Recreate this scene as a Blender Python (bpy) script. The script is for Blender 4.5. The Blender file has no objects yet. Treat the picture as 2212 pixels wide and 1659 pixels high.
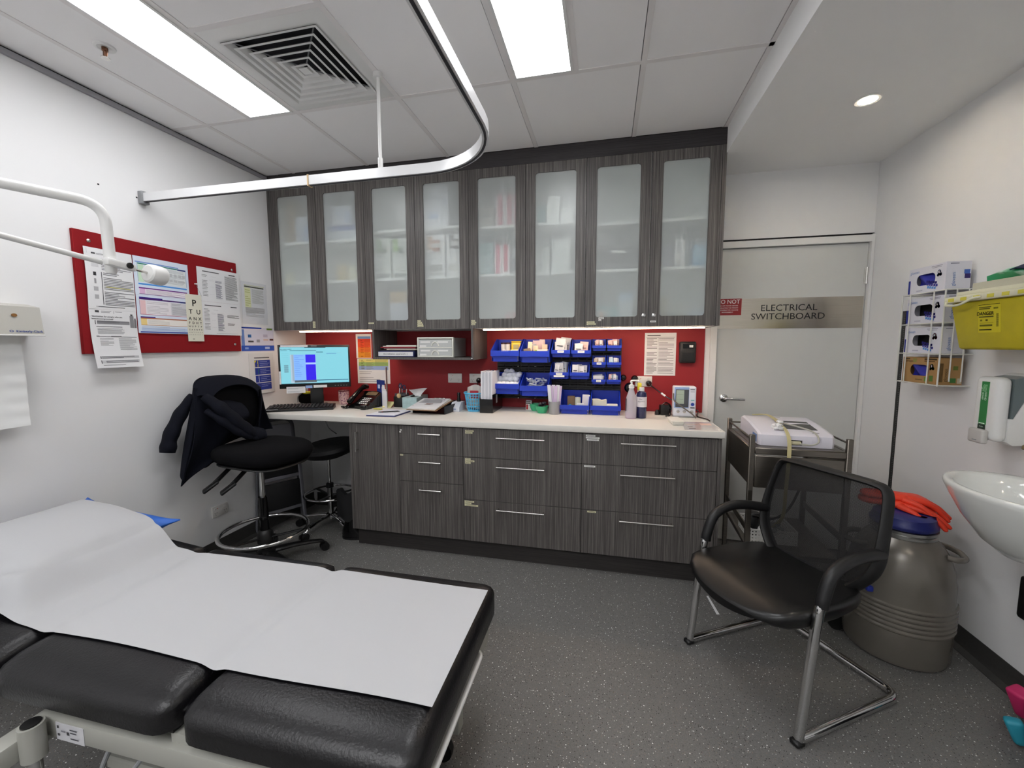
import bpy, bmesh, math, random
from mathutils import Vector as V, Matrix
rad = math.radians
SC = bpy.context.scene
COL = SC.collection

# ------------------------------------------------------------------ camera, world, exposure
def srgb(h):
    h = h.lstrip('#')
    return tuple((c / 12.92 if c <= .04045 else ((c + .055) / 1.055) ** 2.4) for c in (int(h[i:i + 2], 16) / 255 for i in (0, 2, 4)))

CX, CY, CZ = 2.5039, -3.0925, 1.3943
YAW, PITCH, ROLL, FPX = rad(12.7122), rad(-5.4438), rad(-.1258), 894.71
fw = V((-math.sin(YAW) * math.cos(PITCH), math.cos(YAW) * math.cos(PITCH), math.sin(PITCH)))
rt = V((math.cos(YAW), math.sin(YAW), 0)); up = rt.cross(fw)
rt2 = rt * math.cos(ROLL) + up * math.sin(ROLL); up2 = up * math.cos(ROLL) - rt * math.sin(ROLL)
cam = bpy.data.cameras.new('camera'); camo = bpy.data.objects.new('camera', cam); COL.objects.link(camo)
cam.sensor_width = 36; cam.sensor_fit = 'HORIZONTAL'; cam.lens = FPX / 2212 * 36; cam.clip_start = .02
camo.matrix_world = Matrix(((rt2.x, up2.x, -fw.x, CX), (rt2.y, up2.y, -fw.y, CY), (rt2.z, up2.z, -fw.z, CZ), (0, 0, 0, 1)))
SC.camera = camo
wd = bpy.data.worlds.new('world'); SC.world = wd; wd.use_nodes = True
wd.node_tree.nodes['Background'].inputs[0].default_value = (.6, .62, .65, 1)
wd.node_tree.nodes['Background'].inputs[1].default_value = .05
SC.view_settings.view_transform = 'Standard'; SC.view_settings.look = 'None'; SC.view_settings.gamma = 1
SC.view_settings.use_curve_mapping = False
SC.view_settings.exposure = 1.62
PANEL_W, STRIP_W, SPOT_W = 4.6, 11.5, 80.0      # radiance of ceiling panels, cabinet strips, downlight
SC.cycles.use_denoising = True
SC.cycles.max_bounces = 9; SC.cycles.diffuse_bounces = 5; SC.cycles.glossy_bounces = 4; SC.cycles.transmission_bounces = 5; SC.cycles.transparent_max_bounces = 12
SC.cycles.adaptive_threshold = .035
SC.cycles.sample_clamp_indirect = 6

# ------------------------------------------------------------------ materials
MATS = {}
def nt(name):
    m = bpy.data.materials.new(name); m.use_nodes = True
    return m, m.node_tree, m.node_tree.nodes['Principled BSDF']
def mat(name, hexc='#888888', rough=.5, metal=0, spec=.5, **k):
    if name in MATS: return MATS[name]
    m, t, b = nt(name)
    c = srgb(hexc)
    b.inputs['Base Color'].default_value = (*c, 1); b.inputs['Roughness'].default_value = rough
    b.inputs['Metallic'].default_value = metal; b.inputs['Specular IOR Level'].default_value = spec
    if k.get('emit'):
        b.inputs['Emission Color'].default_value = (*c, 1); b.inputs['Emission Strength'].default_value = k['emit']
        if k['emit'] < 2: m.cycles.emission_sampling = 'NONE'; b.inputs['Base Color'].default_value = (*[x * .06 for x in c], 1)
    if k.get('trans'):
        b.inputs['Transmission Weight'].default_value = k['trans']; b.inputs['IOR'].default_value = k.get('ior', 1.45)
    if k.get('alpha') is not None: b.inputs['Alpha'].default_value = k['alpha']
    if k.get('coat'): b.inputs['Coat Weight'].default_value = k['coat']; b.inputs['Coat Roughness'].default_value = .08
    if k.get('sss'):
        b.inputs['Subsurface Weight'].default_value = k['sss']; b.inputs['Subsurface Radius'].default_value = (.01, .01, .01)
    if k.get('vary') or k.get('bump'):
        tc = t.nodes.new('ShaderNodeTexCoord'); mp = t.nodes.new('ShaderNodeMapping')
        mp.inputs['Scale'].default_value = k.get('stretch', (1, 1, 1))
        t.links.new(tc.outputs['Object'], mp.inputs[0])
        nz = t.nodes.new('ShaderNodeTexNoise'); nz.inputs['Scale'].default_value = k.get('scale', 60)
        nz.inputs['Detail'].default_value = k.get('detail', 4)
        t.links.new(mp.outputs[0], nz.inputs['Vector'])
        if k.get('vary'):
            rp = t.nodes.new('ShaderNodeValToRGB'); v = k['vary']
            rp.color_ramp.elements[0].position = k.get('lo', .3); rp.color_ramp.elements[1].position = k.get('hi', .7)
            c2 = srgb(k['hex2']) if 'hex2' in k else tuple(min(1, x * (1 + v)) for x in c)
            c1 = c if 'hex2' in k else tuple(x * (1 - v) for x in c)
            rp.color_ramp.elements[0].color = (*c1, 1); rp.color_ramp.elements[1].color = (*c2, 1)
            t.links.new(nz.outputs[0], rp.inputs[0]); t.links.new(rp.outputs[0], b.inputs['Base Color'])
        if k.get('bump'):
            bp = t.nodes.new('ShaderNodeBump'); bp.inputs['Strength'].default_value = k['bump']; bp.inputs['Distance'].default_value = k.get('dist', .002)
            t.links.new(nz.outputs[0], bp.inputs['Height']); t.links.new(bp.outputs[0], b.inputs['Normal'])
    MATS[name] = m
    return m
def ink(h): return mat('print_' + h.lstrip('#'), h, .7, spec=.2)

def wood(name, stretch, c0, c1, c2):
    if name in MATS: return MATS[name]
    m, t, b = nt(name); b.inputs['Roughness'].default_value = .42; b.inputs['Specular IOR Level'].default_value = .4
    tc = t.nodes.new('ShaderNodeTexCoord'); mp = t.nodes.new('ShaderNodeMapping'); mp.inputs['Scale'].default_value = stretch
    t.links.new(tc.outputs['Object'], mp.inputs[0])
    n1 = t.nodes.new('ShaderNodeTexNoise'); n1.inputs['Scale'].default_value = 1; n1.inputs['Detail'].default_value = 6; n1.inputs['Roughness'].default_value = .72
    t.links.new(mp.outputs[0], n1.inputs['Vector'])
    rp = t.nodes.new('ShaderNodeValToRGB'); e = rp.color_ramp.elements
    e[0].position = .33; e[0].color = (*srgb(c0), 1); e[1].position = .72; e[1].color = (*srgb(c2), 1)
    k = e.new(.5); k.color = (*srgb(c1), 1)
    t.links.new(n1.outputs[0], rp.inputs[0]); t.links.new(rp.outputs[0], b.inputs['Base Color'])
    MATS[name] = m
    return m
WOODV = wood('laminate_vertical_grain', (230, 230, 2.2), '#3b3735', '#565250', '#87827d')
WOODH = wood('laminate_horizontal_grain', (2.2, 120, 260), '#2b292a', '#393638', '#4b4849')
WOODK = wood('kickboard_grain', (2.2, 120, 200), '#2a2827', '#343130', '#43403d')

def floor_mat():
    m, t, b = nt('speckled_vinyl'); L = t.links.new; N = t.nodes.new
    tc = N('ShaderNodeTexCoord')
    def specks(scale, thr, frac, seed):
        mp = N('ShaderNodeMapping'); mp.inputs['Location'].default_value = (seed, seed * 2, 0); L(tc.outputs['Object'], mp.inputs[0])
        vo = N('ShaderNodeTexVoronoi'); vo.inputs['Scale'].default_value = scale; L(mp.outputs[0], vo.inputs['Vector'])
        lt = N('ShaderNodeMath'); lt.operation = 'LESS_THAN'; lt.inputs[1].default_value = thr; L(vo.outputs['Distance'], lt.inputs[0])
        sp = N('ShaderNodeSeparateColor'); L(vo.outputs['Color'], sp.inputs[0])
        g = N('ShaderNodeMath'); g.operation = 'GREATER_THAN'; g.inputs[1].default_value = 1 - frac; L(sp.outputs[0], g.inputs[0])
        mu = N('ShaderNodeMath'); mu.operation = 'MULTIPLY'; L(lt.outputs[0], mu.inputs[0]); L(g.outputs[0], mu.inputs[1])
        return mu.outputs[0]
    nz = N('ShaderNodeTexNoise'); nz.inputs['Scale'].default_value = 260; nz.inputs['Detail'].default_value = 3; L(tc.outputs['Object'], nz.inputs['Vector'])
    rp = N('ShaderNodeValToRGB'); rp.color_ramp.elements[0].position = .3; rp.color_ramp.elements[1].position = .7
    rp.color_ramp.elements[0].color = (*srgb('#646361'), 1); rp.color_ramp.elements[1].color = (*srgb('#777673'), 1)
    L(nz.outputs[0], rp.inputs[0]); cur = rp.outputs[0]
    for sc, th, fr, sd, hx in ((120, .22, .45, 0, '#33322f'), (95, .16, .55, 3.3, '#c9c9c4'), (60, .13, .35, 7.7, '#eceeea'), (150, .2, .3, 1.9, '#8d7d6c')):
        mx = N('ShaderNodeMix'); mx.data_type = 'RGBA'; L(specks(sc, th, fr, sd), mx.inputs[0]); L(cur, mx.inputs[6])
        mx.inputs[7].default_value = (*srgb(hx), 1); cur = mx.outputs[2]
    L(cur, b.inputs['Base Color']); b.inputs['Roughness'].default_value = .5; b.inputs['Specular IOR Level'].default_value = .35
    return m
FLOORM = floor_mat()

def frosted():
    m, t, b = nt('frosted_glass'); t.nodes.remove(b); N = t.nodes.new; L = t.links.new
    out = t.nodes['Material Output']
    rf = N('ShaderNodeBsdfRefraction'); rf.inputs['Roughness'].default_value = .22; rf.inputs['IOR'].default_value = 1.06
    rf.inputs['Color'].default_value = (.98, 1, .99, 1)
    tr = N('ShaderNodeBsdfTransparent'); tr.inputs['Color'].default_value = (.98, 1, .99, 1)
    tl = N('ShaderNodeBsdfTranslucent'); tl.inputs['Color'].default_value = (.85, .87, .87, 1)
    df = N('ShaderNodeBsdfDiffuse'); df.inputs['Color'].default_value = (.92, .95, .95, 1)
    gl = N('ShaderNodeBsdfGlossy'); gl.inputs['Roughness'].default_value = .3
    def mix(f, a, c):
        x = N('ShaderNodeMixShader'); x.inputs[0].default_value = f; L(a, x.inputs[1]); L(c, x.inputs[2]); return x.outputs[0]
    s = mix(.5, rf.outputs[0], tr.outputs[0]); s = mix(.08, s, tl.outputs[0]); s = mix(.2, s, df.outputs[0]); s = mix(.03, s, gl.outputs[0])
    L(s, out.inputs['Surface'])
    MATS['frosted_glass'] = m
    return m
FROST = frosted()
WALL = mat('wall_paint', '#e6e6e6', .75, spec=.2, bump=.02, scale=300)
TILE = mat('ceiling_tile', '#f6f5f5', .85, spec=.15, bump=.05, scale=500)
TBAR = mat('ceiling_bar', '#e9e6e5', .5)
WHITE = mat('white_plastic', '#e6e6e4', .35)
WHITEM = mat('white_powdercoat', '#e4e4e2', .32)
MELA = mat('white_melamine', '#eceeee', .5)
BLACK = mat('black_plastic', '#0d0d0e', .42)
BLACKG = mat('black_gloss', '#08080a', .15)
GAP = mat('dark_gap', '#0d0d0e', .9)
STEEL = mat('brushed_steel', '#a7a49d', .3, 1, vary=.14, scale=6, stretch=(1, 1, 90))
STEELD = mat('cart_steel', '#7d776f', .34, 1, vary=.12, scale=8, stretch=(1, 1, 60))
CHROME = mat('chrome', '#d8d8d8', .07, 1)
NICKEL = mat('satin_nickel', '#cfcdc8', .25, 1)
PAPER = mat('paper_white', '#e3e3e4', .8, spec=.15)
RED = mat('red_panel', '#96282d', .55, spec=.3)
REDF = mat('red_felt', '#8a2024', .95, spec=.1, bump=.25, scale=900)
BLUEB = mat('blue_bin_plastic', '#1838b4', .38, spec=.45)
GREYP = mat('grey_plastic', '#8a8c8e', .45)
FABRIC = mat('black_fabric', '#0e0e10', .95, spec=.1, bump=.3, scale=900)
LEATHER = mat('black_leather', '#0c0b0e', .34, spec=.5, bump=.35, scale=150, detail=8, dist=.003)
LEATHERS = mat('smooth_black_vinyl', '#0a0a0b', .33, spec=.5)
WORKTOP = mat('worktop_laminate', '#d5d2cb', .3, spec=.45, vary=.03, scale=500)

# ------------------------------------------------------------------ mesh builder
WM = {}
TXT = {}
def text_geo(s, bold=0):
    key = (s, bold)
    if key in TXT: return TXT[key]
    cu = bpy.data.curves.new('t', 'FONT'); cu.body = s; cu.size = 1; cu.align_x = 'CENTER'; cu.align_y = 'CENTER'; cu.resolution_u = 3
    cu.offset = bold
    ob = bpy.data.objects.new('t', cu)
    me = bpy.data.meshes.new_from_object(ob)
    r = ([tuple(v.co) for v in me.vertices], [tuple(p.vertices) for p in me.polygons])
    bpy.data.objects.remove(ob); bpy.data.curves.remove(cu); bpy.data.meshes.remove(me)
    TXT[key] = r
    return r

def frame(o, r, u):
    r = V(r).normalized(); u = V(u).normalized(); n = r.cross(u)
    return Matrix(((r.x, u.x, n.x, o[0]), (r.y, u.y, n.y, o[1]), (r.z, u.z, n.z, o[2]), (0, 0, 0, 1)))
def trs(loc=(0, 0, 0), rz=0, rx=0, ry=0):
    return Matrix.Translation(loc) @ Matrix.Rotation(rz, 4, 'Z') @ Matrix.Rotation(ry, 4, 'Y') @ Matrix.Rotation(rx, 4, 'X')

class MB:
    def __init__(s, M=None): s.v = []; s.f = []; s.mi = []; s.M = M or Matrix.Identity(4)
    def add(s, vs, fs, m=0):
        b = len(s.v); s.v += [tuple(s.M @ V(p)) for p in vs]
        s.f += [tuple(i + b for i in f) for f in fs]; s.mi += [m] * len(fs); return s
    def box(s, x0, x1, y0, y1, z0, z1, m=0):
        return s.add([(x0, y0, z0), (x1, y0, z0), (x1, y1, z0), (x0, y1, z0), (x0, y0, z1), (x1, y0, z1), (x1, y1, z1), (x0, y1, z1)],
                     [(0, 3, 2, 1), (4, 5, 6, 7), (0, 1, 5, 4), (1, 2, 6, 5), (2, 3, 7, 6), (3, 0, 4, 7)], m)
    def rbox(s, x0, x1, y0, y1, z0, z1, r=.005, seg=2, m=0, taper=None, only=None):
        bm = bmesh.new(); bmesh.ops.create_cube(bm, size=1)
        for v in bm.verts:
            v.co = V(((x0 + x1) / 2 + v.co.x * (x1 - x0), (y0 + y1) / 2 + v.co.y * (y1 - y0), (z0 + z1) / 2 + v.co.z * (z1 - z0)))
        if taper:
            for v in bm.verts:
                if v.co.z < (z0 + z1) / 2:
                    v.co.x = (x0 + x1) / 2 + (v.co.x - (x0 + x1) / 2) * taper; v.co.y = (y0 + y1) / 2 + (v.co.y - (y0 + y1) / 2) * taper
        ed = bm.edges[:]
        if only is not None:
            ed = [e for e in ed if abs((e.verts[0].co - e.verts[1].co).normalized()['xyz'.index(only)]) > .9]
        bmesh.ops.bevel(bm, geom=ed, offset=r, segments=seg, profile=.5, affect='EDGES')
        bm.verts.index_update()
        s.add([tuple(v.co) for v in bm.verts], [tuple(v.index for v in f.verts) for f in bm.faces], m); bm.free(); return s
    def prism(s, poly, a, b, axis='y', m=0, poly2=None):
        n = len(poly); q = poly2 or poly
        def P(p, t): return {'y': (p[0], t, p[1]), 'x': (t, p[0], p[1]), 'z': (p[0], p[1], t)}[axis]
        return s.add([P(p, a) for p in poly] + [P(p, b) for p in q],
                     [tuple(range(n - 1, -1, -1)), tuple(range(n, 2 * n))] + [(i, (i + 1) % n, (i + 1) % n + n, i + n) for i in range(n)], m)
    def lathe(s, prof, n=24, c=(0, 0, 0), m=0, sx=1, sy=1, caps=True, arc=2 * math.pi):
        vs = []; fs = []; k = len(prof)
        for r, z in prof:
            for i in range(n):
                a = arc * i / n; vs.append((c[0] + r * math.cos(a) * sx, c[1] + r * math.sin(a) * sy, c[2] + z))
        for j in range(k - 1):
            for i in range(n): fs.append((j * n + i, j * n + (i + 1) % n, (j + 1) * n + (i + 1) % n, (j + 1) * n + i))
        if caps:
            if prof[0][0] > 1e-5: fs.append(tuple(range(n - 1, -1, -1)))
            if prof[-1][0] > 1e-5: fs.append(tuple((k - 1) * n + i for i in range(n)))
        return s.add(vs, fs, m)
    def tube(s, pts, r, n=10, closed=False, m=0, flat=1.0):
        P = [V(p) for p in pts]; k = len(P); vs = []; fs = []; nrm = None
        rr = r if isinstance(r, (list, tuple)) else [r] * k
        for i in range(k):
            if closed: t = (P[(i + 1) % k] - P[i - 1])
            else: t = P[min(i + 1, k - 1)] - P[max(i - 1, 0)]
            t.normalize()
            if nrm is None:
                nrm = t.cross(V((0, 0, 1)))
                if nrm.length < 1e-3: nrm = t.cross(V((0, 1, 0)))
            else: nrm = nrm - t * nrm.dot(t)
            nrm.normalize(); bn = t.cross(nrm)
            for j in range(n):
                a = 2 * math.pi * j / n; vs.append(tuple(P[i] + (nrm * math.cos(a) + bn * math.sin(a) * flat) * rr[i]))
        for i in range(k if closed else k - 1):
            for j in range(n):
                i2 = (i + 1) % k; fs.append((i * n + j, i * n + (j + 1) % n, i2 * n + (j + 1) % n, i2 * n + j))
        if not closed: fs += [tuple(range(n - 1, -1, -1)), tuple((k - 1) * n + j for j in range(n))]
        return s.add(vs, fs, m)
    def cyl(s, a, b, r, n=14, m=0): return s.tube([a, b], r, n, m=m)
    def slab(s, fn, nu, nv, th=.0006, m=0):
        P = [[V(fn(i / nu, j / nv)) for i in range(nu + 1)] for j in range(nv + 1)]; vs = []; W = nu + 1
        def nor(i, j):
            a = P[j][min(i + 1, nu)] - P[j][max(i - 1, 0)]; b = P[min(j + 1, nv)][i] - P[max(j - 1, 0)][i]
            c = a.cross(b); return c.normalized() if c.length > 0 else V((0, 0, 1))
        top = [P[j][i] for j in range(nv + 1) for i in range(W)]
        bot = [P[j][i] - nor(i, j) * th for j in range(nv + 1) for i in range(W)]
        N = len(top); fs = []
        for j in range(nv):
            for i in range(nu):
                a = j * W + i; fs.append((a, a + 1, a + 1 + W, a + W)); fs.append((a + N, a + W + N, a + 1 + W + N, a + 1 + N))
        for i in range(nu):
            fs.append((i, i + N, i + 1 + N, i + 1)); a = nv * W + i; fs.append((a, a + 1, a + 1 + N, a + N))
        for j in range(nv):
            a = j * W; fs.append((a, a + W, a + W + N, a + N)); a = j * W + nu; fs.append((a, a + N, a + W + N, a + W))
        return s.add(top + bot, fs, m)
    def text(s, t, size, M, m=0, sx=1.0, bold=0):
        vs, fs = text_geo(t, bold); k = s.M; s.M = k @ M
        s.add([(x * size * sx, y * size, .0004) for x, y, _ in vs], fs, m); s.M = k; return s
    def quad(s, x0, y0, x1, y1, z=.0004, m=0): return s.add([(x0, y0, z), (x1, y0, z), (x1, y1, z), (x0, y1, z)], [(0, 1, 2, 3)], m)
    def ringframe(s, x0, x1, z0, z1, ix0, ix1, iz0, iz1, r, y0, y1, k=5, m=0):
        inn = []; out = []
        for (cx, cz, a0, ox, oz) in ((ix1 - r, iz1 - r, 0, x1, z1), (ix0 + r, iz1 - r, 90, x0, z1), (ix0 + r, iz0 + r, 180, x0, z0), (ix1 - r, iz0 + r, 270, x1, z0)):
            for i in range(k + 1):
                a = rad(a0 + 90 * i / k); inn.append((cx + r * math.cos(a), cz + r * math.sin(a))); out.append((ox, oz))
        n = len(inn); vs = [(p[0], y0, p[1]) for p in inn] + [(p[0], y1, p[1]) for p in inn]
        oc = [(x1, z1), (x0, z1), (x0, z0), (x1, z0)]
        b = len(vs); vs += [(p[0], y0, p[1]) for p in oc] + [(p[0], y1, p[1]) for p in oc]; fs = []
        for i in range(n):
            j = (i + 1) % n; c = i // (k + 1); c2 = j // (k + 1)
            for off, ob, fl in ((0, b, 0), (n, b + 4, 1)):
                f = (i + off, j + off, ob + c) if c == c2 else (i + off, j + off, ob + c2, ob + c)
                fs.append(f if fl else f[::-1])
            fs.append((i, j, j + n, i + n))
        for c in range(4): d = (c + 1) % 4; fs.append((b + c, b + c + 4, b + d + 4, b + d))
        return s.add(vs, fs, m)
    def build(s, name, mats, parent=None, ang=38, flat=False):
        mats = mats if isinstance(mats, (list, tuple)) else [mats]
        vs = s.v; base = None
        if parent is not None:
            Mi = WM[parent.name].inverted(); vs = [tuple(Mi @ V(p)) for p in vs]
        else:
            xs, ys, zs = zip(*vs); base = V(((min(xs) + max(xs)) / 2, (min(ys) + max(ys)) / 2, min(zs)))
            vs = [tuple(V(p) - base) for p in vs]
        me = bpy.data.meshes.new(name); me.from_pydata(vs, [], s.f)
        for m in mats: me.materials.append(m)
        if len(mats) > 1: me.polygons.foreach_set('material_index', s.mi)
        if not flat:
            me.polygons.foreach_set('use_smooth', [True] * len(me.polygons)); me.set_sharp_from_angle(angle=rad(ang))
        me.update()
        o = bpy.data.objects.new(name, me); COL.objects.link(o)
        if parent is not None: o.parent = parent; WM[o.name] = WM[parent.name]
        else: o.location = base; WM[o.name] = Matrix.Translation(base)
        return o

def tag(o, label, cat, group=None):
    o['label'] = label; o['category'] = cat
    if group: o['group'] = group
    return o
def thing(name, label, cat, loc=(0, 0, 0), rz=0, group=None):
    o = bpy.data.objects.new(name, None); o.empty_display_size = .05; COL.objects.link(o)
    o.location = loc; o.rotation_euler = (0, 0, rz); WM[o.name] = trs(loc, rz)
    return tag(o, label, cat, group)
def struct(o): o['kind'] = 'structure'; return o
def arc3(c, r, a0, a1, n, plane='xz'):
    out = []
    for i in range(n + 1):
        a = rad(a0 + (a1 - a0) * i / n); p, q = r * math.cos(a), r * math.sin(a)
        out.append({'xz': (c[0] + p, c[1], c[2] + q), 'xy': (c[0] + p, c[1] + q, c[2]), 'yz': (c[0], c[1] + p, c[2] + q)}[plane])
    return out
def smooth_path(pts, r, n=6):
    P = [V(p) for p in pts]; out = [P[0]]
    for i in range(1, len(P) - 1):
        a = (P[i - 1] - P[i]); b = (P[i + 1] - P[i]); d = min(r, a.length * .49, b.length * .49)
        p0 = P[i] + a.normalized() * d; p1 = P[i] + b.normalized() * d
        for k in range(n + 1):
            t = k / n; out.append(p0 * (1 - t) ** 2 + P[i] * 2 * t * (1 - t) + p1 * t * t)
    return out + [P[-1]]
def spline(pts, n=8):
    P = [V(p) for p in pts]; P = [P[0] * 2 - P[1]] + P + [P[-1] * 2 - P[-2]]; out = []
    for i in range(1, len(P) - 2):
        for k in range(n):
            t = k / n; a, b, c, d = P[i - 1], P[i], P[i + 1], P[i + 2]
            out.append(.5 * ((2 * b) + (c - a) * t + (2 * a - 5 * b + 4 * c - d) * t * t + (3 * b - a - 3 * c + d) * t ** 3))
    return out + [P[-2]]
def lines(x0, y0, x1, y1, n, col='#4a4a4c', seed=0, fill=.42, ragged=.5):
    rn = random.Random(seed); out = []; st = (y1 - y0) / n
    for i in range(n):
        if rn.random() < .08: continue
        e = x1 if rn.random() < .55 else x0 + (x1 - x0) * (1 - ragged * rn.random())
        out.append((x0, y0 + st * (i + (1 - fill) / 2), e, y0 + st * (i + (1 + fill) / 2), col))
    return out
def printed(parent, fn, items, name='print', nu=1, eps=.0005):
    """items: x0,y0,x1,y1 in page fractions from the top-left corner, colour; fn(s,t) -> point, t downward"""
    mb = MB(); cols = []
    for k, (x0, y0, x1, y1, c) in enumerate(items):
        if c not in cols: cols.append(c)
        nv = max(1, int(abs(y1 - y0) * 14)) if nu > 1 else 1; nx = max(1, int(abs(x1 - x0) * 12)) if nu > 1 else 1
        P = []
        for j in range(nv + 1):
            for i in range(nx + 1): P.append((x0 + (x1 - x0) * i / nx, y0 + (y1 - y0) * j / nv))
        e = eps + k * 8e-6
        vs = []
        for s_, t_ in P:
            p = V(fn(s_, t_)); a = V(fn(s_ + .01, t_)) - V(fn(s_ - .01, t_)); b = V(fn(s_, t_ - .01)) - V(fn(s_, t_ + .01))
            vs.append(tuple(p + a.cross(b).normalized() * e))
        W = nx + 1; mb.add(vs, [((j + 1) * W + i, (j + 1) * W + i + 1, j * W + i + 1, j * W + i) for j in range(nv) for i in range(nx)], cols.index(c))
    o = mb.build(name, [ink(c) for c in cols], parent, flat=True); o['kind'] = 'stuff'; return o
def flatpage(o, r, u, w, h):
    """o: top-left corner; r: rightward unit, u: upward unit"""
    o = V(o); r = V(r); u = V(u)
    return lambda s, t: tuple(o + r * (s * w) - u * (t * h))
def sheet(fn, mats, name, label, cat, group=None, nu=1, nv=1, th=.0006):
    mb = MB(); mb.slab(lambda s, t: fn(s, 1 - t), nu, nv, th); return tag(mb.build(name, mats, ang=60), label, cat, group)
YZ = ((0, 1, 0), (0, 0, 1)); XZ = ((1, 0, 0), (0, 0, 1)); RYZ = ((0, -1, 0), (0, 0, 1))

# ------------------------------------------------------------------ room shell
H, ZL, XR, XB, YF = 2.647, 2.505, 4.1254, 3.1703, -5.0
YC, ZCB, XC = -.3505, 1.5055, 3.173
ZW, YW, XW = .9157, -.664, 3.1506
struct(MB().box(-.1, XR + .1, YF - .1, .1, -.06, 0).build('floor', FLOORM))
struct(MB().box(-.1, 0, YF - .1, .1, 0, H + .1).build('wall_left', WALL))
struct(MB().box(XR, XR + .1, YF - .1, .1, 0, H + .1).build('wall_right', WALL))
struct(MB().box(0, XR, YF - .1, YF, 0, H + .1).build('wall_front', WALL))
wb = MB(); wb.box(0, 3.2014, 0, .1, 0, H + .1); wb.box(3.2014, XR, 0, .1, 2.075, H + .1); wb.box(3.2014, XR, .06, .1, 0, 2.075)
struct(wb.build('wall_back', WALL))
struct(MB().box(.0015, 3.169, -.006, -.0005, .9165, ZCB - .004).build('splashback', RED))
# skirting: coved dark vinyl
def skirting(name, pts):
    mb = MB(); prof = [(0, .1), (.003, .1), (.004, .045), (.012, .018), (.035, .003), (.035, 0.0005), (0, .0005)]
    (x0, y0), (x1, y1), (nx, ny) = pts
    n = len(prof); vs = [(x0 + nx * a, y0 + ny * a, b) for a, b in prof] + [(x1 + nx * a, y1 + ny * a, b) for a, b in prof]
    mb.add(vs, [tuple(range(n)), tuple(range(2 * n - 1, n - 1, -1))] + [(i, (i + 1) % n, (i + 1) % n + n, i + n) for i in range(n)])
    return struct(mb.build(name, mat('skirting_vinyl', '#3a3937', .5, vary=.12, scale=120)))
skirting('baseboard_left', ((.0003, YF), (.0003, -.0005), (1, 0)))
skirting('baseboard_right', ((XR - .0003, -.0005), (XR - .0003, YF), (-1, 0)))
skirting('baseboard_back', ((.04, -.0003), (.8, -.0003), (0, -1)))

# suspended ceiling: bars + tiles
gx, gy, bw = .2473, -1.0335, .012
xs = [gx + .6 * i for i in range(5)]; ys = [gy, gy - 1.2, gy - 2.4, gy - 3.6]
cb = MB()
for x in xs: cb.box(x - bw, x + bw, YF, YC, H, H + .03)
for y in ys:
    e = [0] + [q for x in xs for q in (x - bw, x + bw)] + [XB]
    for a, b in zip(e[::2], e[1::2]): cb.box(a, b, y - bw, y + bw, H, H + .03)
cb.box(gx + .6 + bw, gx + 1.2 - bw, gy - .6 - bw, gy - .6 + bw, H, H + .03)
for x in (gx + .3, gx + 2.1): cb.box(x - bw, x + bw, gy - 1.2 + bw, gy - bw, H, H + .03)
for x in (gx + .3, gx + .9, gx + 1.5, gx + 2.1): cb.box(x - bw, x + bw, gy - 3.6 + bw, gy - 2.4 - bw, H, H + .03)
cb.box(XB - .02, XB, YF, YC, H, H + .03)
ceil = struct(cb.build('ceiling', TBAR))
struct(MB().box(0, XB, YF, 0, H + .06, H + .1).build('ceiling_slab', GAP))  # near-black colour stands in for the shade in the tile gaps
def tile(x0, x1, y0, y1): MB().box(x0 + bw * 1.0, x1 - bw * 1.25, y0 + bw * 1.25, y1 - bw, H + .003, H + .02).build('ceiling_tile', TILE, ceil)
cx_ = [0 - bw] + xs + [XB - .008]; rows = [YC + bw] + ys + [YF - bw]
for j in range(5):
    y1, y0 = rows[j], rows[j + 1]
    for i in range(6):
        x0, x1 = cx_[i], cx_[i + 1]
        if j == 3 and i in (1, 2, 3): tile(x0, x0 + .3, y0, y1); continue
        if j == 3 and i == 4: tile(x0, x0 + .3, y0, y1); continue
        if j == 1 and i == 1: tile(x0, x0 + .3, y0, y1); continue
        if j == 1 and i == 4: tile(x0 + .3, x1, y0, y1); continue
        if j == 1 and i == 2: tile(x0, x1, y0, gy - .6); continue
        tile(x0, x1, y0, y1)
tl = MB(); tl.box(.0005, .014, YF, YC - .001, H - .03, H - .006); struct(tl.build('trim_1', mat('shadow_trim', '#9b9a9e', .6)))
struct(MB().box(.0005, .006, YF, YC - .001, H - .006, H + .002).build('shadow_gap_strip', GAP))  # solid black strip, painted for the shade in the gap above the grey trim
bk = MB(); bk.box(XB, XR, YF, 0, ZL, H + .1); struct(bk.build('ceiling_bulkhead', mat('ceiling_paint', '#f0f0ef', .8, spec=.2)))

# ceiling lights (LED panels)
EMW = mat('panel_light', '#fdfdff', .4, emit=PANEL_W)
def panel(x0, y0, label):
    t = thing('ceiling_light', label, 'light', (x0 + .15, y0 + .6, H - .004), group='ceiling light panels')
    MB().ringframe(0, 1, 0, 1, .1, .9, .1, .9, .01, 0, 1)
    f = MB(); a, b, c, d = x0 + bw, x0 + .3 - bw, y0 + bw, y0 + 1.2 - bw
    for q in ((a, a + .012, c, d), (b - .012, b, c, d), (a + .012, b - .012, c, c + .012), (a + .012, b - .012, d - .012, d)): f.box(*q, H - .004, H + .02)
    f.build('frame', WHITEM, t)
    MB().box(a + .012, b - .012, c + .012, d - .012, H - .001, H + .012).build('diffuser', EMW, t)
panel(gx + .3, gy - 1.2, 'long glowing ceiling panel between the air vent and the bare wall')
panel(gx + 1.8, gy - 1.2, 'glowing ceiling panel on the bulkhead side of the curtain track')
for i, lab in ((0, 'beside the couch wall'), (1, 'second from the couch wall'), (2, 'in the middle of the row'), (3, 'nearest the lowered ceiling')):  # unseen fill panels, added to brighten and even out the room
    panel(gx + .3 + .6 * i, gy - 3.6, 'added fill light panel in the ceiling, unseen behind the viewpoint, ' + lab)
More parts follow.
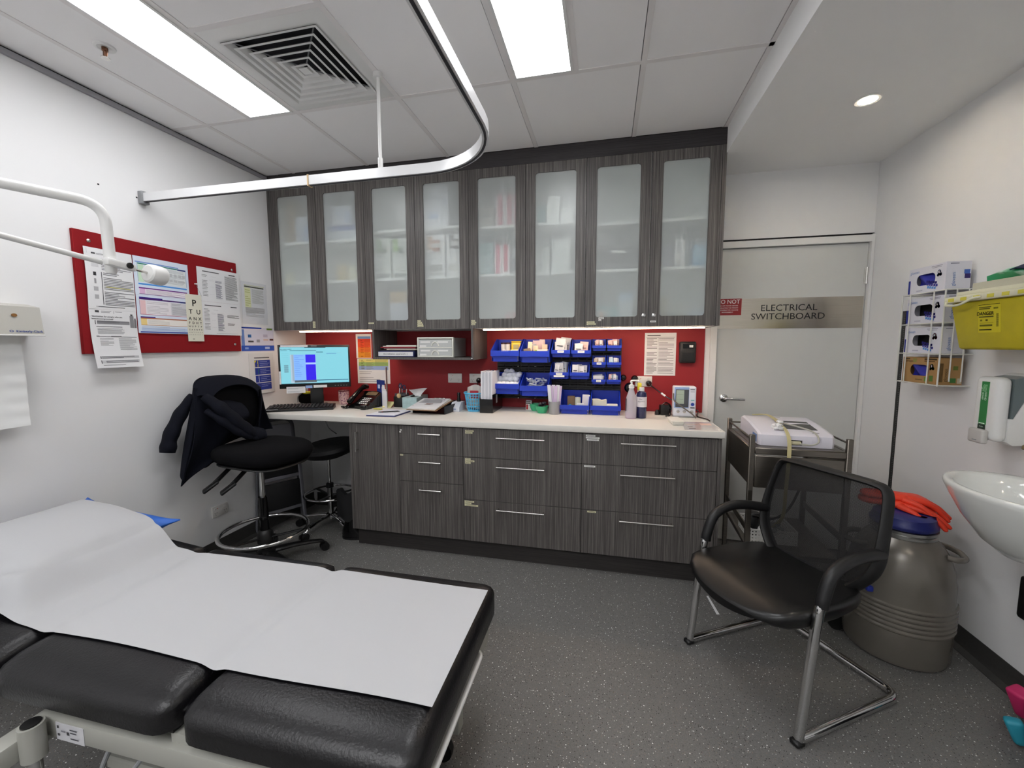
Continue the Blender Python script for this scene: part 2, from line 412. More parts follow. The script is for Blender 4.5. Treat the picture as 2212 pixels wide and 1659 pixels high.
dl = thing('downlight', 'small round lit downlight recessed in the lowered ceiling', 'light', (3.65, -.778, ZL - .004))
MB().lathe([(.036, 0), (.05, 0), (.052, -.003), (.048, -.006), (.036, -.004), (.036, 0)], 32, (3.65, -.778, ZL - .0005), caps=False).build('rim', WHITEM, dl)
MB().lathe([(.0001, -.002), (.036, -.002)], 32, (3.65, -.778, ZL - .0005)).build('lens', mat('spot_light', '#fff8ec', .4, emit=SPOT_W), dl)
dl2 = thing('downlight', 'round lit downlight added out of view in the lowered ceiling nearer the sink', 'light', (3.65, -2.9, ZL - .004))  # unseen second downlight, a guess added to the lighting
MB().lathe([(.036, 0), (.05, 0), (.052, -.003), (.048, -.006), (.036, -.004), (.036, 0)], 32, (3.65, -2.9, ZL - .0005), caps=False).build('rim', WHITEM, dl2)
MB().lathe([(.0001, -.002), (.036, -.002)], 32, (3.65, -2.9, ZL - .0005)).build('lens', MATS['spot_light'], dl2)

# air diffuser: nested louvre rings
vx, vy = gx + .9, gy - .3
vt = thing('air_vent', 'square white ceiling air diffuser with nested louvres', 'air vent', (vx, vy, H - .005))
def sqring(mb, a0, z0, a1, z1, th=.0025):
    q = [(-1, -1), (1, -1), (1, 1), (-1, 1)]
    vs = [(vx + p * a0, vy + r * a0, z0) for p, r in q] + [(vx + p * a1, vy + r * a1, z1) for p, r in q] + [(vx + p * (a1 - th), vy + r * (a1 - th), z1) for p, r in q] + [(vx + p * (a0 - th), vy + r * (a0 - th), z0) for p, r in q]
    mb.add(vs, [(o * 4 + i, o * 4 + (i + 1) % 4, ((o + 1) % 4) * 4 + (i + 1) % 4, ((o + 1) % 4) * 4 + i) for o in range(4) for i in range(4)])
f = MB(); sqring(f, .288, H + .002, .255, H - .006, .028); f.build('face_frame', WHITEM, vt)
for i in range(6):
    a = .232 - i * .0375
    m_ = MB(); sqring(m_, a, H - .012, a - .011, H - .009, .003); sqring(m_, a - .008, H - .010, a - .03, H + .014, .003); m_.build('louvre', WHITEM, vt)
MB().prism([(vx - .02, vy - .02), (vx + .02, vy - .02), (vx + .02, vy + .02), (vx - .02, vy + .02)], H - .012, H - .009, 'z').build('centre_cap', WHITEM, vt)
bxp = MB(); sqring(bxp, .255, H + .05, .255, H + .0, .002); bxp.box(vx - .255, vx + .255, vy - .255, vy + .255, H + .05, H + .053)
bxp.build('plenum', mat('plenum_dark', '#1c1c22', .8), vt)
for sx in (-1, 1):
    for sy in (-1, 1): MB().tube([(vx + sx * .235, vy + sy * .235, H + .012), (vx + sx * .02, vy + sy * .02, H + .004)], .003, 6).build('corner_strut', GREYP, vt)
# sprinkler
st_ = thing('sprinkler', 'small ceiling fire sprinkler head beside the long light panel', 'sprinkler', (.416, -1.64, H - .04))
MB().lathe([(.038, .003), (.036, -.002), (.026, -.004), (.02, .0)], 24, (.416, -1.64, H)).build('escutcheon', WHITEM, st_)
s_ = MB(); s_.lathe([(.011, 0), (.011, -.012), (.006, -.014), (.006, -.02), (.004, -.034), (.004, -.04)], 12, (.416, -1.64, H - .002))
for k in (-1, 1): s_.tube([(.416 + k * .008, -1.64, H - .012), (.416 + k * .01, -1.64, H - .028), (.416 + k * .002, -1.64, H - .042)], .0025, 6)
s_.build('frame_arms', mat('copper', '#8a6450', .3, 1), st_)
MB().lathe([(.0001, -.044), (.016, -.044), (.016, -.042), (.0001, -.042)], 16, (.416, -1.64, H)).build('deflector', NICKEL, st_)

# curtain track
ct = thing('curtain_track', 'white curved curtain rail hung below the ceiling', 'curtain rail', (1.0, -1.235, 2.18))
path = [(.012, -1.235), (.9, -1.235), (1.70, -1.235)] + [(1.70 + .355 * math.sin(rad(a)), -1.59 + .355 * math.cos(rad(a))) for a in range(10, 91, 8)] + [(2.056, -2.2), (2.06, -3.0), (2.06, -4.9)]
def rail(z0, z1, w):
    mb = MB(); n = len(path); vs = []
    for i in range(n):
        a = V(path[max(i - 1, 0)]); b = V(path[min(i + 1, n - 1)]); t = (b - a).normalized(); nn = V((-t.y, t.x)); p = V(path[i])
        for k, z in ((1, z0), (1, z1), (-1, z1), (-1, z0)): q = p + nn * w * k; vs.append((q.x, q.y, z))
    fs = [(i * 4 + j, (i + 1) * 4 + j, (i + 1) * 4 + (j + 1) % 4, i * 4 + (j + 1) % 4) for i in range(n - 1) for j in range(4)] + [(0, 1, 2, 3), (n * 4 - 1, n * 4 - 2, n * 4 - 3, n * 4 - 4)]
    return mb.add(vs, fs)
rail(2.178, 2.222, .013).build('rail', mat('anodised_white', '#e8e9ea', .22, .15), ct)
rail(2.175, 2.1775, .0045).build('slot', mat('track_slot', '#2b2b30', .6), ct)
MB().rbox(.001, .03, -1.255, -1.215, 2.165, 2.232, .003).build('wall_bracket', GREYP, ct)
rd = MB(); rd.cyl((1.45, -1.232, 2.222), (1.45, -1.232, H), .008); rd.cyl((1.45, -1.232, 2.222), (1.45, -1.232, 2.27), .012); rd.build('hanger_rod', WHITEM, ct)
MB().lathe([(.022, 0), (.022, .02), (.009, .02)], 16, (1.45, -1.232, H - .021)).build('hanger_cap', WHITEM, ct)
tag(MB().box(1.06, 1.068, -1.25, -1.22, 2.172, 2.226).build('masking_tape', mat('tape', '#cbb08a', .8)), 'thin strip of beige tape wrapped around the curtain rail', 'tape')

# door to switchboard
d = bpy.data.objects.new('door_1', None); COL.objects.link(d); d.location = (3.675, 0, 0); WM[d.name] = trs((3.675, 0, 0)); struct(d)
X0, X1, ZT = 3.2414, 4.1079, 2.0298
MB().box(X0 + .003, X1 - .003, .012, .05, .008, ZT - .004).build('leaf', mat('door_grey', '#cdcecb', .45), d)
fr = MB(); fr.box(3.2014, X0, -.018, .06, 0, 2.075); fr.box(X1, 4.1235, -.018, .06, 0, 2.075); fr.box(X0, X1, -.018, .06, ZT, 2.07)
struct(fr.build('door_frame', WHITEM)); 
struct(MB().box(3.2014, 4.1235, -.004, .05, 2.0755, 2.084).build('trim_3', GAP))
pl = MB().box(3.2435, 4.1, .0095, .0115, 1.4975, 1.697).build('sign_plate', mat('plate_steel', '#c4bdb0', .22, 1, vary=.08, scale=5, stretch=(1, 1, 80)), d)
F = frame((3.674, .0092, 1.6), *XZ)
t_ = MB(); t_.text('ELECTRICAL', .059, F @ trs((.002, .031, 0)), sx=1.03); t_.text('SWITCHBOARD', .058, F @ trs((-.002, -.025, 0)), sx=1.05); t_.build('lettering', BLACK, pl, flat=True)
ws = MB().box(3.225, 3.392, .0085, .0093, 1.589, 1.699).build('warning_sticker', mat('sticker_red', '#94181f', .4), d)
F = frame((3.306, .0083, 1.645), *XZ); t_ = MB(); t_.text('DO NOT', .038, F @ trs((.002, .033, 0)), sx=.95, bold=.012)
for i, s in enumerate(('TURN OFF POWER BEFORE', 'CONSULTING THE PERSON', 'RESPONSIBLE FOR VACCINE', 'MANAGEMENT')): t_.text(s, .0105, F @ trs((0, .007 - .0145 * i, 0)), sx=1.0, bold=.01)
t_.build('lettering', mat('sticker_white', '#f0eceb', .5), ws, flat=True)
hd = MB(); hd.lathe([(.027, 0), (.027, -.006), (.022, -.01), (.011, -.012), (.011, -.045), (.0001, -.047)], 24); hd.v = [(3.308 + x, .012 + z, 1.022 + y) for x, y, z in hd.v]
hd.f = [f[::-1] for f in hd.f]; hd.tube(smooth_path([(3.308, -.03, 1.022), (3.308, -.04, 1.022), (3.34, -.045, 1.022), (3.425, -.045, 1.022)], .012), .009, 12)
hd.build('door_handle', CHROME, d)
hg = MB(); hg.cyl((4.104, .004, 1.772), (4.104, .004, 1.875), .007); hg.box(4.092, 4.108, .008, .0115, 1.775, 1.872)
for z in (1.797, 1.85): hg.cyl((4.104, .004, z - .001), (4.104, .004, z + .001), .0078)
hg.build('hinge', NICKEL, d)

# ------------------------------------------------------------------ wall cabinets
SHELF = (2.161, 2.205, 2.184, 2.157)
CABL = ('frosted-glass wall cabinet beside the notice board, holding a tan box', 'frosted-glass wall cabinet above the open shelf, with leaf-print boxes',
        'frosted-glass wall cabinet with pink striped boxes inside', 'frosted-glass wall cabinet with two lock knobs, beside the grey door')
LABELM = mat('label_tape', '#ddd8b4', .5); LABELW = mat('label_tape_white', '#e9e9e6', .5)
def stickers(parent, x, z, y, ws, m=LABELM, h=.0098, step=.0122):
    for i, w in enumerate(ws):
        dx, w = w if isinstance(w, tuple) else (0, w)
        mb = MB(); a = x + dx; zz = z - i * step
        mb.box(a, a + w, y - .0012, y - .0002, zz - h, zz); mb.box(a + w * .12, a + w * .88, y - .0014, y - .00125, zz - h * .62, zz - h * .38, 1)
        mb.build('label_strip', [m, ink('#55523f')], parent)
DOORST = {0: (.35, 1.569, [.021] * 4), 2: (.815, 1.556, [.043]), 3: (1.20, 1.567, [.025, .034, .042, .045]), 4: (1.60, 1.562, [.026, .035, .028]),
          6: (2.381, 1.541, [.05, .057]), 7: (2.772, 1.541, [.034])}
for i in range(4):
    x0 = .022 + .782 * i; x1 = x0 + .782; c = thing('wall_cabinet', CABL[i], 'cabinet', ((x0 + x1) / 2, -.17, ZCB), group='frosted glass wall cabinets')
    b = MB(); yb = -.331; t = .016; zt = 2.552
    b.box(x0 + .0005, x0 + t, yb, -.007, ZCB, zt); b.box(x1 - t, x1 - .0005, yb, -.007, ZCB, zt); b.box(x0 + t, x1 - t, yb, -.007, zt - t, zt); b.box(x0 + t, x1 - t, -.013, -.007, ZCB + t, zt - t)
    b.build('carcass', MELA, c)
    MB().box(x0 + t, x1 - t, yb, -.007, ZCB, ZCB + t).build('base_panel', MELA, c)
    for z in (SHELF[i], 1.866): MB().rbox(x0 + t, x1 - t, -.305, -.013, z - .009, z + .009, .001, 1).build('shelf', mat('white_shelf', '#eceeec', .5), c)
    for k in range(2):
        a = x0 + .391 * k; e = a + .391; j = 2 * i + k
        dr = MB().ringframe(a + .0015, e - .0015, ZCB, 2.551, a + .066, e - .065, 1.569, 2.49, .018, YC, -.3315).build('door', WOODV, c)
        MB().box(a + .062, e - .061, -.3455, -.3415, 1.565, 2.494).build('pane', FROST, dr)
        if j in DOORST: stickers(dr, DOORST[j][0], DOORST[j][1], YC, DOORST[j][2], LABELM if j < 7 else LABELW)
        if j == 6: stickers(dr, 2.455, 1.566, YC, [.034, .017], LABELW)
        if j in (6, 7):
            xx = 2.731 if j == 6 else 2.792
            kb = MB(); kb.lathe([(.012, 0), (.013, .003), (.012, .006), (.006, .009), (.0001, .009)], 20); kb.v = [(xx + x, YC - z, 1.5745 + y) for x, y, z in kb.v]
            kb.box(xx - .0015, xx + .0015, YC - .0105, YC - .009, 1.568, 1.581); kb.build('lock_knob', CHROME, dr)
    if i == 3: MB().box(3.1505, XC, YC, -.007, ZCB, zt).build('end_panel', WOODV, c)
    if i == 0: MB().box(.001, .0215, YC, -.007, ZCB, zt).build('filler_strip', WOODV, c)
struct(MB().box(.001, XC, YC, YC + .02, 2.5525, H - .0005).build('trim_4', WOODH))

# boxes behind the frosted doors
CONT = [
 ('tan', 0.050, 0.124, -0.22, 2.170, 2.519, '#b0925c', 'tall tan cardboard box standing at the wall end of the top shelf'),
 ('bw', 0.132, 0.247, -0.22, 2.170, 2.381, '#d9dfee', 'pale blue-white box beside the tan box on the top shelf'),
 ('bluelid', 0.412, 0.657, -0.22, 2.170, 2.292, '#dfe4ee', 'wide white box with a blue lid, lowest of its top-shelf stack'),
 ('wb', 0.489, 0.631, -0.24, 2.2925, 2.430, '#e6e9f2', 'square white box with a blue mark, stacked on the blue-lidded box'),
 ('w', 0.412, 0.482, -0.22, 2.2925, 2.445, '#e4e8f0', 'narrow white box stacked on the blue-lidded box near the door edge'),
 ('yel', 0.482, 0.559, -0.22, 1.875, 2.003, '#d9c17a', 'small mustard yellow box on the middle shelf'),
 ('crm', 0.569, 0.644, -0.22, 1.875, 1.988, '#e0dcb8', 'small cream box beside the mustard yellow one'),
 ('leafg', 0.828, 0.945, -0.24, 1.875, 2.176, '#e6e9e4', 'tall white box with a green leaf print, nearer the blue-lidded boxes'),
 ('leafg2', 0.962, 1.082, -0.24, 1.875, 2.168, '#e6e9e4', 'tall white box with a green leaf print, beside its orange-print neighbour'),
 ('lil', 0.921, 1.071, -0.22, 1.526, 1.704, '#cfd2e2', 'lilac-white box on the cabinet floor under a tan box'),
 ('tan2', 0.918, 1.053, -0.22, 1.7045, 1.789, '#c9a977', 'tan carton resting on the lilac-white box'),
 ('tall', 1.266, 1.421, -0.29, 2.214, 2.508, '#e4e5ec', 'tall white carton with grey lines and a blue band on the top shelf'),
 ('org', 1.253, 1.389, -0.29, 1.875, 2.161, '#e8e8ea', 'tall white box with an orange swirl print'),
 ('blk', 1.402, 1.507, -0.29, 1.875, 2.160, '#e8e8ea', 'tall white box with a black swirl print'),
 ('beige', 1.633, 1.728, -0.22, 2.193, 2.353, '#dcd9d0', 'beige box with a dark stripe on the top shelf'),
 ('pinkbig', 1.742, 1.889, -0.22, 2.193, 2.418, '#ecdfe2', 'large pink and white striped box on the top shelf'),
 ('teal', 1.623, 1.726, -0.22, 1.875, 2.103, '#9fc6c9', 'pale teal box at the end of the middle shelf'),
 ('pk1', 1.752, 1.802, -0.29, 1.875, 2.073, '#e9dfe2', 'slim pink-striped box next to the pale teal box'),
 ('pk2', 1.805, 1.857, -0.29, 1.875, 2.071, '#eee6e8', 'slim white box with a crimson stripe next to the small bottle'),
 ('redw', 1.815, 1.892, -0.22, 1.526, 1.616, '#d6606a', 'low red box on the cabinet floor'),
 ('tealc', 2.032, 2.092, -0.22, 2.193, 2.329, '#6fa3a8', 'small teal carton beside the stacked white boxes'),
 ('w1', 2.107, 2.192, -0.29, 2.193, 2.283, '#edeeec', 'small white box under another one on the top shelf'),
 ('w2', 2.109, 2.193, -0.29, 2.2835, 2.360, '#edeeec', 'small white box stacked on another white box'),
 ('w3', 2.198, 2.283, -0.29, 2.193, 2.286, '#edeeec', 'single small white box beside the stacked pair'),
 ('pale', 2.061, 2.118, -0.22, 1.875, 2.055, '#dfe2df', 'slim pale box beside the tall white carton'),
 ('wtall', 2.133, 2.260, -0.22, 1.875, 2.099, '#e9ebea', 'plain tall white carton on the middle shelf'),
 ('pat', 2.441, 2.701, -0.29, 1.875, 2.010, '#2b2c34', 'wide black patterned storage box with a white tag'),
 ('wto', 2.442, 2.506, -0.29, 1.526, 1.640, '#e3e6e6', 'small white box with teal top and orange stripe'),
 ('tl', 2.520, 2.575, -0.22, 1.526, 1.636, '#7fb9c2', 'small teal carton on the floor of the locked cabinet'),
 ('wblue', 2.582, 2.671, -0.22, 1.526, 1.733, '#dfe6ee', 'upright white carton with a pale blue top'),
 ('lilac', 2.846, 2.899, -0.22, 1.875, 2.026, '#b9b8cb', 'slim lilac-grey box on the middle shelf by the grey door'),
 ('wslim', 2.914, 2.973, -0.29, 1.875, 2.040, '#e8e6e6', 'slim white box with dark lettering beside the lilac-grey one'),
 ('blue', 3.024, 3.098, -0.29, 1.875, 2.004, '#6aaede', 'bright blue box at the grey door end of the middle shelf'),
 ('olive', 2.849, 2.886, -0.22, 1.526, 1.706, '#9a8c62', 'narrow olive-brown carton on the cabinet floor'),
 ('bluew', 3.023, 3.111, -0.22, 1.526, 1.609, '#c3cde6', 'low blue-white box on the floor of the end cabinet'),
 ('palec', 2.971, 3.013, -0.22, 1.526, 1.655, '#d5d4cf', 'pale upright carton between the olive and the low blue-white box')]
def bands(o, x0, x1, y, z0, z1, L):
    printed(o, flatpage((x0, y, z1), *XZ, x1 - x0, z1 - z0), L)
PRN = {'bluelid': [(0, .0, 1, .3, '#3b5aa8')], 'wb': [(.1, .25, .4, .5, '#b7c4e4'), (.6, .3, .95, .9, '#a9b9e0')], 'bw': [(.6, .35, 1, 1, '#93aede')],
 'leafg': [(.05, .02, .4, .32, '#7cb04a'), (.4, .2, .75, .36, '#8a978c'), (.1, .85, .9, .95, '#8c9390')], 'leafg2': [(.05, .02, .4, .32, '#8fbf58'), (.4, .2, .75, .36, '#8a978c'), (.1, .85, .9, .95, '#8c9390')],
 'tall': [(.05, .3, .6, .36, '#9a9ca8'), (.55, .2, .95, .25, '#8a8d9b'), (.05, .7, .5, .8, '#6d9bdc'), (.1, .1, .8, .13, '#b2b4be'), (.7, .42, .95, .48, '#6a6ea8')],
 'org': [(.05, .02, .35, .34, '#d79a5a'), (.35, .12, .75, .4, '#a05c44'), (.25, .2, .9, .3, '#dcd8d4'), (.15, .72, .85, .88, '#a8a6a2'), (.1, .9, .9, .97, '#c5c5c3')],
 'blk': [(.2, .02, .6, .34, '#4a4a4e'), (.5, .12, .9, .36, '#2e2e32'), (.3, .18, .95, .28, '#d6d4d2'), (.15, .72, .85, .88, '#c9c7c0')],
 'beige': [(0, .3, 1, .5, '#7e7d78')], 'pinkbig': [(.1, 0, .34, 1, '#dd8798'), (.56, 0, .78, 1, '#dd8798'), (.9, 0, 1, 1, '#dd8798')],
 'pk1': [(.15, 0, .75, 1, '#d76a86')], 'pk2': [(.2, .02, .75, .25, '#cf2a58'), (.2, .28, .75, .92, '#cf2a58'), (.4, .78, .55, .83, '#eee')] if 0 else [(.2, .02, .75, .25, '#cf2a58'), (.2, .28, .75, .92, '#cf2a58')],
 'pat': [(.33, .12, .68, .26, '#e4e4e0')] + [(.05 + .9 * random.Random(k).random() * .95, .35 + .55 * random.Random(k + 99).random(), 0, 0, '#c9c8c6') for k in range(26)],
 'wto': [(0, 0, 1, .2, '#5aa5b4'), (.3, .3, .6, .8, '#d88a52')], 'wblue': [(0, 0, 1, .25, '#a9c4df')], 'wslim': [(.2, .75, .5, .95, '#6f6c6c'), (.3, .1, .5, .5, '#bdb9b9')],
 'blue': [(0, .05, 1, .8, '#9ccbe8')], 'w1': [(.3, .2, .7, .35, '#9a9a9c')], 'w2': [(.3, .2, .7, .4, '#9a9a9c')], 'w3': [(.3, .2, .7, .35, '#9a9a9c')], 'redw': [(.3, .1, .7, .9, '#e9dcdc')]}
for k, x0, x1, y, z0, z1, col, lab in CONT:
    dep = min(.12, -.016 - y)
    o = tag(MB().rbox(x0, x1, y, y + dep, z0 + .0005, z1, .0015, 1).build('storage_box' if k == 'pat' else 'carton', mat('carton_' + k, col, .65)), lab, 'box', 'supplies behind the frosted doors')
    if k in PRN: bands(o, x0, x1, y, z0, z1, [(a, b, c if c > a else a + .03, d if d > b else b + .08, e) for a, b, c, d, e in PRN[k]])
o = tag(MB().lathe([(.0001, 0), (.018, 0), (.02, .003), (.02, .11), (.009, .125), (.009, .14), (.012, .14), (.012, .165), (.0001, .166)], 20, (1.887, -.265, 1.8755)).build('bottle', mat('bottle_pale', '#d8dadd', .3)), 'small pale bottle at the end of the pink box row', 'bottle')
MB().lathe([(.0204, .02), (.0204, .1)], 20, (1.887, -.265, 1.8755), caps=False).build('bottle_label', ink('#3b4256'), o)
tag(MB().box(.1, .166, -.3075, -.306, 1.852, 1.95).build('paper_tab', mat('cream_card', '#e6e3c6', .7)), 'cream paper tab hanging over the middle shelf edge', 'paper')

# light strips under the cabinets
for a, b, lab in ((.2, .836, 'glowing warm strip light under the cabinets above the monitor'), (1.672, 3.1, 'long glowing warm strip light under the cabinets above the blue bins')):
    s = thing('strip_light', lab, 'light', ((a + b) / 2, -.31, ZCB - .014), group='under-cabinet strip lights')
    MB().box(a, b, -.322, -.298, ZCB - .006, ZCB - .0005).build('channel', NICKEL, s)
    MB().rbox(a + .002, b - .002, -.32, -.3, ZCB - .014, ZCB - .0062, .003, 2).build('diffuser', mat('strip_glow', '#ffe2c4', .4, emit=STRIP_W), s)

# open shelf under the cabinets
os_ = thing('open_shelf', 'dark open shelf box hung under the wall cabinets', 'shelf', (1.226, -.17, 1.29))
sx0, sx1, sz = .839, 1.612, 1.288
b = MB(); b.box(sx0, sx0 + .016, YC + .002, -.007, sz, ZCB - .0005); b.build('side_panel', WOODV, os_)
b = MB(); b.box(sx1 - .016, sx1, YC + .002, -.007, sz, ZCB - .0005); b.build('side_panel', WOODV, os_)
b = MB(); b.box(sx0 + .016, sx1 - .016, YC + .002, -.007, sz, sz + .016); b.build('base_board', WOODV, os_)
kb = MB(); kb.lathe([(.006, 0), (.005, .004), (.0001, .005)], 12); kb.v = [(1.601 + x, YC + .002 - z, 1.298 + y) for x, y, z in kb.v]; kb.build('screw_cap', CHROME, os_)

# worktop
w = MB(); pr_ = [(YW + .006, ZW), (-.0065, ZW), (-.0065, ZW - .0386), (YW + .004, ZW - .0386), (YW + .0008, ZW - .036), (YW, ZW - .031), (YW, ZW - .007), (YW + .0018, ZW - .0018)]
w.prism(pr_, .0008, XW, 'x'); tag(w.build('worktop', WORKTOP), 'long off-white laminate worktop along the red splashback', 'worktop')
# base units
YD = -.642; ZD0, ZD1 = .1292, .8705
def unit(name, x0, x1, label, cat='cabinet'):
    t = thing(name, label, cat, ((x0 + x1) / 2, -.33, .1292), group='base units under the worktop')
    b = MB(); y0 = YD + .0185
    b.box(x0 + .0005, x0 + .017, y0, -.02, ZD0, .8765); b.box(x1 - .017, x1 - .0005, y0, -.02, ZD0, .8765); b.box(x0 + .017, x1 - .017, y0, -.02, ZD0, ZD0 + .016); b.box(x0 + .017, x1 - .017, -.026, -.02, ZD0 + .016, .8765)
    b.box(x0 + .017, x1 - .017, y0, y0 + .08, .86, .8765)
    b.build('carcass', WOODV, t); return t
def bar(parent, x0, x1, z):
    m = MB(); m.cyl((x0, -.672, z), (x1, -.672, z), .0055, 12)
    for x in (x0 + .008, x1 - .008): m.cyl((x, YD, z), (x, -.67, z), .0045, 10)
    m.build('handle', NICKEL, parent)
def front(parent, x0, x1, z0, z1, name='drawer'): return MB().rbox(x0 + .0015, x1 - .0015, YD, YD + .018, z0 + .0015, z1 - .0015, .0008, 1).build(name, WOODV, parent)
u = unit('cupboard', .8388, 1.1849, 'grey laminate base cupboard with a vertical handle next to the stools')
dr = front(u, .8388, 1.1849, ZD0, ZD1, 'door'); m = MB(); m.cyl((.884, -.672, .681), (.884, -.672, .817), .0055, 12)
for z in (.69, .808): m.cyl((.884, YD, z), (.884, -.67, z), .0045, 10)
m.build('handle', NICKEL, dr); MB().box(.8185, .8375, YD + .002, -.02, .1292, .8765).build('end_panel', WOODV, u)
SETS = [('drawer_unit', 1.1849, 1.6306, (.682, .498), 1.337, 1.488, (.822, .637, .452), 'narrow three-drawer unit beside the base cupboard',
         [(1.192, .843, [(.006, .01), .012], LABELW), (1.193, .677, [.022], LABELM), None]),
        ('drawer_unit', 1.6306, 2.3776, (.683, .405), 1.855, 2.156, (.82, .636, .36), 'wide three-drawer unit in the middle of the base run',
         [(1.647, .857, [.056, .048], LABELM), (1.644, .675, [.036, .062, .036], LABELM), (1.637, .397, [.064, .045, .09], LABELM)]),
        ('drawer_unit', 2.3776, 3.122, (.684, .404), 2.6, 2.899, (.824, .638, .3605), 'wide three-drawer unit behind the mesh chair',
         [(2.399, .862, [.055, .08, (.006, .07)], LABELW), (2.391, .677, [.066], LABELW), (2.414, .398, [.052], LABELM)])]
for n, a, b, sp, h0, h1, hz, lab, stk in SETS:
    u = unit(n, a, b, lab); zz = [ZD1, *sp, ZD0]
    for k in range(3):
        dr = front(u, a, b, zz[k + 1], zz[k]); bar(dr, h0, h1, hz[k])
        if stk[k]: stickers(dr, stk[k][0], stk[k][1], YD, stk[k][2], stk[k][3])
    if b > 3: MB().box(3.1235, 3.1422, YD, -.02, .0005, .8765).build('end_panel', WOODV, u)
struct(MB().box(.828, 3.1225, -.588, -.572, .0005, .1285).build('trim_5', WOODK))

# ------------------------------------------------------------------ storage bins on the louvre panel
lp = thing('louvre_panel', 'black louvred wall panel carrying the blue bins', 'bin rack', (2.15, -.03, 1.2))
LPM = mat('louvre_black', '#131315', .5)
for a, b, z0, z1 in ((1.695, 2.125, .985, 1.43), (2.125, 2.617, .93, 1.43)):
    MB().box(a + .001, b - .001, -.018, -.0065, z0, z1).build('back_panel', LPM, lp)
    n = int((z1 - z0) / .038); k = int((b - a) / .06)
    for i in range(n):
        for j in range(k):
            x = a + .008 + j * (b - a - .01) / k; z = z0 + .012 + i * .038
            MB().prism([(-.018, z), (-.026, z + .008), (-.026, z + .022), (-.018, z + .024)], x, x + (b - a - .01) / k - .008, 'x').build('louvre', LPM, lp)
for x, z in ((1.86, 1.23), (1.99, 1.23), (1.86, .99), (1.99, .99)):
    s = MB(); s.lathe([(.004, 0), (.003, .002), (.0001, .0025)], 10); s.v = [(x + p, -.0265 - r, z + q) for p, q, r in s.v]; s.build('screw', CHROME, lp)
BINS = [('A', 1.704, 1.911, -.24, 1.273, 1.352, 1.432, 'upper row blue bin holding yellow and white pots'), ('B', 1.916, 2.124, -.24, 1.268, 1.349, 1.432, 'upper row blue bin holding swab packets and a carton'),
 ('C', 2.131, 2.264, -.19, 1.305, 1.355, 1.428, 'upper blue bin of tall clear packets beside the carton bin'), ('D', 2.271, 2.406, -.19, 1.306, 1.354, 1.429, 'upper blue bin of short white packets, medium size'),
 ('E', 2.413, 2.506, -.14, 1.349, 1.387, 1.431, 'small blue bin in the top row beside the medium bins'), ('F', 2.513, 2.610, -.14, 1.349, 1.387, 1.432, 'small blue bin at the top corner nearest the printed list'),
 ('G', 1.703, 1.912, -.24, 1.041, 1.116, 1.186, 'large blue bin heaped with cotton balls'), ('H', 1.915, 2.120, -.24, 1.031, 1.105, 1.184, 'large blue bin of clear plastic tubes beside the cotton balls'),
 ('I', 2.122, 2.255, -.19, 1.152, 1.199, 1.265, 'medium blue bin with a double label and jumbled packets'), ('J', 2.261, 2.397, -.19, 1.152, 1.200, 1.267, 'medium blue bin of neatly filed syringe packets'),
 ('K', 2.413, 2.508, -.14, 1.233, 1.271, 1.313, 'small blue bin of beige packets in the second small row'), ('L', 2.513, 2.611, -.14, 1.234, 1.270, 1.314, 'small blue bin of pale blue packets in the second small row'),
 ('M', 2.411, 2.508, -.14, 1.115, 1.149, 1.195, 'small blue bin of folded white packets, lowest small row'), ('N', 2.513, 2.611, -.14, 1.117, 1.149, 1.197, 'small blue bin of thin coloured tubes, lowest small row'),
 ('P', 2.196, 2.403, -.26, .917, .980, 1.060, 'large blue bin standing on the worktop with tape rolls and boxes'), ('Q', 2.408, 2.610, -.26, .917, .981, 1.062, 'large blue bin standing on the worktop with two white packs')]
BIN = {}
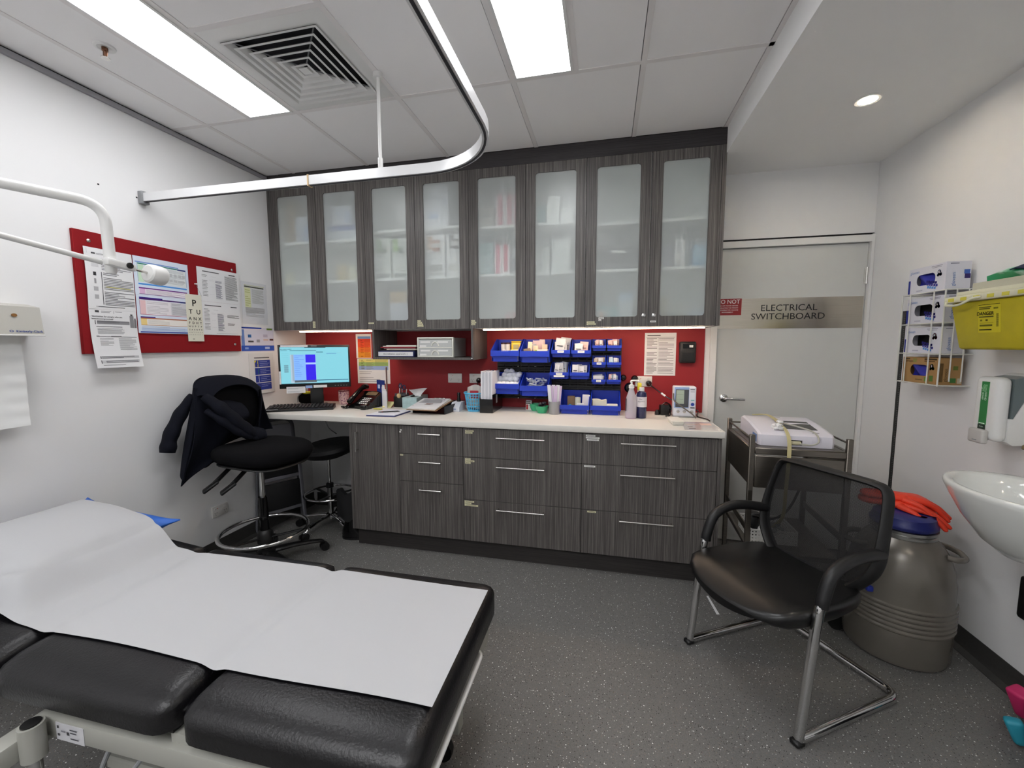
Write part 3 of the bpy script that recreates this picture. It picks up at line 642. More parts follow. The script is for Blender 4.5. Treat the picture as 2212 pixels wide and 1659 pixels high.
for k, x0, x1, yf, z0, zl, zb, lab in BINS:
    w = x1 - x0; ins = w * .07; y1 = -.0275; h = zb - z0; zm = z0 + (zl - z0) * .5; t = .0028
    m = MB()
    # floor
    m.box(x0 + ins, x1 - ins, yf + .022, y1, z0, z0 + t)
    # sides: tall at back, sloped to the front lip
    for a, b in ((x0 + ins * .3, x0 + ins * .3 + t), (x1 - ins * .3 - t, x1 - ins * .3)):
        m.prism([(y1, z0 + .002), (y1, zb), (y1 - .05, zb), (yf + .012, zl + .002), (yf + .012, zm), (yf + .022, z0 + .002)], a, b, 'x')
    m.box(x0 + ins * .3, x1 - ins * .3, y1 - t, y1, z0 + .002, zb)
    # lower front (recessed) and front lip band
    m.box(x0 + ins, x1 - ins, yf + .02, yf + .02 + t, z0, zm + .002)
    o = tag(m.build('storage_bin', BLUEB), lab, 'bin', 'blue louvre bins')
    l = MB(); l.prism([(yf, zm), (yf, zl), (yf + .004, zl), (yf + .006, zm + .003), (yf + .022, zm + .003), (yf + .022, zm)], x0, x1, 'x')
    l.build('front_lip', BLUEB, o)
    r = MB()
    for a in (x0 + ins * .1, x1 - ins * .1 - .004):
        r.prism([(yf + .003, zl - .003), (yf + .003, zl + .003), (y1 - .05, zb + .0025), (y1, zb + .0025), (y1, zb - .004), (y1 - .05, zb - .004)], a, a + .004, 'x')
    r.build('side_rim', BLUEB, o)
    if k in 'ACDIKM':
        c = (x0 + x1) / 2; lw = w * .13 if k == 'A' else w * .17
        q = MB().box(c - lw, c + lw, yf - .0012, yf - .0002, zl - .018, zl - .003).build('label_strip', LABELW, o)
        MB().box(c - lw * .7, c + lw * .7, yf - .0014, yf - .00125, zl - .0115, zl - .0095).build('print', ink('#5c5a50'), q)
    if k == 'I': MB().box(2.15, 2.225, yf - .0012, yf - .0002, zl - .033, zl - .0195).build('label_strip', LABELW, o)
    if k in 'ABGHPQ': MB().box(x0 + w * .3, x1 - w * .3, yf - .0016, yf - .0001, zm + .003, zl - .004).build('label_field', BLUEB, o)
    BIN[k] = (x0 + ins, x1 - ins, yf + .024, y1 - .004, z0 + .0032, zl, zb)

# packets and things inside the bins
CLEAR = mat('clear_pack', '#dfe3e8', .25, alpha=.75); PACK = mat('packet_white', '#dcdee2', .45); PACKB = mat('packet_blue', '#b9d2e0', .4); PACKT = mat('packet_beige', '#cdbfae', .5); PACKP = mat('packet_pink', '#d8b8b4', .45)
rn = random.Random(5)
def packets(k, n, hmin, hmax, wmin, wmax, mats, lab, cols, lean=14, yb=(.1, .9), z0=None):
    x0, x1, ya, yb_, zf, zl, zb = BIN[k]
    zf = z0 or zf
    for i in range(n):
        w = rn.uniform(wmin, wmax); h = rn.uniform(hmin, hmax); cx = x0 + w / 2 + .004 + (x1 - x0 - w - .008) * ((i + rn.random() * .6) / n % 1); cy = ya + (yb_ - ya) * (yb[0] + (yb[1] - yb[0]) * ((i * .618) % 1))
        a = rad(rn.uniform(-lean, lean)) * .6; mb = MB(trs((cx, cy, zf + abs(math.sin(a)) * w * .55), 0, rad(rn.uniform(-6, 3)), a)); mi = i % len(mats)
        mb.slab(lambda s, t: (-w / 2 + w * s, .002 * math.sin(s * math.pi), h * t), 3, 2, .0035)
        o = tag(mb.build('packet', mats[mi]), lab, 'packet', 'packets in the ' + lab.split(' in the ')[-1])
        pb = MB(mb.M); pb.box(-w * .3, w * .3, -.0046, -.0042, h * .1, h * .3); pb.box(-w * .32, w * .3, -.0046, -.0042, h * .55, h * .6); pb.build('print', ink(cols[i % len(cols)]), o)
packets('C', 7, .1, .135, .05, .075, [CLEAR, PACK], 'clear sterile packet standing in the upper medium bin of tall packets', ['#55585e', '#8d8f94'])
packets('D', 7, .085, .105, .045, .06, [PACK, PACKP], 'short white sterile packet in the upper medium bin by the small bins', ['#3a3c42', '#9a7f7c'])
packets('E', 7, .06, .075, .018, .028, [PACKP, PACK], 'thin pinkish packet in the top small bin beside the medium ones', ['#7d6660', '#4a4a55'])
packets('F', 7, .06, .078, .018, .03, [PACKP, PACK], 'thin pinkish packet in the top corner small bin', ['#8a6d66', '#a08f8c'])
packets('I', 9, .09, .115, .03, .05, [PACK, CLEAR], 'white sterile packet leaning in the double-labelled bin', ['#42454c', '#6d7076'], 26)
packets('J', 8, .085, .1, .035, .045, [PACK, PACK], 'white syringe packet filed upright in the neat medium bin', ['#26282e', '#303238'], 4)
packets('K', 7, .05, .065, .02, .035, [PACKT, PACK], 'beige packet in the second-row small bin', ['#a58f78', '#8f7f6e'])
packets('L', 8, .055, .068, .02, .032, [PACKB, PACK], 'pale blue packet in the second-row small bin at the rack edge', ['#7fa9c0', '#9fb4c2'])
packets('M', 4, .045, .06, .05, .065, [PACK, CLEAR], 'folded white packet in the lowest small bin', ['#8f9298', '#b0b2b6'], 10)
packets('N', 9, .05, .066, .012, .018, [PACKP, PACKB, PACK], 'thin coloured tube packet in the lowest corner bin', ['#c07a4a', '#4a6a9a', '#7a5a86'])
packets('B', 5, .11, .165, .03, .045, [mat('packet_cream', '#e3cdb4', .5), PACK], 'tall cream swab packet in the upper carton bin', ['#6a6f78', '#888'] if 0 else ['#6a6f78', '#88827a'], 10, (.35, .9))
x0, x1, ya, yb_, zf, zl, zb = BIN['B']
o = tag(MB(trs((2.06, -.17, zf), rad(-3))).rbox(-.048, .048, -.02, .02, 0, .088, .002, 1).build('carton', mat('carton_swab', '#d8d5cc', .6)), 'white carton with orange and green bands in the upper bin', 'box')
printed(o, flatpage((2.013, -.1925, zf + .086), (1, -.05, 0), (0, 0, 1), .094, .084), [(0, 0, .2, .45, '#8fa04a'), (0, .45, .2, 1, '#e0913c'), (.28, .55, .6, .65, '#5c5c5a')])
tag(MB(trs((2.03, -.1, zf), rad(8), rad(-10))).slab(lambda s, t: (-.045 + .09 * s, .004 * math.sin(6 * s), .155 * t), 8, 4, .003).build('zip_bag', mat('zip_bag_clear', '#dfc4c4', .25, alpha=.6)), 'clear zip bag sticking up from the upper carton bin', 'bag')
tag(MB(trs((1.965, -.16, zf), rad(12), 0, rad(-8))).rbox(-.025, .025, -.012, .012, 0.005, .095, .002, 1).build('carton', mat('carton_brown', '#7e7264', .6)), 'small brown carton leaning in the upper carton bin', 'box')
# bin A pots
x0, x1, ya, yb_, zf, zl, zb = BIN['A']
YEL = mat('yellow_plastic', '#dcb81c', .4)
for i, (x, y, m, lid, lab) in enumerate(((1.765, -.1, 'pot_white', None, 'white pot with a dark cap at the wall end of the upper bin'), (1.8, -.11, 'pot_white', None, 'white pot with a dark cap beside the yellow pot'))):
    o = tag(MB().lathe([(.0001, 0), (.018, 0), (.019, .002), (.019, .12)], 20, (x, y, zf)).build('specimen_pot', mat(m, '#d2d3d6', .4)), lab, 'pot', 'white capped pots')
    MB().lathe([(.0195, .12), (.0195, .132), (.0001, .133)], 20, (x, y, zf)).build('cap', mat('dark_cap', '#3a1c1c', .5), o)
o = tag(MB(trs((1.865, -.1, zf))).rbox(-.036, .036, -.025, .025, 0, .135, .006, 2).build('sharps_tub', YEL), 'yellow plastic tub in the upper bin', 'tub')
MB().rbox(1.826, 1.904, -.129, -.071, zf + .135, zf + .143, .003, 1).build('lid', YEL, o); MB().box(1.845, 1.885, -.1262, -.1252, zf + .085, zf + .118).build('label', ink('#a9a27a'), o)
o = tag(MB(trs((1.79, -.175, zf))).slab(lambda s, t: (-.05 + .1 * s, -.02 + .05 * t, .07 + .012 * math.sin(9 * s + 4 * t) - .04 * (1 - t)), 10, 5, .03).build('tissue_pack', PACK), 'crumpled white packet at the front of the upper pot bin', 'packet')
tag(MB(trs((1.868, -.19, zf))).rbox(-.03, .03, -.012, .012, .0, .082, .004, 2).build('specimen_pack', mat('pack_yellow', '#e3dfb0', .5)), 'white and yellow pack below the yellow tub', 'packet')
# cotton balls
x0, x1, ya, yb_, zf, zl, zb = BIN['G']
COT = mat('cotton', '#eef0f3', .95, spec=.05, bump=.5, scale=90, dist=.004)
def blob(c, r, seed, sq=.9):
    mb = MB(); rr = random.Random(seed); n = 10; pr = [(max(.0001, math.sin(math.pi * i / 8)) * r, -math.cos(math.pi * i / 8) * r * sq) for i in range(9)]
    mb.lathe(pr, n, c, caps=False); mb.v = [tuple(V(p) + V((rr.uniform(-1, 1), rr.uniform(-1, 1), rr.uniform(-1, 1))) * r * .09) for p in mb.v]; return mb
nb = 0
for lay, (n, rr, z) in enumerate(((5, .026, .026), (5, .026, .06), (4, .025, .094), (4, .025, .125), (2, .023, .15))):
    for j in range(2 if lay < 4 else 1):
        for i in range(n):
            x = x0 + rr + (x1 - x0 - 2 * rr) * ((i + .5 * (lay % 2) * .5) / max(1, n - 1 + .25)); 
            if lay >= 3: x = 1.745 + .035 * i + .01 * lay
            y = ya + .03 + .065 * j + .035 * lay * .6
            if z > .09 and j == 0: y += .03
            if y > yb_ - .02: y = yb_ - .022
            tag(blob((x, y, zf + z), rr, nb).build('cotton_ball', COT), 'fluffy white cotton ball heaped in the large blue bin', 'cotton ball', 'cotton balls in the blue bin'); nb += 1
# clear tubes
x0, x1, ya, yb_, zf, zl, zb = BIN['H']
TUBE = mat('clear_tube', '#d6dde8', .12, alpha=.55, coat=.5)
for i in range(44):
    c = V((rn.uniform(x0 + .03, x1 - .03), rn.uniform(ya + .02, yb_ - .05), zf + .01 + .105 * rn.random() ** .8)); d = V((rn.uniform(-1, 1), rn.uniform(-.7, .7), rn.uniform(-.25, .25))).normalized() * .022
    tag(MB().tube([c - d, c + d], .006, 8).build('plastic_tube', TUBE), 'short clear plastic tube jumbled in the large bin', 'tube', 'clear tubes in the blue bin')
# bins P, Q
x0, x1, ya, yb_, zf, zl, zb = BIN['P']
tag(MB().box(2.24, 2.292, -.1, -.05, zf, zf + .1).build('carton', mat('carton_kraft', '#9a7a58', .7)), 'small kraft carton at the back of the standing bin', 'box')
for i in range(5):
    o = tag(MB().lathe([(.010, 0), (.02, 0), (.02, .019), (.010, .019), (.010, 0)], 20, (2.316, -.12, zf + .0195 * i), caps=False).build('tape_roll', mat('tape_white', '#d9dcc9', .6)), 'white tape roll in the small column of rolls', 'tape roll', 'stacked tape rolls')
tag(MB(trs((2.37, -.13, zf), rad(4), 0, rad(3))).rbox(-.026, .026, -.022, .022, .002, .118, .002, 1).build('carton', mat('carton_tallwhite', '#e4dfe0', .6)), 'tall white printed carton in the standing bin', 'box')
for i, (w, z) in enumerate(((.024, 0), (.024, .022), (.023, .044))):
    o = tag(MB(trs((2.338, -.195, zf + z), rad(-5 + 4 * i))).rbox(-w, w, -.015, .015, .0, .021, .0015, 1).build('small_box', PACK), ('lowest', 'middle', 'topmost')[i] + ' small white box of the low stack in the standing bin', 'box')
tag(MB(trs((2.268, -.2, zf), rad(20), 0, rad(-24))).rbox(-.028, .028, -.014, .014, .014, .05, .002, 1).build('small_box', mat('cyan_card', '#2b9bd0', .5)), 'cyan box tilted at the front of the standing bin', 'box')
x0, x1, ya, yb_, zf, zl, zb = BIN['Q']
tag(MB(trs((2.47, -.17, zf))).slab(lambda s, t: (-.048 + .096 * s, .003 * math.sin(8 * s), .088 * t + .004 * math.sin(7 * s) * t), 8, 3, .05).build('gauze_pack', mat('pack_cream', '#dfdcc6', .6)), 'cream gauze pack in the end standing bin', 'packet')
tag(MB(trs((2.555, -.17, zf))).rbox(-.038, .038, -.03, .03, 0, .062, .006, 2).build('gauze_box', mat('pack_whitebox', '#dedcd2', .6)), 'low white box beside the cream gauze pack', 'box')

# ------------------------------------------------------------------ desk things
# monitor
MT = trs((.365, -.365, ZW), rad(34)); t = thing('monitor', 'black flat monitor showing a light blue record screen', 'monitor', (.365, -.365, ZW), rad(34))
MW, z0, z1 = .245, 1.071 - ZW, 1.396 - ZW
MB(MT).rbox(-MW, MW, -.012, .012, z0, z1, .004, 2).build('bezel', BLACK, t)
MB(MT).rbox(-.16, .16, .012, .04, z0 + .05, z1 - .05, .012, 2).build('back_shell', BLACK, t)
def emis(name, h, s=1.0):
    return mat(name, h, .3, emit=s)
sx0, sx1, sz0, sz1 = -MW + .014, MW - .012, z0 + .034, z1 - .018
sc = MB(MT).box(sx0, sx1, -.0135, -.0122, sz0, sz1).build('screen', emis('screen_cyan', '#79bfcd', .4), t)
S = MB(MT @ frame((sx0, -.0137, sz1), *XZ)); W_, H_ = sx1 - sx0, sz1 - sz0; cols = []; 
def sq(a, b, c, d, h, e=.4):
    n = 'screen_' + h[1:]; 
    if n not in [q.name for q in cols]: cols.append(emis(n, h, e))
    S.quad(a * W_, -d * H_, c * W_, -b * H_, .0002 + .00001 * len(S.f), [q.name for q in cols].index(n))
sq(.14, .2, .51, .97, '#9fb6c8'); sq(.16, .2, .19, .93, '#8e9fae'); sq(.19, .2, .36, .9, '#78a8ee'); sq(.36, .2, .51, .9, '#9ab8ea'); sq(.36, .2, .505, .42, '#2a12d4'); sq(.36, .47, .505, .93, '#2a12d4')
sq(.19, .9, .51, .96, '#4e585e'); sq(.51, .9, .99, .92, '#1c4a6a'); sq(0, .985, 1, 1, '#123040'); sq(.35, 0, .66, .018, '#15303f')
for i in range(9): sq(.01 + .018 * i, .045, .02 + .018 * i, .065, '#10202c')
sq(.01, .08, .1, .095, '#4d8796'); sq(.14, .08, .52, .1, '#4d8796'); sq(.52, .125, .62, .145, '#3a6f82'); sq(.67, .165, .82, .185, '#5c93b8'); sq(.83, .15, .9, .162, '#7fb4c4')
for i in range(8): sq(.05, .48 + .026 * i, .11, .497 + .026 * i, '#5b7f8c')
for i in range(12): sq(.2, .23 + .05 * i, .2 + .05 + .09 * random.Random(i).random(), .24 + .05 * i, '#5c86c8')
for i in range(5): sq(.03, .17 + .055 * i, .12, .175 + .055 * i, '#6aa7b8')
S.build('display', cols, sc, flat=True)
sd = MB(MT); sd.rbox(-.045, .045, .02, .05, .006, .22, .006, 2); sd.build('stand_column', BLACK, t)
MB(MT).rbox(-.1, .1, -.0, .14, 0.0005, .012, .005, 2).build('stand_base', BLACK, t)
bt = MB(MT)
for i in range(5): bt.box(.13 + .02 * i, .138 + .02 * i, -.0132, -.0121, z0 + .012, z0 + .016)
bt.build('buttons', GREYP, t)
n = MB(MT).box(-.2, -.075, -.0145, -.0137, z0 - .034, z0 + .014).build('taped_note', PAPER, t)
printed(n, lambda s, q: tuple(MT @ V((-.2 + .125 * s, -.0147, z0 + .014 - .048 * q))), lines(.06, .15, .9, .9, 6, '#b0b2b4', 3))
n = MB(MT).box(-.072, -.026, -.0145, -.0137, z0 + .0, z0 + .02).build('taped_note', mat('note_blue', '#8fa8d8', .6), t)
MB(MT).box(-.018, .075, -.0145, -.0137, z0 + .002, z0 + .022).build('taped_note', PAPER, t)
MB(MT).box(-.225, -.045, -.0133, -.0121, z1 - .016, z1 - .003).build('taped_note', PAPER, t); MB(MT).box(-MW + .002, -MW + .013, -.0133, -.0121, z0 + .035, z0 + .13).build('taped_note', PAPER, t)
MB(MT).box(-.025, .015, -.0128, -.0121, z1 - .012, z1 - .006).build('maker_badge', GREYP, t)
# keyboard
KT = trs((.145, -.637, ZW), rad(28.4)); t = thing('keyboard', 'black keyboard lying in front of the monitor', 'keyboard', (.145, -.637, ZW), rad(28.4))
k = MB(KT); k.prism([(0, .0005), (0, .012), (.012, .017), (.14, .032), (.15, .03), (.15, .0005)], 0, .452, 'x'); k.build('body', BLACK, t)
km = mat('key_black', '#1d1e20', .5); keyme = None
rows = [(.028, 14, .03), (.046, 14, .03), (.064, 14, .03), (.082, 14, .03), (.1, 14, .03), (.125, 13, .03)]
for yk, n, x0 in rows:
    zz = .019 + (yk - .012) * .117
    for j in range(18 if yk < .12 else 16):
        xk = .022 + j * .0232 + (.008 if j > 13 else 0)
        if xk > .43: continue
        kk = MB(); kk.M = KT @ trs((xk + .0095, yk + .0075, zz), 0, rad(6.6))
        if keyme is None:
            kk.M = Matrix.Identity(4); kk.rbox(-.0088, .0088, -.0075, .0075, 0, .006, .0018, 1)
            kk.M = Matrix.Identity(4)
            me = bpy.data.meshes.new('key'); me.from_pydata(kk.v, [], kk.f); me.materials.append(km); keyme = me
        o = bpy.data.objects.new('key', keyme); COL.objects.link(o); o.parent = t; o.location = (xk + .0095, yk + .0075, zz); o.rotation_euler = (rad(6.6), 0, 0)
MB(KT).box(.008, .085, .0036, .0092, .0148, .0164).build('label_strip', LABELW, t)
# pink patterned cup
t = thing('cup', 'pink patterned tumbler beside the telephone', 'cup', (.44, -.14, ZW))
MB().lathe([(.0001, 0), (.03, 0), (.036, .006), (.04, .03), (.041, .11), (.038, .112), (.037, .1), (.034, .01), (.0001, .008)], 28, (.44, -.14, ZW)).build('body', mat('cup_pattern', '#e8c3c0', .4, vary=1, hex2='#9a5a7c', scale=90, lo=.5, hi=.62), t)
MB().lathe([(.0411, .105), (.0414, .114), (.038, .114)], 28, (.44, -.14, ZW), caps=False).build('rim', mat('cup_rim', '#7a3038', .4), t)
# phone
PT = trs((.585, -.325, ZW), rad(-9)); t = thing('telephone', 'black office telephone with a handset on its side', 'telephone', (.585, -.325, ZW), rad(-9))
MB(PT).prism([(0, .0005), (0, .022), (.02, .03), (.175, .115), (.19, .11), (.19, .0005)], 0, .2, 'x').build('base', BLACKG, t)
up = lambda y: .03 + (y - .02) * .548
hs = MB(PT); hs.tube(spline([(.03, .0, .045), (.03, .04, .075), (.03, .1, .115), (.03, .16, .145), (.03, .2, .145)], 5), [.02] * 5 + [.017] * 10 + [.022] * 6, 12); hs.build('handset', BLACKG, t)
MB(PT @ trs((.08, .125, up(.125) + .001), 0, rad(28.7))).rbox(0, .1, 0, .042, 0, .004, .002, 1).build('display', mat('phone_lcd', '#6a5a44', .25), t)
for r in range(4):
    for c in range(6):
        MB(PT @ trs((.075 + c * .019, .03 + r * .019, up(.03 + r * .019) - .001), 0, rad(28.7))).rbox(0, .013, 0, .0105, 0, .004, .0012, 1).build('button', WHITE if 1 <= c <= 4 else BLACK, t)
cd = MB(PT); cd.tube([(.0 + .008 * math.cos(i * .9) - .02 + .0018 * i * .6, -.02 + .012 * math.sin(i * .9) - .0002 * i, .012 + .006 * math.cos(i * 1.1)) for i in range(60)], .003, 6); cd.build('coiled_cord', BLACKG, t)
o = thing('headset', 'small black earpiece lying in front of the telephone', 'headset', (.77, -.37, ZW)); MB().rbox(.742, .79, -.395, -.355, ZW + .0005, ZW + .035, .012, 3).build('earpiece', BLACKG, o)
MB().tube(spline([(.77, -.36, ZW + .03), (.785, -.33, ZW + .045), (.79, -.3, ZW + .03)], 5), .005, 8).build('boom', BLACKG, o)
# bag behind monitor
o = thing('bag', 'black bag with a yellow fold behind the monitor', 'bag', (.14, -.13, ZW))
MB().rbox(.04, .2, -.19, -.05, ZW + .0005, ZW + .085, .025, 3).build('body', FABRIC, o)
MB().tube(spline([(.06, -.16, ZW + .1), (.12, -.165, ZW + .088), (.19, -.15, ZW + .1)], 6), .02, 8, flat=.6).build('yellow_fold', mat('yellow_cloth', '#c9c62a', .7), o)
MB().tube(spline([(.05, -.195, ZW + .01), (.06, -.2, ZW + .06), (.09, -.19, ZW + .09)], 6), .004, 6).build('strap', GREYP, o)
tag(MB().tube([(.372, -.08, ZW + .0005), (.372, -.08, ZW + .045), (.368, -.08, ZW + .07)], [.016, .01, .004], 8).build('tassel', mat('tassel', '#b98a4a', .8)), 'small tan tassel standing beside the monitor stand', 'ornament')
# organiser group
t = thing('booklet', 'upright dark blue booklet beside the telephone', 'booklet', (.795, -.2, ZW))
MB(trs((.8, -.185, ZW), rad(-22))).rbox(-.045, .045, -.004, .004, .0005, .205, .001, 1).build('cover', mat('navy_cover', '#1d2f78', .4), t)
MB(trs((.8, -.185, ZW), rad(-22))).box(-.03, -.005, -.0046, -.0042, .14, .17).build('emblem', ink('#b9c4de'), t)
tag(MB(trs((.842, -.17, ZW), rad(-70))).rbox(-.03, .03, -.002, .002, .0005, .305, .0008, 1).build('ruler_card', mat('pale_card', '#cfc4bf', .6)), 'tall pale upright card strip behind the note papers', 'card')
for i, (dx, dy, h, a) in enumerate(((0, 0, .17, -40), (.012, -.014, .155, -43), (.024, -.026, .14, -38), (.034, -.036, .125, -35))):
    tag(MB(trs((.826 + dx, -.2 + dy, ZW), rad(a))).rbox(-.034, .034, -.003, .003, .0005, h, .0008, 1).build('note_pad', mat('pad_grey%d' % i, ('#d3d2d0', '#dcdde0', '#d6dae3', '#e2e4ea')[i], .7)), ('tallest', 'second tallest', 'third tallest', 'shortest')[i] + ' upright note pad beside the blue booklet', 'note pad', 'upright note pads')
tag(MB(trs((.873, -.245, ZW), rad(-5), rad(-62))).rbox(-.038, .038, -.003, .003, .004, .078, .0008, 1).build('sticky_notes', mat('sticky_yellow', '#e8e2a4', .7)), 'leaning pad of pale yellow sticky notes', 'note pad')
t = thing('pen_holder', 'black desk pen holder with scissors and pens', 'pen holder', (.955, -.18, ZW))
p_ = MB(); p_.rbox(.915, .99, -.205, -.155, .0005 + ZW, ZW + .085, .006, 2); p_.build('cup', BLACK, t)
p_ = MB(); p_.box(.9, .985, -.153, -.149, ZW + .0005, ZW + .1); p_.box(.9, .902, -.149, -.085, ZW + .0005, ZW + .09); p_.box(.983, .985, -.149, -.085, ZW + .0005, ZW + .09); p_.box(.902, .983, -.089, -.085, ZW + .0005, ZW + .1); p_.build('mesh_tray', mat('smoke_grey', '#6a6c70', .4, alpha=.8), t)
sc_ = thing('scissors', 'navy-handled scissors standing in the pen holder', 'scissors', (.945, -.115, ZW + .01)); s_ = MB()
for k in (-1, 1): s_.tube([(.945 + k * .015 + .012 * math.cos(a), -.115, ZW + .15 + .018 * math.sin(a) + k * -.006) for a in [i * 2 * math.pi / 14 for i in range(14)]], .0045, 8, closed=True)
s_.build('handles', mat('navy_plastic', '#1e2a4e', .4), sc_); MB().box(.941, .949, -.117, -.113, ZW + .01, ZW + .132).build('blades', NICKEL, sc_)
for i, (x, y, h, c, lab) in enumerate(((.915, -.12, .165, '#e0e0e0', 'white pen in the pen holder'), (.925, -.13, .14, '#3a2a2a', 'dark pen in the pen holder'), (.972, -.12, .13, '#d8d8d4', 'pale pen beside the scissors'))):
    tag(MB().cyl((x, y, ZW + .004), (x + .008, y + .01, ZW + h), .004, 8).build('pen', mat('pen_%d' % i, c, .4)), lab, 'pen')
tag(blob((.968, -.215, ZW + .09), .016, 3, 1.2).build('wooden_knob', mat('beech', '#c8ab7c', .5)), 'small beech wood knob on the pen holder', 'ornament')
tag(MB().tube([(.83, -.345, ZW + .006), (.9, -.35, ZW + .006)], .005, 8).build('highlighter', mat('hi_yellow', '#b9b445', .5)), 'yellow highlighter lying on the worktop', 'pen')
# notepad with pen
t = thing('writing_pad', 'white writing pad with a navy edge on the worktop', 'note pad', (1.04, -.5, ZW))
MB().add([(.937, -.618, ZW + .0005), (1.142, -.61, ZW + .0005), (1.148, -.385, ZW + .0005), (.94, -.36, ZW + .0005), (.937, -.618, ZW + .007), (1.142, -.61, ZW + .007), (1.148, -.385, ZW + .007), (.94, -.36, ZW + .007)], [(0, 3, 2, 1), (4, 5, 6, 7), (0, 1, 5, 4), (1, 2, 6, 5), (2, 3, 7, 6), (3, 0, 4, 7)]).build('backing', mat('navy_card', '#232a63', .6), t)
MB().add([(.939, -.612, ZW + .0072), (1.139, -.604, ZW + .0072), (1.145, -.387, ZW + .0072), (.942, -.363, ZW + .0072), (.939, -.612, ZW + .0105), (1.139, -.604, ZW + .0105), (1.145, -.387, ZW + .0105), (.942, -.363, ZW + .0105)], [(0, 3, 2, 1), (4, 5, 6, 7), (0, 1, 5, 4), (1, 2, 6, 5), (2, 3, 7, 6), (3, 0, 4, 7)]).build('paper_block', mat('pad_paper', '#dfe1ea', .8), t)
t = thing('pen', 'black pen lying on the writing pad', 'pen', (1.03, -.5, ZW + .011)); MB().tube([(.975, -.525, ZW + .015), (1.0, -.518, ZW + .0155), (1.09, -.47, ZW + .0155), (1.105, -.462, ZW + .0145)], [.003, .0045, .0045, .002], 10).build('barrel', BLACKG, t)
MB().tube([(.998, -.5187, ZW + .0155), (1.002, -.5165, ZW + .0155)], .0048, 10).build('ring', mat('pen_red', '#a03038', .4), t)
# tissue box
TT = trs((1.015, -.255, ZW), rad(3)); t = thing('tissue_box', 'pale mint tissue box with a tissue pulled up', 'tissue box', (1.015, -.255, ZW), rad(3))
MB(TT).rbox(0, .115, 0, .23, .0005, .083, .002, 1).build('carton', mat('tissue_mint', '#a9c3c3', .6, vary=.1, scale=40), t)
MB(TT @ trs((.0575, .115, .0825))).lathe([(.0001, .0008), (.03, .0008)], 20, sy=2.4).build('opening', GAP, t)
ts = MB(TT @ trs((.058, .115, .082), rad(20)))
ts.slab(lambda s, q: (.02 + (s - .5) * (.04 + .1 * q), .012 * math.sin(5 * s) + .05 * q * q - .02, .001 + .062 * q ** .8 * (1 - .25 * math.cos(3 * s)) - .02 * q * s), 12, 8, .0012); ts.build('tissue', PAPER, t)
# paper tray with clipboard
t = thing('paper_tray', 'black letter tray on the worktop', 'paper tray', (1.27, -.3, ZW))
RT = trs((1.185, -.43, ZW), rad(-5)); b = MB(RT); Wt, Dt = .25, .34
b.box(0, Wt, 0, Dt, .0005, .004); b.box(0, .003, 0, Dt, .004, .055); b.box(Wt - .003, Wt, 0, Dt, .004, .055); b.box(.003, Wt - .003, Dt - .003, Dt, .004, .055); b.build('tray', BLACK, t)
cb_ = thing('clipboard', 'brown clipboard with white papers lying across the black tray', 'clipboard', (1.28, -.4, ZW + .04))
CT = trs((1.17, -.5, ZW + .03), rad(-2), rad(6)); 
MB(CT).rbox(0, .225, 0, .31, 0, .004, .002, 1).build('board', mat('clipboard_brown', '#8a6a4a', .6), cb_)
for i in range(4): MB(CT @ trs((.004 + .003 * i, .006 - .003 * i, .0045 + .003 * i), rad(1.5 * i))).box(0, .21, 0, .295, 0, .0026).build('paper', mat('clip_paper%d' % (i % 2), ('#d9cfc0', '#dedee0')[i % 2 if i < 3 else 1], .8), cb_)
MB(CT @ trs((.075, .285, .016))).rbox(0, .09, 0, .02, 0, .008, .003, 1).build('clip', NICKEL, cb_)
pm = CT @ trs((.013, -.003, .0172), rad(4.5)); printed(cb_, lambda s, q: tuple(pm @ V((.21 * s, .295 * (1 - q), 0))), lines(.1, .1, .9, .5, 9, '#b4b4b8', 8) + [(.42, .55, .66, .6, '#8a5a50'), (.4, .63, .6, .66, '#7a6a60')])
# stamp / labeller
t = thing('date_stamp', 'small white device with a black knob on the worktop', 'stamp', (1.45, -.25, ZW))
MB().prism([(-.315, ZW + .0005), (-.315, ZW + .03), (-.27, ZW + .062), (-.19, ZW + .062), (-.18, ZW + .0005)], 1.42, 1.49, 'x').build('body', mat('stamp_white', '#d9dde6', .3), t)
MB().lathe([(.014, 0), (.014, .02), (.011, .03), (.013, .06), (.011, .066), (.0001, .067)], 16, (1.455, -.225, ZW + .062)).build('knob', BLACKG, t)
MB().box(1.437, 1.465, -.3156, -.3152, ZW + .016, ZW + .021).build('print', ink('#5a6fb0'), t)
# blue basket
t = thing('basket', 'light blue slotted plastic basket on the worktop', 'basket', (1.585, -.245, ZW)); BB = mat('aqua_plastic', '#57b4dd', .35)
MB().lathe([(.0001, .0005), (.052, .0005), (.054, .014), (.05, .014), (.0001, .004)], 28, (1.585, -.245, ZW)).build('base', BB, t)
for z0_, z1_ in ((.035, .042), (.061, .067), (.087, .093), (.112, .118)):
    r0 = .054 + .019 * z0_ / .135; r1 = .054 + .019 * z1_ / .135; MB().lathe([(r0 - .003, z0_), (r0, z0_), (r1, z1_), (r1 - .003, z1_), (r0 - .003, z0_)], 28, (1.585, -.245, ZW), caps=False).build('hoop', BB, t)
for i in range(22):
    a = 2 * math.pi * i / 22; MB().tube([(1.585 + .0525 * math.cos(a), -.245 + .0525 * math.sin(a), ZW + .012), (1.585 + .0715 * math.cos(a), -.245 + .0715 * math.sin(a), ZW + .13)], .0032, 6).build('rib', BB, t)
MB().lathe([(.07, .126), (.079, .128), (.081, .133), (.079, .138), (.071, .136), (.07, .126)], 32, (1.585, -.245, ZW), caps=False).build('rim', BB, t)
o = thing('plastic_bag', 'clear plastic bag with a red sachet standing in the blue basket', 'bag', (1.585, -.25, ZW + .02))
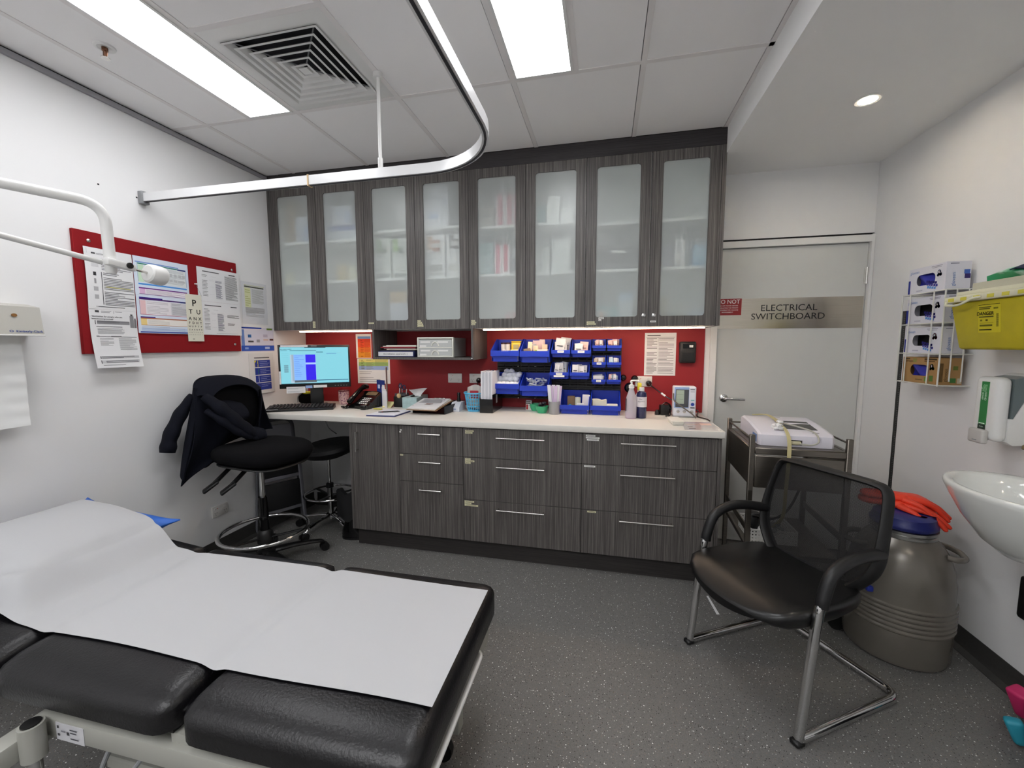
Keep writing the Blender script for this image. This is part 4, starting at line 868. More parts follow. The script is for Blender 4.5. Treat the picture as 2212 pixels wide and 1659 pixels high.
MB().slab(lambda s, q: (1.53 + .11 * s, -.26 + .015 * math.sin(6 * s) + .03 * q, ZW + .02 + .15 * q + .02 * math.sin(3 * s) * q), 10, 5, .02).build('wrap', mat('bag_pale', '#cfcac4', .3, alpha=.85), o)
MB().box(1.565, 1.625, -.295, -.285, ZW + .1, ZW + .152).build('sachet', mat('red_sachet', '#b02838', .5), o)
tag(MB().lathe([(.0001, 0), (.012, 0), (.02, .02), (.02, .07), (.0001, .09)], 14, (1.58, -.21, ZW + .02)).build('ointment_tub', mat('rose_plastic', '#b4566a', .5)), 'rose coloured tub inside the blue basket', 'tub')
# magazine file
t = thing('magazine_file', 'black document holder with white booklets on the worktop', 'file holder', (1.695, -.19, ZW))
b = MB(); b.box(1.648, 1.65, -.33, -.05, ZW + .0005, ZW + .105); b.box(1.74, 1.742, -.33, -.05, ZW + .0005, ZW + .13); b.box(1.65, 1.74, -.33, -.328, ZW + .0005, ZW + .098); b.box(1.65, 1.74, -.328, -.05, ZW + .0005, ZW + .003)
b.build('holder', BLACKG, t); MB().rbox(1.7422, 1.7426, -.24, -.2, ZW + .06, ZW + .12, .0001, 1).build('finger_hole', GREYP, t)
for i in range(7):
    tag(MB(trs((1.6525 + .0122 * i, -.32, ZW + .0035), 0, rad(-1))).rbox(0, .0112, 0, .2, 0, .29 - .004 * (i % 3), .0008, 1).build('booklet', mat('booklet_%d' % (i % 2), ('#dcdce2', '#c3c4cc')[i % 2], .6)),
        'thin white booklet standing in the black document holder', 'booklet', 'booklets in the document holder')
# little carton, bowls, swab jar
o = tag(MB(trs((1.962, -.125, ZW), rad(4))).rbox(-.021, .021, -.02, .02, .0005, .071, .0015, 1).build('carton', mat('carton_medi', '#d8d4d2', .6)), 'small white medicine carton with a red label below the bins', 'box')
printed(o, flatpage((1.942, -.1462, ZW + .069), (1, .07, 0), (0, 0, 1), .04, .066), [(.05, .02, .9, .15, '#4a4648'), (.05, .2, .9, .32, '#4a4648'), (.1, .4, .42, .95, '#a82c34'), (.5, .5, .9, .56, '#8a8688')])
GB = mat('mint_plastic', '#3fae7c', .4)
for i, (x, y, lab) in enumerate(((2.015, -.14, 'green plastic kidney bowl at the back below the bins'), (2.075, -.235, 'green plastic bowl holding black caps'))):
    tag(MB().lathe([(.0001, .0005), (.03, .0005), (.04, .02), (.046, .05), (.043, .05), (.036, .02), (.0001, .006)], 24, (x, y, ZW)).build('bowl', GB), lab, 'bowl', 'green bowls')
for i in range(16): tag(blob((2.075 + rn.uniform(-.026, .026), -.235 + rn.uniform(-.026, .026), ZW + .03 + .012 * (i % 4)), .012, i).build('cap', mat('dark_vial', '#24242e', .35)), 'small black cap piled in the green bowl', 'cap', 'black caps in the green bowl')
t = thing('swab_jar', 'clear ribbed jar with a grey base on the worktop', 'jar', (2.165, -.265, ZW))
MB().lathe([(.0001, .0005), (.036, .0005), (.0375, .003), (.0375, .088), (.035, .088), (.035, .004), (.0001, .003)], 28, (2.165, -.265, ZW)).build('cup', mat('grey_metalware', '#a3a4a8', .3, .5), t)
for i in range(6):
    tag(MB(trs((2.143 + .009 * i, -.265 + .005 * ((i * 7) % 3), ZW + .006), rad(10 * ((i % 3) - 1)), 0, rad(2 * (i - 2.5)))).slab(lambda s, q: (-.012 + .024 * s, .001 * math.sin(3 * s), .195 * q - .006 * (i % 2)), 2, 3, .0018).build('swab_packet', (PACK, mat('swab_lilac', '#cdb9d6', .4))[i % 2]), 'tall clear swab packet standing in the grey jar', 'packet', 'swab packets in the jar')
# pump bottle (pink liquid) + blue bottle
t = thing('pump_bottle', 'clear pump bottle with a little pink liquid', 'bottle', (2.672, -.32, ZW)); c = (2.672, -.32, ZW)
MB().lathe([(.0001, .0005), (.032, .0005), (.0345, .004), (.0345, .028), (.0001, .028)], 28, c).build('liquid', mat('pink_liquid', '#cf86c0', .15, alpha=.95), t)
MB().lathe([(.0353, .003), (.0355, .11), (.030, .14), (.018, .178), (.015, .19), (.015, .2)], 28, c, caps=False).build('bottle', mat('milky_clear', '#cfccd4', .2, alpha=.62), t)
MB().lathe([(.0175, .196), (.0175, .216), (.008, .22), (.006, .225), (.006, .236)], 20, c).build('collar', WHITE, t)
MB().tube(smooth_path([(2.668, -.32, ZW + .232), (2.668, -.32, ZW + .244), (2.71, -.325, ZW + .246), (2.716, -.326, ZW + .24)], .008), .0055, 10).build('pump_head', WHITE, t)
MB().box(2.636, 2.642, -.345, -.343, ZW + .05, ZW + .13).build('side_print', ink('#3c3a40'), t)
t = thing('antiseptic_bottle', 'dark blue liquid bottle with a handwritten white label', 'bottle', (2.738, -.3, ZW)); c = (2.738, -.3, ZW)
MB().lathe([(.0001, .0005), (.03, .0005), (.0325, .004), (.0325, .15), (.028, .168), (.014, .176), (.014, .18)], 28, c).build('bottle', mat('navy_bottle', '#161c4a', .15, coat=.6), t)
MB().lathe([(.0155, .176), (.0155, .2), (.0001, .201)], 20, c).build('cap', WHITE, t)
MB().lathe([(.0329, .075), (.0329, .14)], 28, c, caps=False).build('label', mat('bottle_label', '#e6e0e2', .6), t)
l = MB(); F = frame((2.733, -.3335, ZW + .115), *XZ); l.text('Gluc', .012, F @ trs((-.004, .012, 0))); l.text('Soap Hand', .0095, F @ trs((0, -.004, 0))); l.build('lettering', ink('#3d3a44'), t, flat=True)
# cups/funnels behind bottles
t = thing('hanging_masks', 'black round rubber plugs with cables by the wall socket', 'plug adaptors', (2.68, -.05, 1.12))
for x, z, r, yy in ((2.632, 1.155, .022, -.05), (2.675, 1.085, .036, -.06), (2.71, 1.15, .024, -.055)):
    m = MB(); m.lathe([(.0001, 0), (r, 0), (r, .012), (r * .7, .024), (.0001, .026)], 20); m.v = [(x + p, yy - q2 + .04, z + q) for p, q, q2 in m.v]; m.f = [f[::-1] for f in m.f]; m.build('plug', BLACKG, t)
t = thing('spray_bottle', 'white trigger spray bottle with a yellow head behind the pump bottle', 'bottle', (2.735, -.13, ZW)); c = (2.735, -.13, ZW)
MB().lathe([(.0001, .0005), (.03, .0005), (.033, .005), (.033, .11), (.012, .15), (.012, .165)], 24, c).build('bottle', mat('milky_white', '#d9d8d2', .3), t)
MB().rbox(2.722, 2.748, -.165, -.11, ZW + .165, ZW + .215, .006, 2).build('trigger_head', mat('trigger_yellow', '#d9cf3a', .4), t)
# BP monitor
BT = trs((2.945, -.225, ZW), rad(-2)); t = thing('blood_pressure_monitor', 'white blood pressure monitor with a grey display standing on the worktop', 'medical device', (2.945, -.225, ZW), rad(-2))
MB(BT).rbox(0, .138, 0, .085, .006, .203, .008, 3).build('body', mat('device_white', '#dfe1ea', .35), t)
MB(BT).rbox(-.002, .139, -.004, .09, .0005, .008, .003, 1).build('foot', GREYP, t)
MB(BT).box(.004, .094, -.0012, -.0002, .062, .2).build('blue_panel', mat('device_blue', '#8fa9d6', .4), t)
MB(BT).rbox(.012, .092, -.0026, -.0013, .068, .184, .0005, 1).build('bezel', mat('dark_bezel', '#4b4e54', .3), t)
s_ = MB(BT).box(.016, .064, -.0034, -.0027, .09, .18).build('lcd', mat('lcd_green', '#a9b8a8', .3), t)
q = MB(BT); [q.box(.018, .06, -.0036, -.0035, z, z + .0012) for z in (.12, .15)]; q.build('lcd_lines', ink('#6f7d70'), s_)
q = MB(BT); q.lathe([(.0001, 0), (.011, 0), (.011, .002)], 20); 
for x, z, r, h in ((.117, .088, .011, '#1f3d9a'),):
    k = MB(BT); k.lathe([(.0001, 0), (r, 0), (r, .002)], 20); k.v = [tuple(BT @ V((x + (BT.inverted() @ V(p)).x, -.0002 - (BT.inverted() @ V(p)).z, z + (BT.inverted() @ V(p)).y))) for p in k.v]; k.build('start_button', mat('btn_blue', h, .4), t)
MB(BT).rbox(.106, .127, -.002, -.0002, .112, .118, .0005, 1).build('mode_button', mat('btn_teal', '#69b7b4', .4), t)
MB(BT).rbox(.104, .13, -.002, -.0002, .062, .069, .0005, 1).build('stop_button', mat('btn_dark', '#3a3d44', .4), t)
for x in (.03, .068, .113):
    k = MB(); k.lathe([(.01, 0), (.0095, .008), (.0001, .009)], 16); k.v = [tuple(BT @ V((x + p, -r, .04 + qq))) for p, qq, r in k.v]; k.f = [f[::-1] for f in k.f]; k.build('dial', NICKEL, t)
l = MB(BT @ frame((.116, -.0003, .185), *XZ)); l.quad(-.015, -.003, .012, .003); l.quad(-.013, -.016, .012, -.0135); l.build('print', ink('#7a7d88'), t, flat=True)
tag(MB().tube(spline([(2.94, -.245, 1.075), (2.945, -.26, 1.03), (3.0, -.265, .985), (3.05, -.275, .95), (3.075, -.28, .923)], 8), .0045, 8).build('air_hose', mat('hose_grey', '#6a625c', .5)), 'grey air hose hanging across the blood pressure monitor', 'hose')
t = thing('power_adaptor', 'black power adaptor with a bundled cable on the worktop', 'power adaptor', (2.9, -.13, ZW))
MB(trs((2.9, -.15, ZW), rad(10))).rbox(-.03, .03, -.02, .025, .0005, .07, .006, 2).build('block', BLACK, t)
q = MB(); 
for i in range(3): q.tube([(2.912 + .034 * math.cos(a) * (1 - .1 * i), -.14 + .02 * math.sin(a * 2) * .4 + .008 * i, ZW + .045 + .036 * math.sin(a)) for a in [k * 2 * math.pi / 20 for k in range(20)]], .0035, 6, closed=True)
q.tube(spline([(2.94, -.16, ZW + .03), (2.93, -.2, ZW + .006), (2.9, -.225, ZW + .005), (2.915, -.23, ZW + .005)], 6), .0035, 6); q.build('cable', BLACKG, t)
MB(trs((2.855, -.15, ZW), rad(0))).lathe([(.0001, .0005), (.016, .0005), (.016, .02), (.008, .034), (.0001, .034)], 16).build('plug', BLACK, t)
tag(MB().tube(spline([(3.08, -.14, ZW + .03), (3.11, -.12, ZW + .035), (3.125, -.1, ZW + .02), (3.1, -.2, ZW + .006), (3.135, -.3, ZW + .006), (3.14, -.36, ZW + .005)], 8), .004, 6).build('power_cable', BLACKG), 'black cable curling out behind the blood pressure monitor', 'cable')
t = thing('dish', 'small white plastic dish in front of the blood pressure monitor', 'dish', (2.925, -.45, ZW))
m = MB(trs((2.925, -.45, ZW), rad(3))); m.rbox(-.033, .033, -.08, .08, .0005, .024, .004, 2, taper=.9); m.build('tray', mat('dish_white', '#e2e0d8', .4), t)
MB(trs((2.925, -.45, ZW), rad(3))).rbox(-.036, .036, -.084, .084, .022, .0265, .002, 1).build('lip', MATS['dish_white'], t)
t = tag(MB().add([(2.945, -.645, ZW + .0004), (3.14, -.633, ZW + .0004), (3.143, -.375, ZW + .0004), (2.972, -.392, ZW + .0004), (2.945, -.645, ZW + .0012), (3.14, -.633, ZW + .0012), (3.143, -.375, ZW + .0012), (2.972, -.392, ZW + .0012)], [(0, 3, 2, 1), (4, 5, 6, 7), (0, 1, 5, 4), (1, 2, 6, 5), (2, 3, 7, 6), (3, 0, 4, 7)]).build('laminated_sheet', mat('laminate_pale', '#d3cfcc', .12, coat=.6)), 'laminated chart lying flat at the worktop end', 'paper')
printed(t, lambda s, q: (2.972 + .171 * s - .02 * q + .02 * q * s, -.392 + .017 * s - .255 * q, ZW + .0012), [(.05, .08, .95, .12, '#7a5a86'), (.05, .18, .5, .2, '#9a9aa2'), (.55, .2, .9, .42, '#dcb9b0'), (.1, .35, .5, .38, '#c98a80'), (.1, .6, .25, .68, '#6a5a5a'), (.4, .55, .9, .57, '#a08f9a'), (.45, .7, .9, .72, '#b0a0a0'), (.1, .82, .3, .9, '#5a4a4a'), (.1, .48, .45, .5, '#a8a8b0')], eps=.0003)
# sockets, key safe, notices on the splashback
def socket(F, name, label, plug=()):
    t = thing(name, label, 'power socket', tuple(F.translation), group='wall sockets'); GP = mat('socket_white', '#dcd9d5', .35)
    MB(F).rbox(-.058, .058, -.037, .037, 0, .009, .003, 2).build('plate', GP, t)
    for x in (-.034, .034):
        MB(F @ trs((x - .0 , .02, .009))).rbox(-.009, .009, -.006, .006, 0, .003, .001, 1).build('switch', GP, t)
        k = MB(F); 
        for dx, dz, an in ((-.007, -.008, 25), (.007, -.008, -25), (0, -.021, 0)): k.M = F @ trs((x + dx, dz, .0092), rad(an)); k.box(-.001, .001, -.004, .004, 0, .0004)
        k.build('slots', GAP, t)
    MB(F @ trs((-.02, .02, .0092))).box(-.003, .003, -.002, .002, 0, .0006).build('neon', mat('neon_red', '#e06a5a', .4), t)
    return t
socket(frame((1.348, -.0062, 1.132), *XZ), 'wall_socket', 'double socket with nothing plugged in, under the open shelf')
socket(frame((1.526, -.0062, 1.132), *XZ), 'wall_socket', 'double socket beside the booklets with a black plug in it')
socket(frame((2.772, -.0062, 1.13), *XZ), 'wall_socket', 'double socket below the printed list')
socket(frame((.0002, -.908, .295), *YZ), 'wall_socket', 'double socket low on the bare wall near the step ladder')
def plugm(x, z, n, lab):
    m = MB(); m.lathe([(.02, 0), (.021, .014), (.014, .03), (.0001, .034)], 18); m.v = [(x + p, -.0165 - r, z + q) for p, q, r in m.v]; m.f = [f[::-1] for f in m.f]; return tag(m.build(n, BLACKG), lab, 'plug')
plugm(1.548, 1.118, 'plug', 'black plug in the socket beside the booklets'); plugm(2.806, 1.118, 'plug', 'black plug with a tagged cable under the printed list')
tag(MB().tube(spline([(1.548, -.045, 1.118), (1.55, -.06, 1.09), (1.552, -.03, 1.0), (1.552, -.02, .925)], 8), .004, 6).build('power_cable', BLACKG), 'black cable dropping from the plug behind the blue basket', 'cable')
o = thing('power_cable', 'black cable slanting from the socket to the blood pressure monitor', 'cable', (2.88, -.06, 1.05)); MB().tube(spline([(2.806, -.048, 1.117), (2.82, -.06, 1.105), (2.9, -.1, 1.045), (2.96, -.12, 1.01), (2.985, -.13, .99)], 8), .004, 6).build('lead', BLACKG, o)
MB().tube([(2.885, -.092, 1.057), (2.91, -.104, 1.039)], .007, 8).build('test_tag', PAPER, o)
tx = tag(MB().rbox(3.002, 3.108, -.05, -.0065, 1.264, 1.412, .012, 3).build('key_safe', mat('safe_dark', '#1f1d1e', .5)), 'dark wall-mounted key safe with number wheels', 'key safe')
MB().rbox(3.02, 3.09, -.0525, -.0502, 1.365, 1.395, .001, 1).build('wheel_window', BLACKG, tx)
for i in range(4): MB().box(3.062 + .0062 * i, 3.067 + .0062 * i, -.054, -.0526, 1.372, 1.389).build('number_wheel', LABELW, tx)
MB().rbox(3.018, 3.092, -.052, -.0502, 1.275, 1.335, .001, 1).build('cover_flap', BLACK, tx)
f = flatpage((2.7735, -.0075, 1.4735), *XZ, .21, .3); o = sheet(f, PAPER, 'notice', 'printed two-column list on the red splashback', 'notice')
printed(o, f, [(.08, .05, .5, .07, '#5a5658'), (.05, .095, .95, .11, '#b9b7b9'), (.43, .095, .436, .96, '#a9a9ab')] + lines(.07, .12, .4, .96, 26, '#6e6c70', 2, .35) + lines(.45, .12, .93, .96, 26, '#77757a', 4, .3) + [(.05, .12 + .84 * i / 13, .95, .1215 + .84 * i / 13, '#b4b4b6') for i in range(14)])
f = flatpage((.481, -.0075, 1.484), *XZ, .14, .2); o = sheet(f, PAPER, 'chart', 'orange banded triage chart behind the open shelf', 'chart')
printed(o, f, [(.12, .1, .97, .2, '#6e92c4'), (.12, .2, .97, .33, '#d8442e'), (.12, .33, .97, .55, '#e0522e'), (.12, .55, .97, .75, '#e2732e'), (.12, .75, .97, .98, '#dd8f2c')] + lines(.3, .24, .5, .95, 10, '#7a2a18', 1, .25) + lines(.55, .22, .95, .96, 22, '#a84a28', 6, .3))
f = flatpage((.487, -.0078, 1.28), *XZ, .297, .205); o = sheet(f, PAPER, 'chart', 'pale triage sheet with yellow, green and blue bands below the orange chart', 'chart')
printed(o, f, [(.05, .02, .95, .14, '#d8cf7c'), (.05, .14, .95, .29, '#9ab870'), (.05, .29, .95, .45, '#98aedb')] + lines(.12, .03, .22, .44, 6, '#6a6a3a', 1, .3) + lines(.28, .03, .5, .44, 14, '#7a7a5a', 3, .35) + lines(.55, .03, .92, .3, 9, '#7a805a', 9, .3) + lines(.06, .49, .7, .96, 6, '#6c6e78', 5, .2))
# contents of the open shelf
so = sz + .0165
t = thing('binder', 'navy ring binder lying flat with a white spine label', 'binder', (1.0, -.2, so))
MB().rbox(.86, 1.148, -.31, -.06, so, so + .045, .003, 1).build('cover', mat('navy_binder', '#232b5c', .5), t); MB().box(.862, 1.14, -.3112, -.3102, so + .008, so + .038).build('spine_label', PAPER, t)
l = MB(); l.text('Accreditation paperwork \u263a' if 0 else 'Accreditation paperwork :)', .0175, frame((1.0, -.3113, so + .023), *XZ)); l.build('lettering', ink('#3c3c40'), t, flat=True)
zc = so + .0455
for i, (a, b, h, c, lab) in enumerate(((.88, 1.15, .006, '#2a2a2c', 'black folder, lowest of the pile on the navy binder'), (.92, 1.16, .006, '#dcd9c4', 'cream folder second in the pile on the binder'), (.895, 1.15, .007, '#cfa9ac', 'pinkish folder in the middle of the pile'), (.875, 1.155, .009, '#8e1f2a', 'dark red folder in the pile on the binder'), (.89, 1.16, .006, '#e2e0d6', 'off-white folder second from the top of the pile'), (.915, 1.155, .006, '#d9dbcf', 'topmost pale folder of the pile'))):
    tag(MB(trs((0, 0, zc))).rbox(a, b, -.3 + .006 * (i % 3), -.08, 0, h, .0008, 1).build('folder', mat('folder_%d' % i, c, .6)), lab, 'folder', 'folders on the binder'); zc += h + .0005
t = thing('drawer_box', 'small translucent two-drawer plastic box on the open shelf', 'drawer box', (1.318, -.2, so)); CLP = mat('frost_plastic', '#c9ccca', .35, alpha=.9); CLW = mat('cream_plastic', '#e4e4da', .4)
b = MB(); b.rbox(1.18, 1.456, -.325, -.30, so, so + .012, .004, 2); b.rbox(1.18, 1.456, -.325, -.30, so + .131, so + .143, .004, 2); b.rbox(1.18, 1.192, -.325, -.30, so + .008, so + .135, .004, 2); b.rbox(1.444, 1.456, -.325, -.30, so + .008, so + .135, .004, 2); b.box(1.192, 1.444, -.322, -.302, so + .066, so + .074); b.build('frame', CLW, t)
MB().box(1.19, 1.446, -.299, -.03, so + .003, so + .14).build('body', CLP, t)
for z in (so + .013, so + .075):
    d_ = MB().box(1.194, 1.442, -.3195, -.303, z, z + .052).build('drawer', CLP, t)
    h = MB(); h.tube([(1.318 + .026 * math.cos(a), -.3215, z + .004 + .03 * math.sin(a)) for a in [math.pi * k / 10 for k in range(11)]], .005, 8); h.build('pull', CLW, d_)
    for x0_, w_, zz_ in ((1.205, .075, .04), (1.335, .08, .04), (1.2, .05, .012)):
        MB().box(x0_, x0_ + w_, -.3212, -.3202, z + zz_ - .012, z + zz_).build('label_strip', LABELW, d_)

# ------------------------------------------------------------------ things on the bare wall
def adj(y, z, x):
    k = x / CX; return y + (CY - y) * k, z + (CZ - z) * k
BX = .018
nb_ = thing('notice_board', 'red felt notice board with pinned papers', 'notice board', (0, -1.11, 1.35))
(y0, z0), (y1, z1) = adj(-1.562, 1.352, BX), adj(-.655, 1.956, BX)
MB().rbox(.0005, BX, y0, y1, z0, z1, .002, 1).build('board', REDF, nb_)
for a, b in ((-1.5, 1.91), (-.693, 1.905), (-.704, 1.4), (-1.505, 1.4)):
    yy, zz = adj(a, b, BX); k = MB(); k.lathe([(.009, 0), (.0085, .003), (.004, .006), (.0001, .0065)], 16); k.v = [(BX + r, yy + p, zz + q) for p, q, r in k.v]; k.build('screw_cap', NICKEL, nb_)
def wallpage(ya, za, w, h, x, name, label, items, bend=None, m=PAPER, cat='notice'):
    y0, z0 = adj(ya, za, x)
    def fn(s, t): return (x + (bend(s, t) if bend else 0), y0 + w * s, z0 - h * t)
    o = sheet(fn, m, name, label, cat, None, 6 if bend else 1, 14 if bend else 1)
    printed(o, fn, items, nu=2 if bend else 1); return o, fn
K = '#48484a'; G2 = '#8f8f92'
def doc(seed, extra=()):
    return [(.05, .02, .06, .1, '#c9c9cb'), (.14, .075, .22, .1, K), (.24, .08, .5, .087, G2), (.24, .095, .45, .1, G2)] + list(extra)
itA = doc(1) + [(.12, .16, .14, .21, K)] + lines(.17, .16, .6, .215, 3, G2, 1) + [(.12, .25, .26, .31, '#cfcfd1')] + lines(.32, .25, .95, .35, 4, '#6a6a6d', 2) + [(.14, .39, .2, .45, '#3a3a3c'), (.15, .5, .19, .58, '#9a9a9c'), (.13, .63, .22, .7, '#b4b4b6'), (.14, .76, .22, .83, '#b0b0b2'), (.3, .38, .315, .92, '#55555a')] + lines(.34, .38, .98, .93, 21, '#6d6d70', 5, .4, .6) + [(.38, .615, .92, .625, '#d9d47a'), (.16, .945, .17, .965, K), (.19, .95, .75, .96, '#5a5a5c')]
bw_ = lambda s, t: .004 + .006 * math.sin(2.4 * t + .5) * (1 - .5 * s)
o, fA = wallpage(-1.529, 1.879, .212, .3, BX, 'notice', 'upper black-and-white health sheet behind the lamp arm', itA, bw_)
itB = [(.12, .025, .2, .06, K), (.24, .03, .45, .038, G2), (.24, .05, .42, .058, G2), (.5, .02, .505, .07, K), (.53, .03, .68, .037, G2)] + [(.1, .19, .115, .26, K), (.14, .195, .83, .252, '#8b8b8e')] + lines(.14, .195, .82, .255, 4, '#4a4a4c', 3) + [(.12, .29, .66, .3, '#5c5c5e')] + lines(.14, .32, .7, .42, 6, G2, 8) + [(.84, .09, .93, .3, '#8a8a8c'), (.86, .06, .91, .09, '#5a5a5c'), (.935, .16, .985, .3, '#7a7a7c'), (.945, .13, .975, .16, '#4a4a4c')] + [(.1, .465, .96, .472, '#55555a'), (.1, .45, .16, .458, K), (.4, .455, .62, .462, K)] + lines(.16, .49, .44, .62, 9, G2, 4, .35) + lines(.55, .49, .93, .7, 13, '#8a8a8d', 6, .35) + [(.1, .8, .93, .84, '#b9b9bb'), (.1, .8, .115, .845, K)] + lines(.13, .8, .85, .84, 2, '#4a4a4d', 2) + [(.1, .87, .93, .92, '#c4c4c6'), (.1, .87, .115, .925, K)] + lines(.2, .875, .9, .92, 2, '#4f4f52', 7) + [(.13, .95, .6, .957, '#7a7a7d')]
bb_ = lambda s, t: .004 + .045 * max(0, t - .35) ** 1.5
o, fB = wallpage(-1.529, 1.578, .212, .296, BX, 'notice', 'lower health sheet curling away from the notice board', itB, bb_)
l = MB(); p0 = V(fB(.36, .125)); F = frame(tuple(p0 + V((.0008, 0, 0))), *YZ)
l.text('Vaccination for people who are', .0105, F, bold=.012); l.text('immunocompromised', .0105, F @ trs((-.022, -.012, 0)), bold=.012); l.build('heading', ink('#3f3f42'), o, flat=True)
LB = mat('paper_blue_tint', '#d7e0ee', .8)
it1 = [(.03, .13, .8, .16, '#7a9ad0'), (.06, .17, .95, .2, '#3f8a78'), (.78, .17, .95, .21, '#2f3f78'), (.06, .21, .065, .66, '#5aa08c'), (.945, .21, .95, .66, '#4a8a9a'), (.07, .21, .16, .66, '#c9e2c8'), (.16, .21, .94, .66, '#dfe3e4'), (.55, .33, .93, .42, '#c4c6c8'), (.55, .5, .93, .55, '#c4c6c8'), (.06, .69, .95, .73, '#4a90d8'), (.06, .73, .95, .78, '#d5e2f2'), (.06, .8, .95, .83, '#6a2a86'), (.06, .83, .95, .96, '#e9e2ea'), (.07, .83, .16, .96, '#d9b4d4'), (.06, .965, .95, .975, '#8a3a8a')] + lines(.18, .23, .5, .62, 12, '#a9aeb2', 3, .3) + lines(.55, .23, .9, .62, 14, '#b0b4b8', 7, .35) + lines(.18, .845, .9, .95, 4, '#a8a0ac', 2, .3)
o, _ = wallpage(-1.309, 1.88, .3, .207, BX + .002, 'chart', 'upper colour-banded chart on the notice board behind the counterweight', it1, lambda s, t: .003 + .004 * math.sin(3 * s), LB, 'chart')
it2 = [(.05, .05, .45, .08, '#3a2a86'), (.05, .08, .95, .115, '#4a1f66'), (.78, .09, .95, .12, '#2f3f78'), (.05, .12, .055, .5, '#a02a5a'), (.06, .13, .95, .5, '#e6e2e6'), (.06, .13, .15, .5, '#e6c2c4'), (.6, .14, .94, .49, '#cfcfd3'), (.05, .5, .95, .51, '#b03060'), (.05, .56, .3, .59, '#3a2a86'), (.05, .59, .95, .62, '#b06a4a'), (.05, .62, .95, .78, '#ece8e2'), (.05, .62, .15, .78, '#ecd28c'), (.05, .78, .95, .79, '#c9863a'), (.05, .86, .9, .94, '#c3d2ea'), (.03, .955, .97, .985, '#1f3a9a')] + lines(.17, .15, .55, .48, 9, '#aaa6ac', 4, .25) + lines(.62, .15, .92, .48, 11, '#9a9aa0', 5, .35) + lines(.17, .64, .55, .76, 4, '#b0aaa4', 6, .25) + lines(.06, .82, .85, .93, 4, '#8a9ab8', 1, .25)
o, _ = wallpage(-1.309, 1.671, .3, .207, BX + .002, 'chart', 'lower colour-banded chart on the notice board beside the letter chart', it2, lambda s, t: .003 + .004 * math.sin(3 * s), LB, 'chart')
def flow(seed): return [(.12, .1, .5, .125, K), (.74, .09, .9, .12, K)] + [(.1 + .16 * (i % 2), .22 + .11 * i, .2 + .16 * (i % 2), .222 + .11 * i, '#8a8a8c') for i in range(6)] + lines(.1, .2, .22, .85, 16, '#7a7a7c', seed, .3, .3) + lines(.4, .35, .55, .88, 17, '#4d4d68', seed + 1, .4, .3) + [(.39, .34, .56, .343, '#8a8a8c'), (.39, .89, .56, .893, '#8a8a8c'), (.26, .36, .38, .363, G2), (.57, .4, .65, .403, G2), (.3, .24, .42, .243, G2)]
o, _ = wallpage(-.949, 1.887, .3, .212, BX, 'notice', 'upper flow diagram sheet at the top corner of the notice board', flow(3) + lines(.63, .16, .95, .9, 24, '#6e6e70', 8, .4), lambda s, t: .003 + .003 * math.sin(3 * s), m=PAPER)
o, _ = wallpage(-.949, 1.673, .3, .21, BX, 'notice', 'lower flow diagram sheet below the other on the notice board', flow(12) + lines(.64, .36, .95, .46, 3, '#6e6e70', 2) + lines(.64, .62, .95, .7, 2, '#6e6e70', 5) + [(.35, .95, .9, .957, '#9a9a9c')], lambda s, t: .003 + .003 * math.sin(3 * s))
o, fn = wallpage(-1.031, 1.708, .102, .286, BX + .008, 'eye_chart', 'narrow cream letter chart hung on the notice board', [(.28, .945, .4, .957, '#55554f')], None, mat('cream_chart', '#dfddcc', .6), 'eye chart')
l = MB()
for txt, yy, sz, gap in (('P', .19, .04, 0), ('TU', .375, .028, .05), ('ANX', .52, .02, .031), ('FDHT', .61, .0145, .024), ('NUPTF', .685, .011, .019), ('ZAXNFD', .755, .0085, .0155), ('HNTPUZX', .81, .0058, .0132), ('XUZDTHPF', .86, .0042, .0115)):
    for i, ch in enumerate(txt):
        x = .5 + (i - (len(txt) - 1) / 2) * gap / .102; l.text(ch, sz * 1.38, frame(tuple(V(fn(x, yy)) + V((.0006, 0, 0))), *YZ), bold=.015)
l.build('letters', ink('#1d1d1c'), o, flat=True)
pin = thing('push_pin', 'white push pin holding the letter chart string', 'pin', (.02, -.977, 1.76)); k = MB(); k.lathe([(.005, 0), (.003, .004), (.003, .008), (.005, .012), (.0001, .013)], 12); k.v = [(BX + r, -.977 + p, 1.772 + q) for p, q, r in k.v]; k.build('head', WHITE, pin)
MB().tube([(BX + .004, -.977, 1.772), (BX + .009, -.948, 1.7)], .0007, 5).build('string', GREYP, pin)
o, _ = wallpage(-.627, 1.845, .224, .3, .001, 'notice', 'sheet in a clear sleeve between the notice board and the cabinets', [(.12, .1, .88, .13, '#55584a'), (.12, .14, .35, .6, '#dcdfb4')] + lines(.12, .07, .9, .09, 1, '#b9c06a', 3) + lines(.14, .17, .33, .58, 8, '#b4ba78', 4, .3) + lines(.4, .16, .86, .5, 14, '#9a9c92', 9, .35) + [(.12, .6, .88, .72, '#bdbdbd')] + lines(.14, .6, .85, .88, 10, '#a0a0a0', 2, .3), None, mat('sleeve_paper', '#dcdde0', .25, coat=.4))
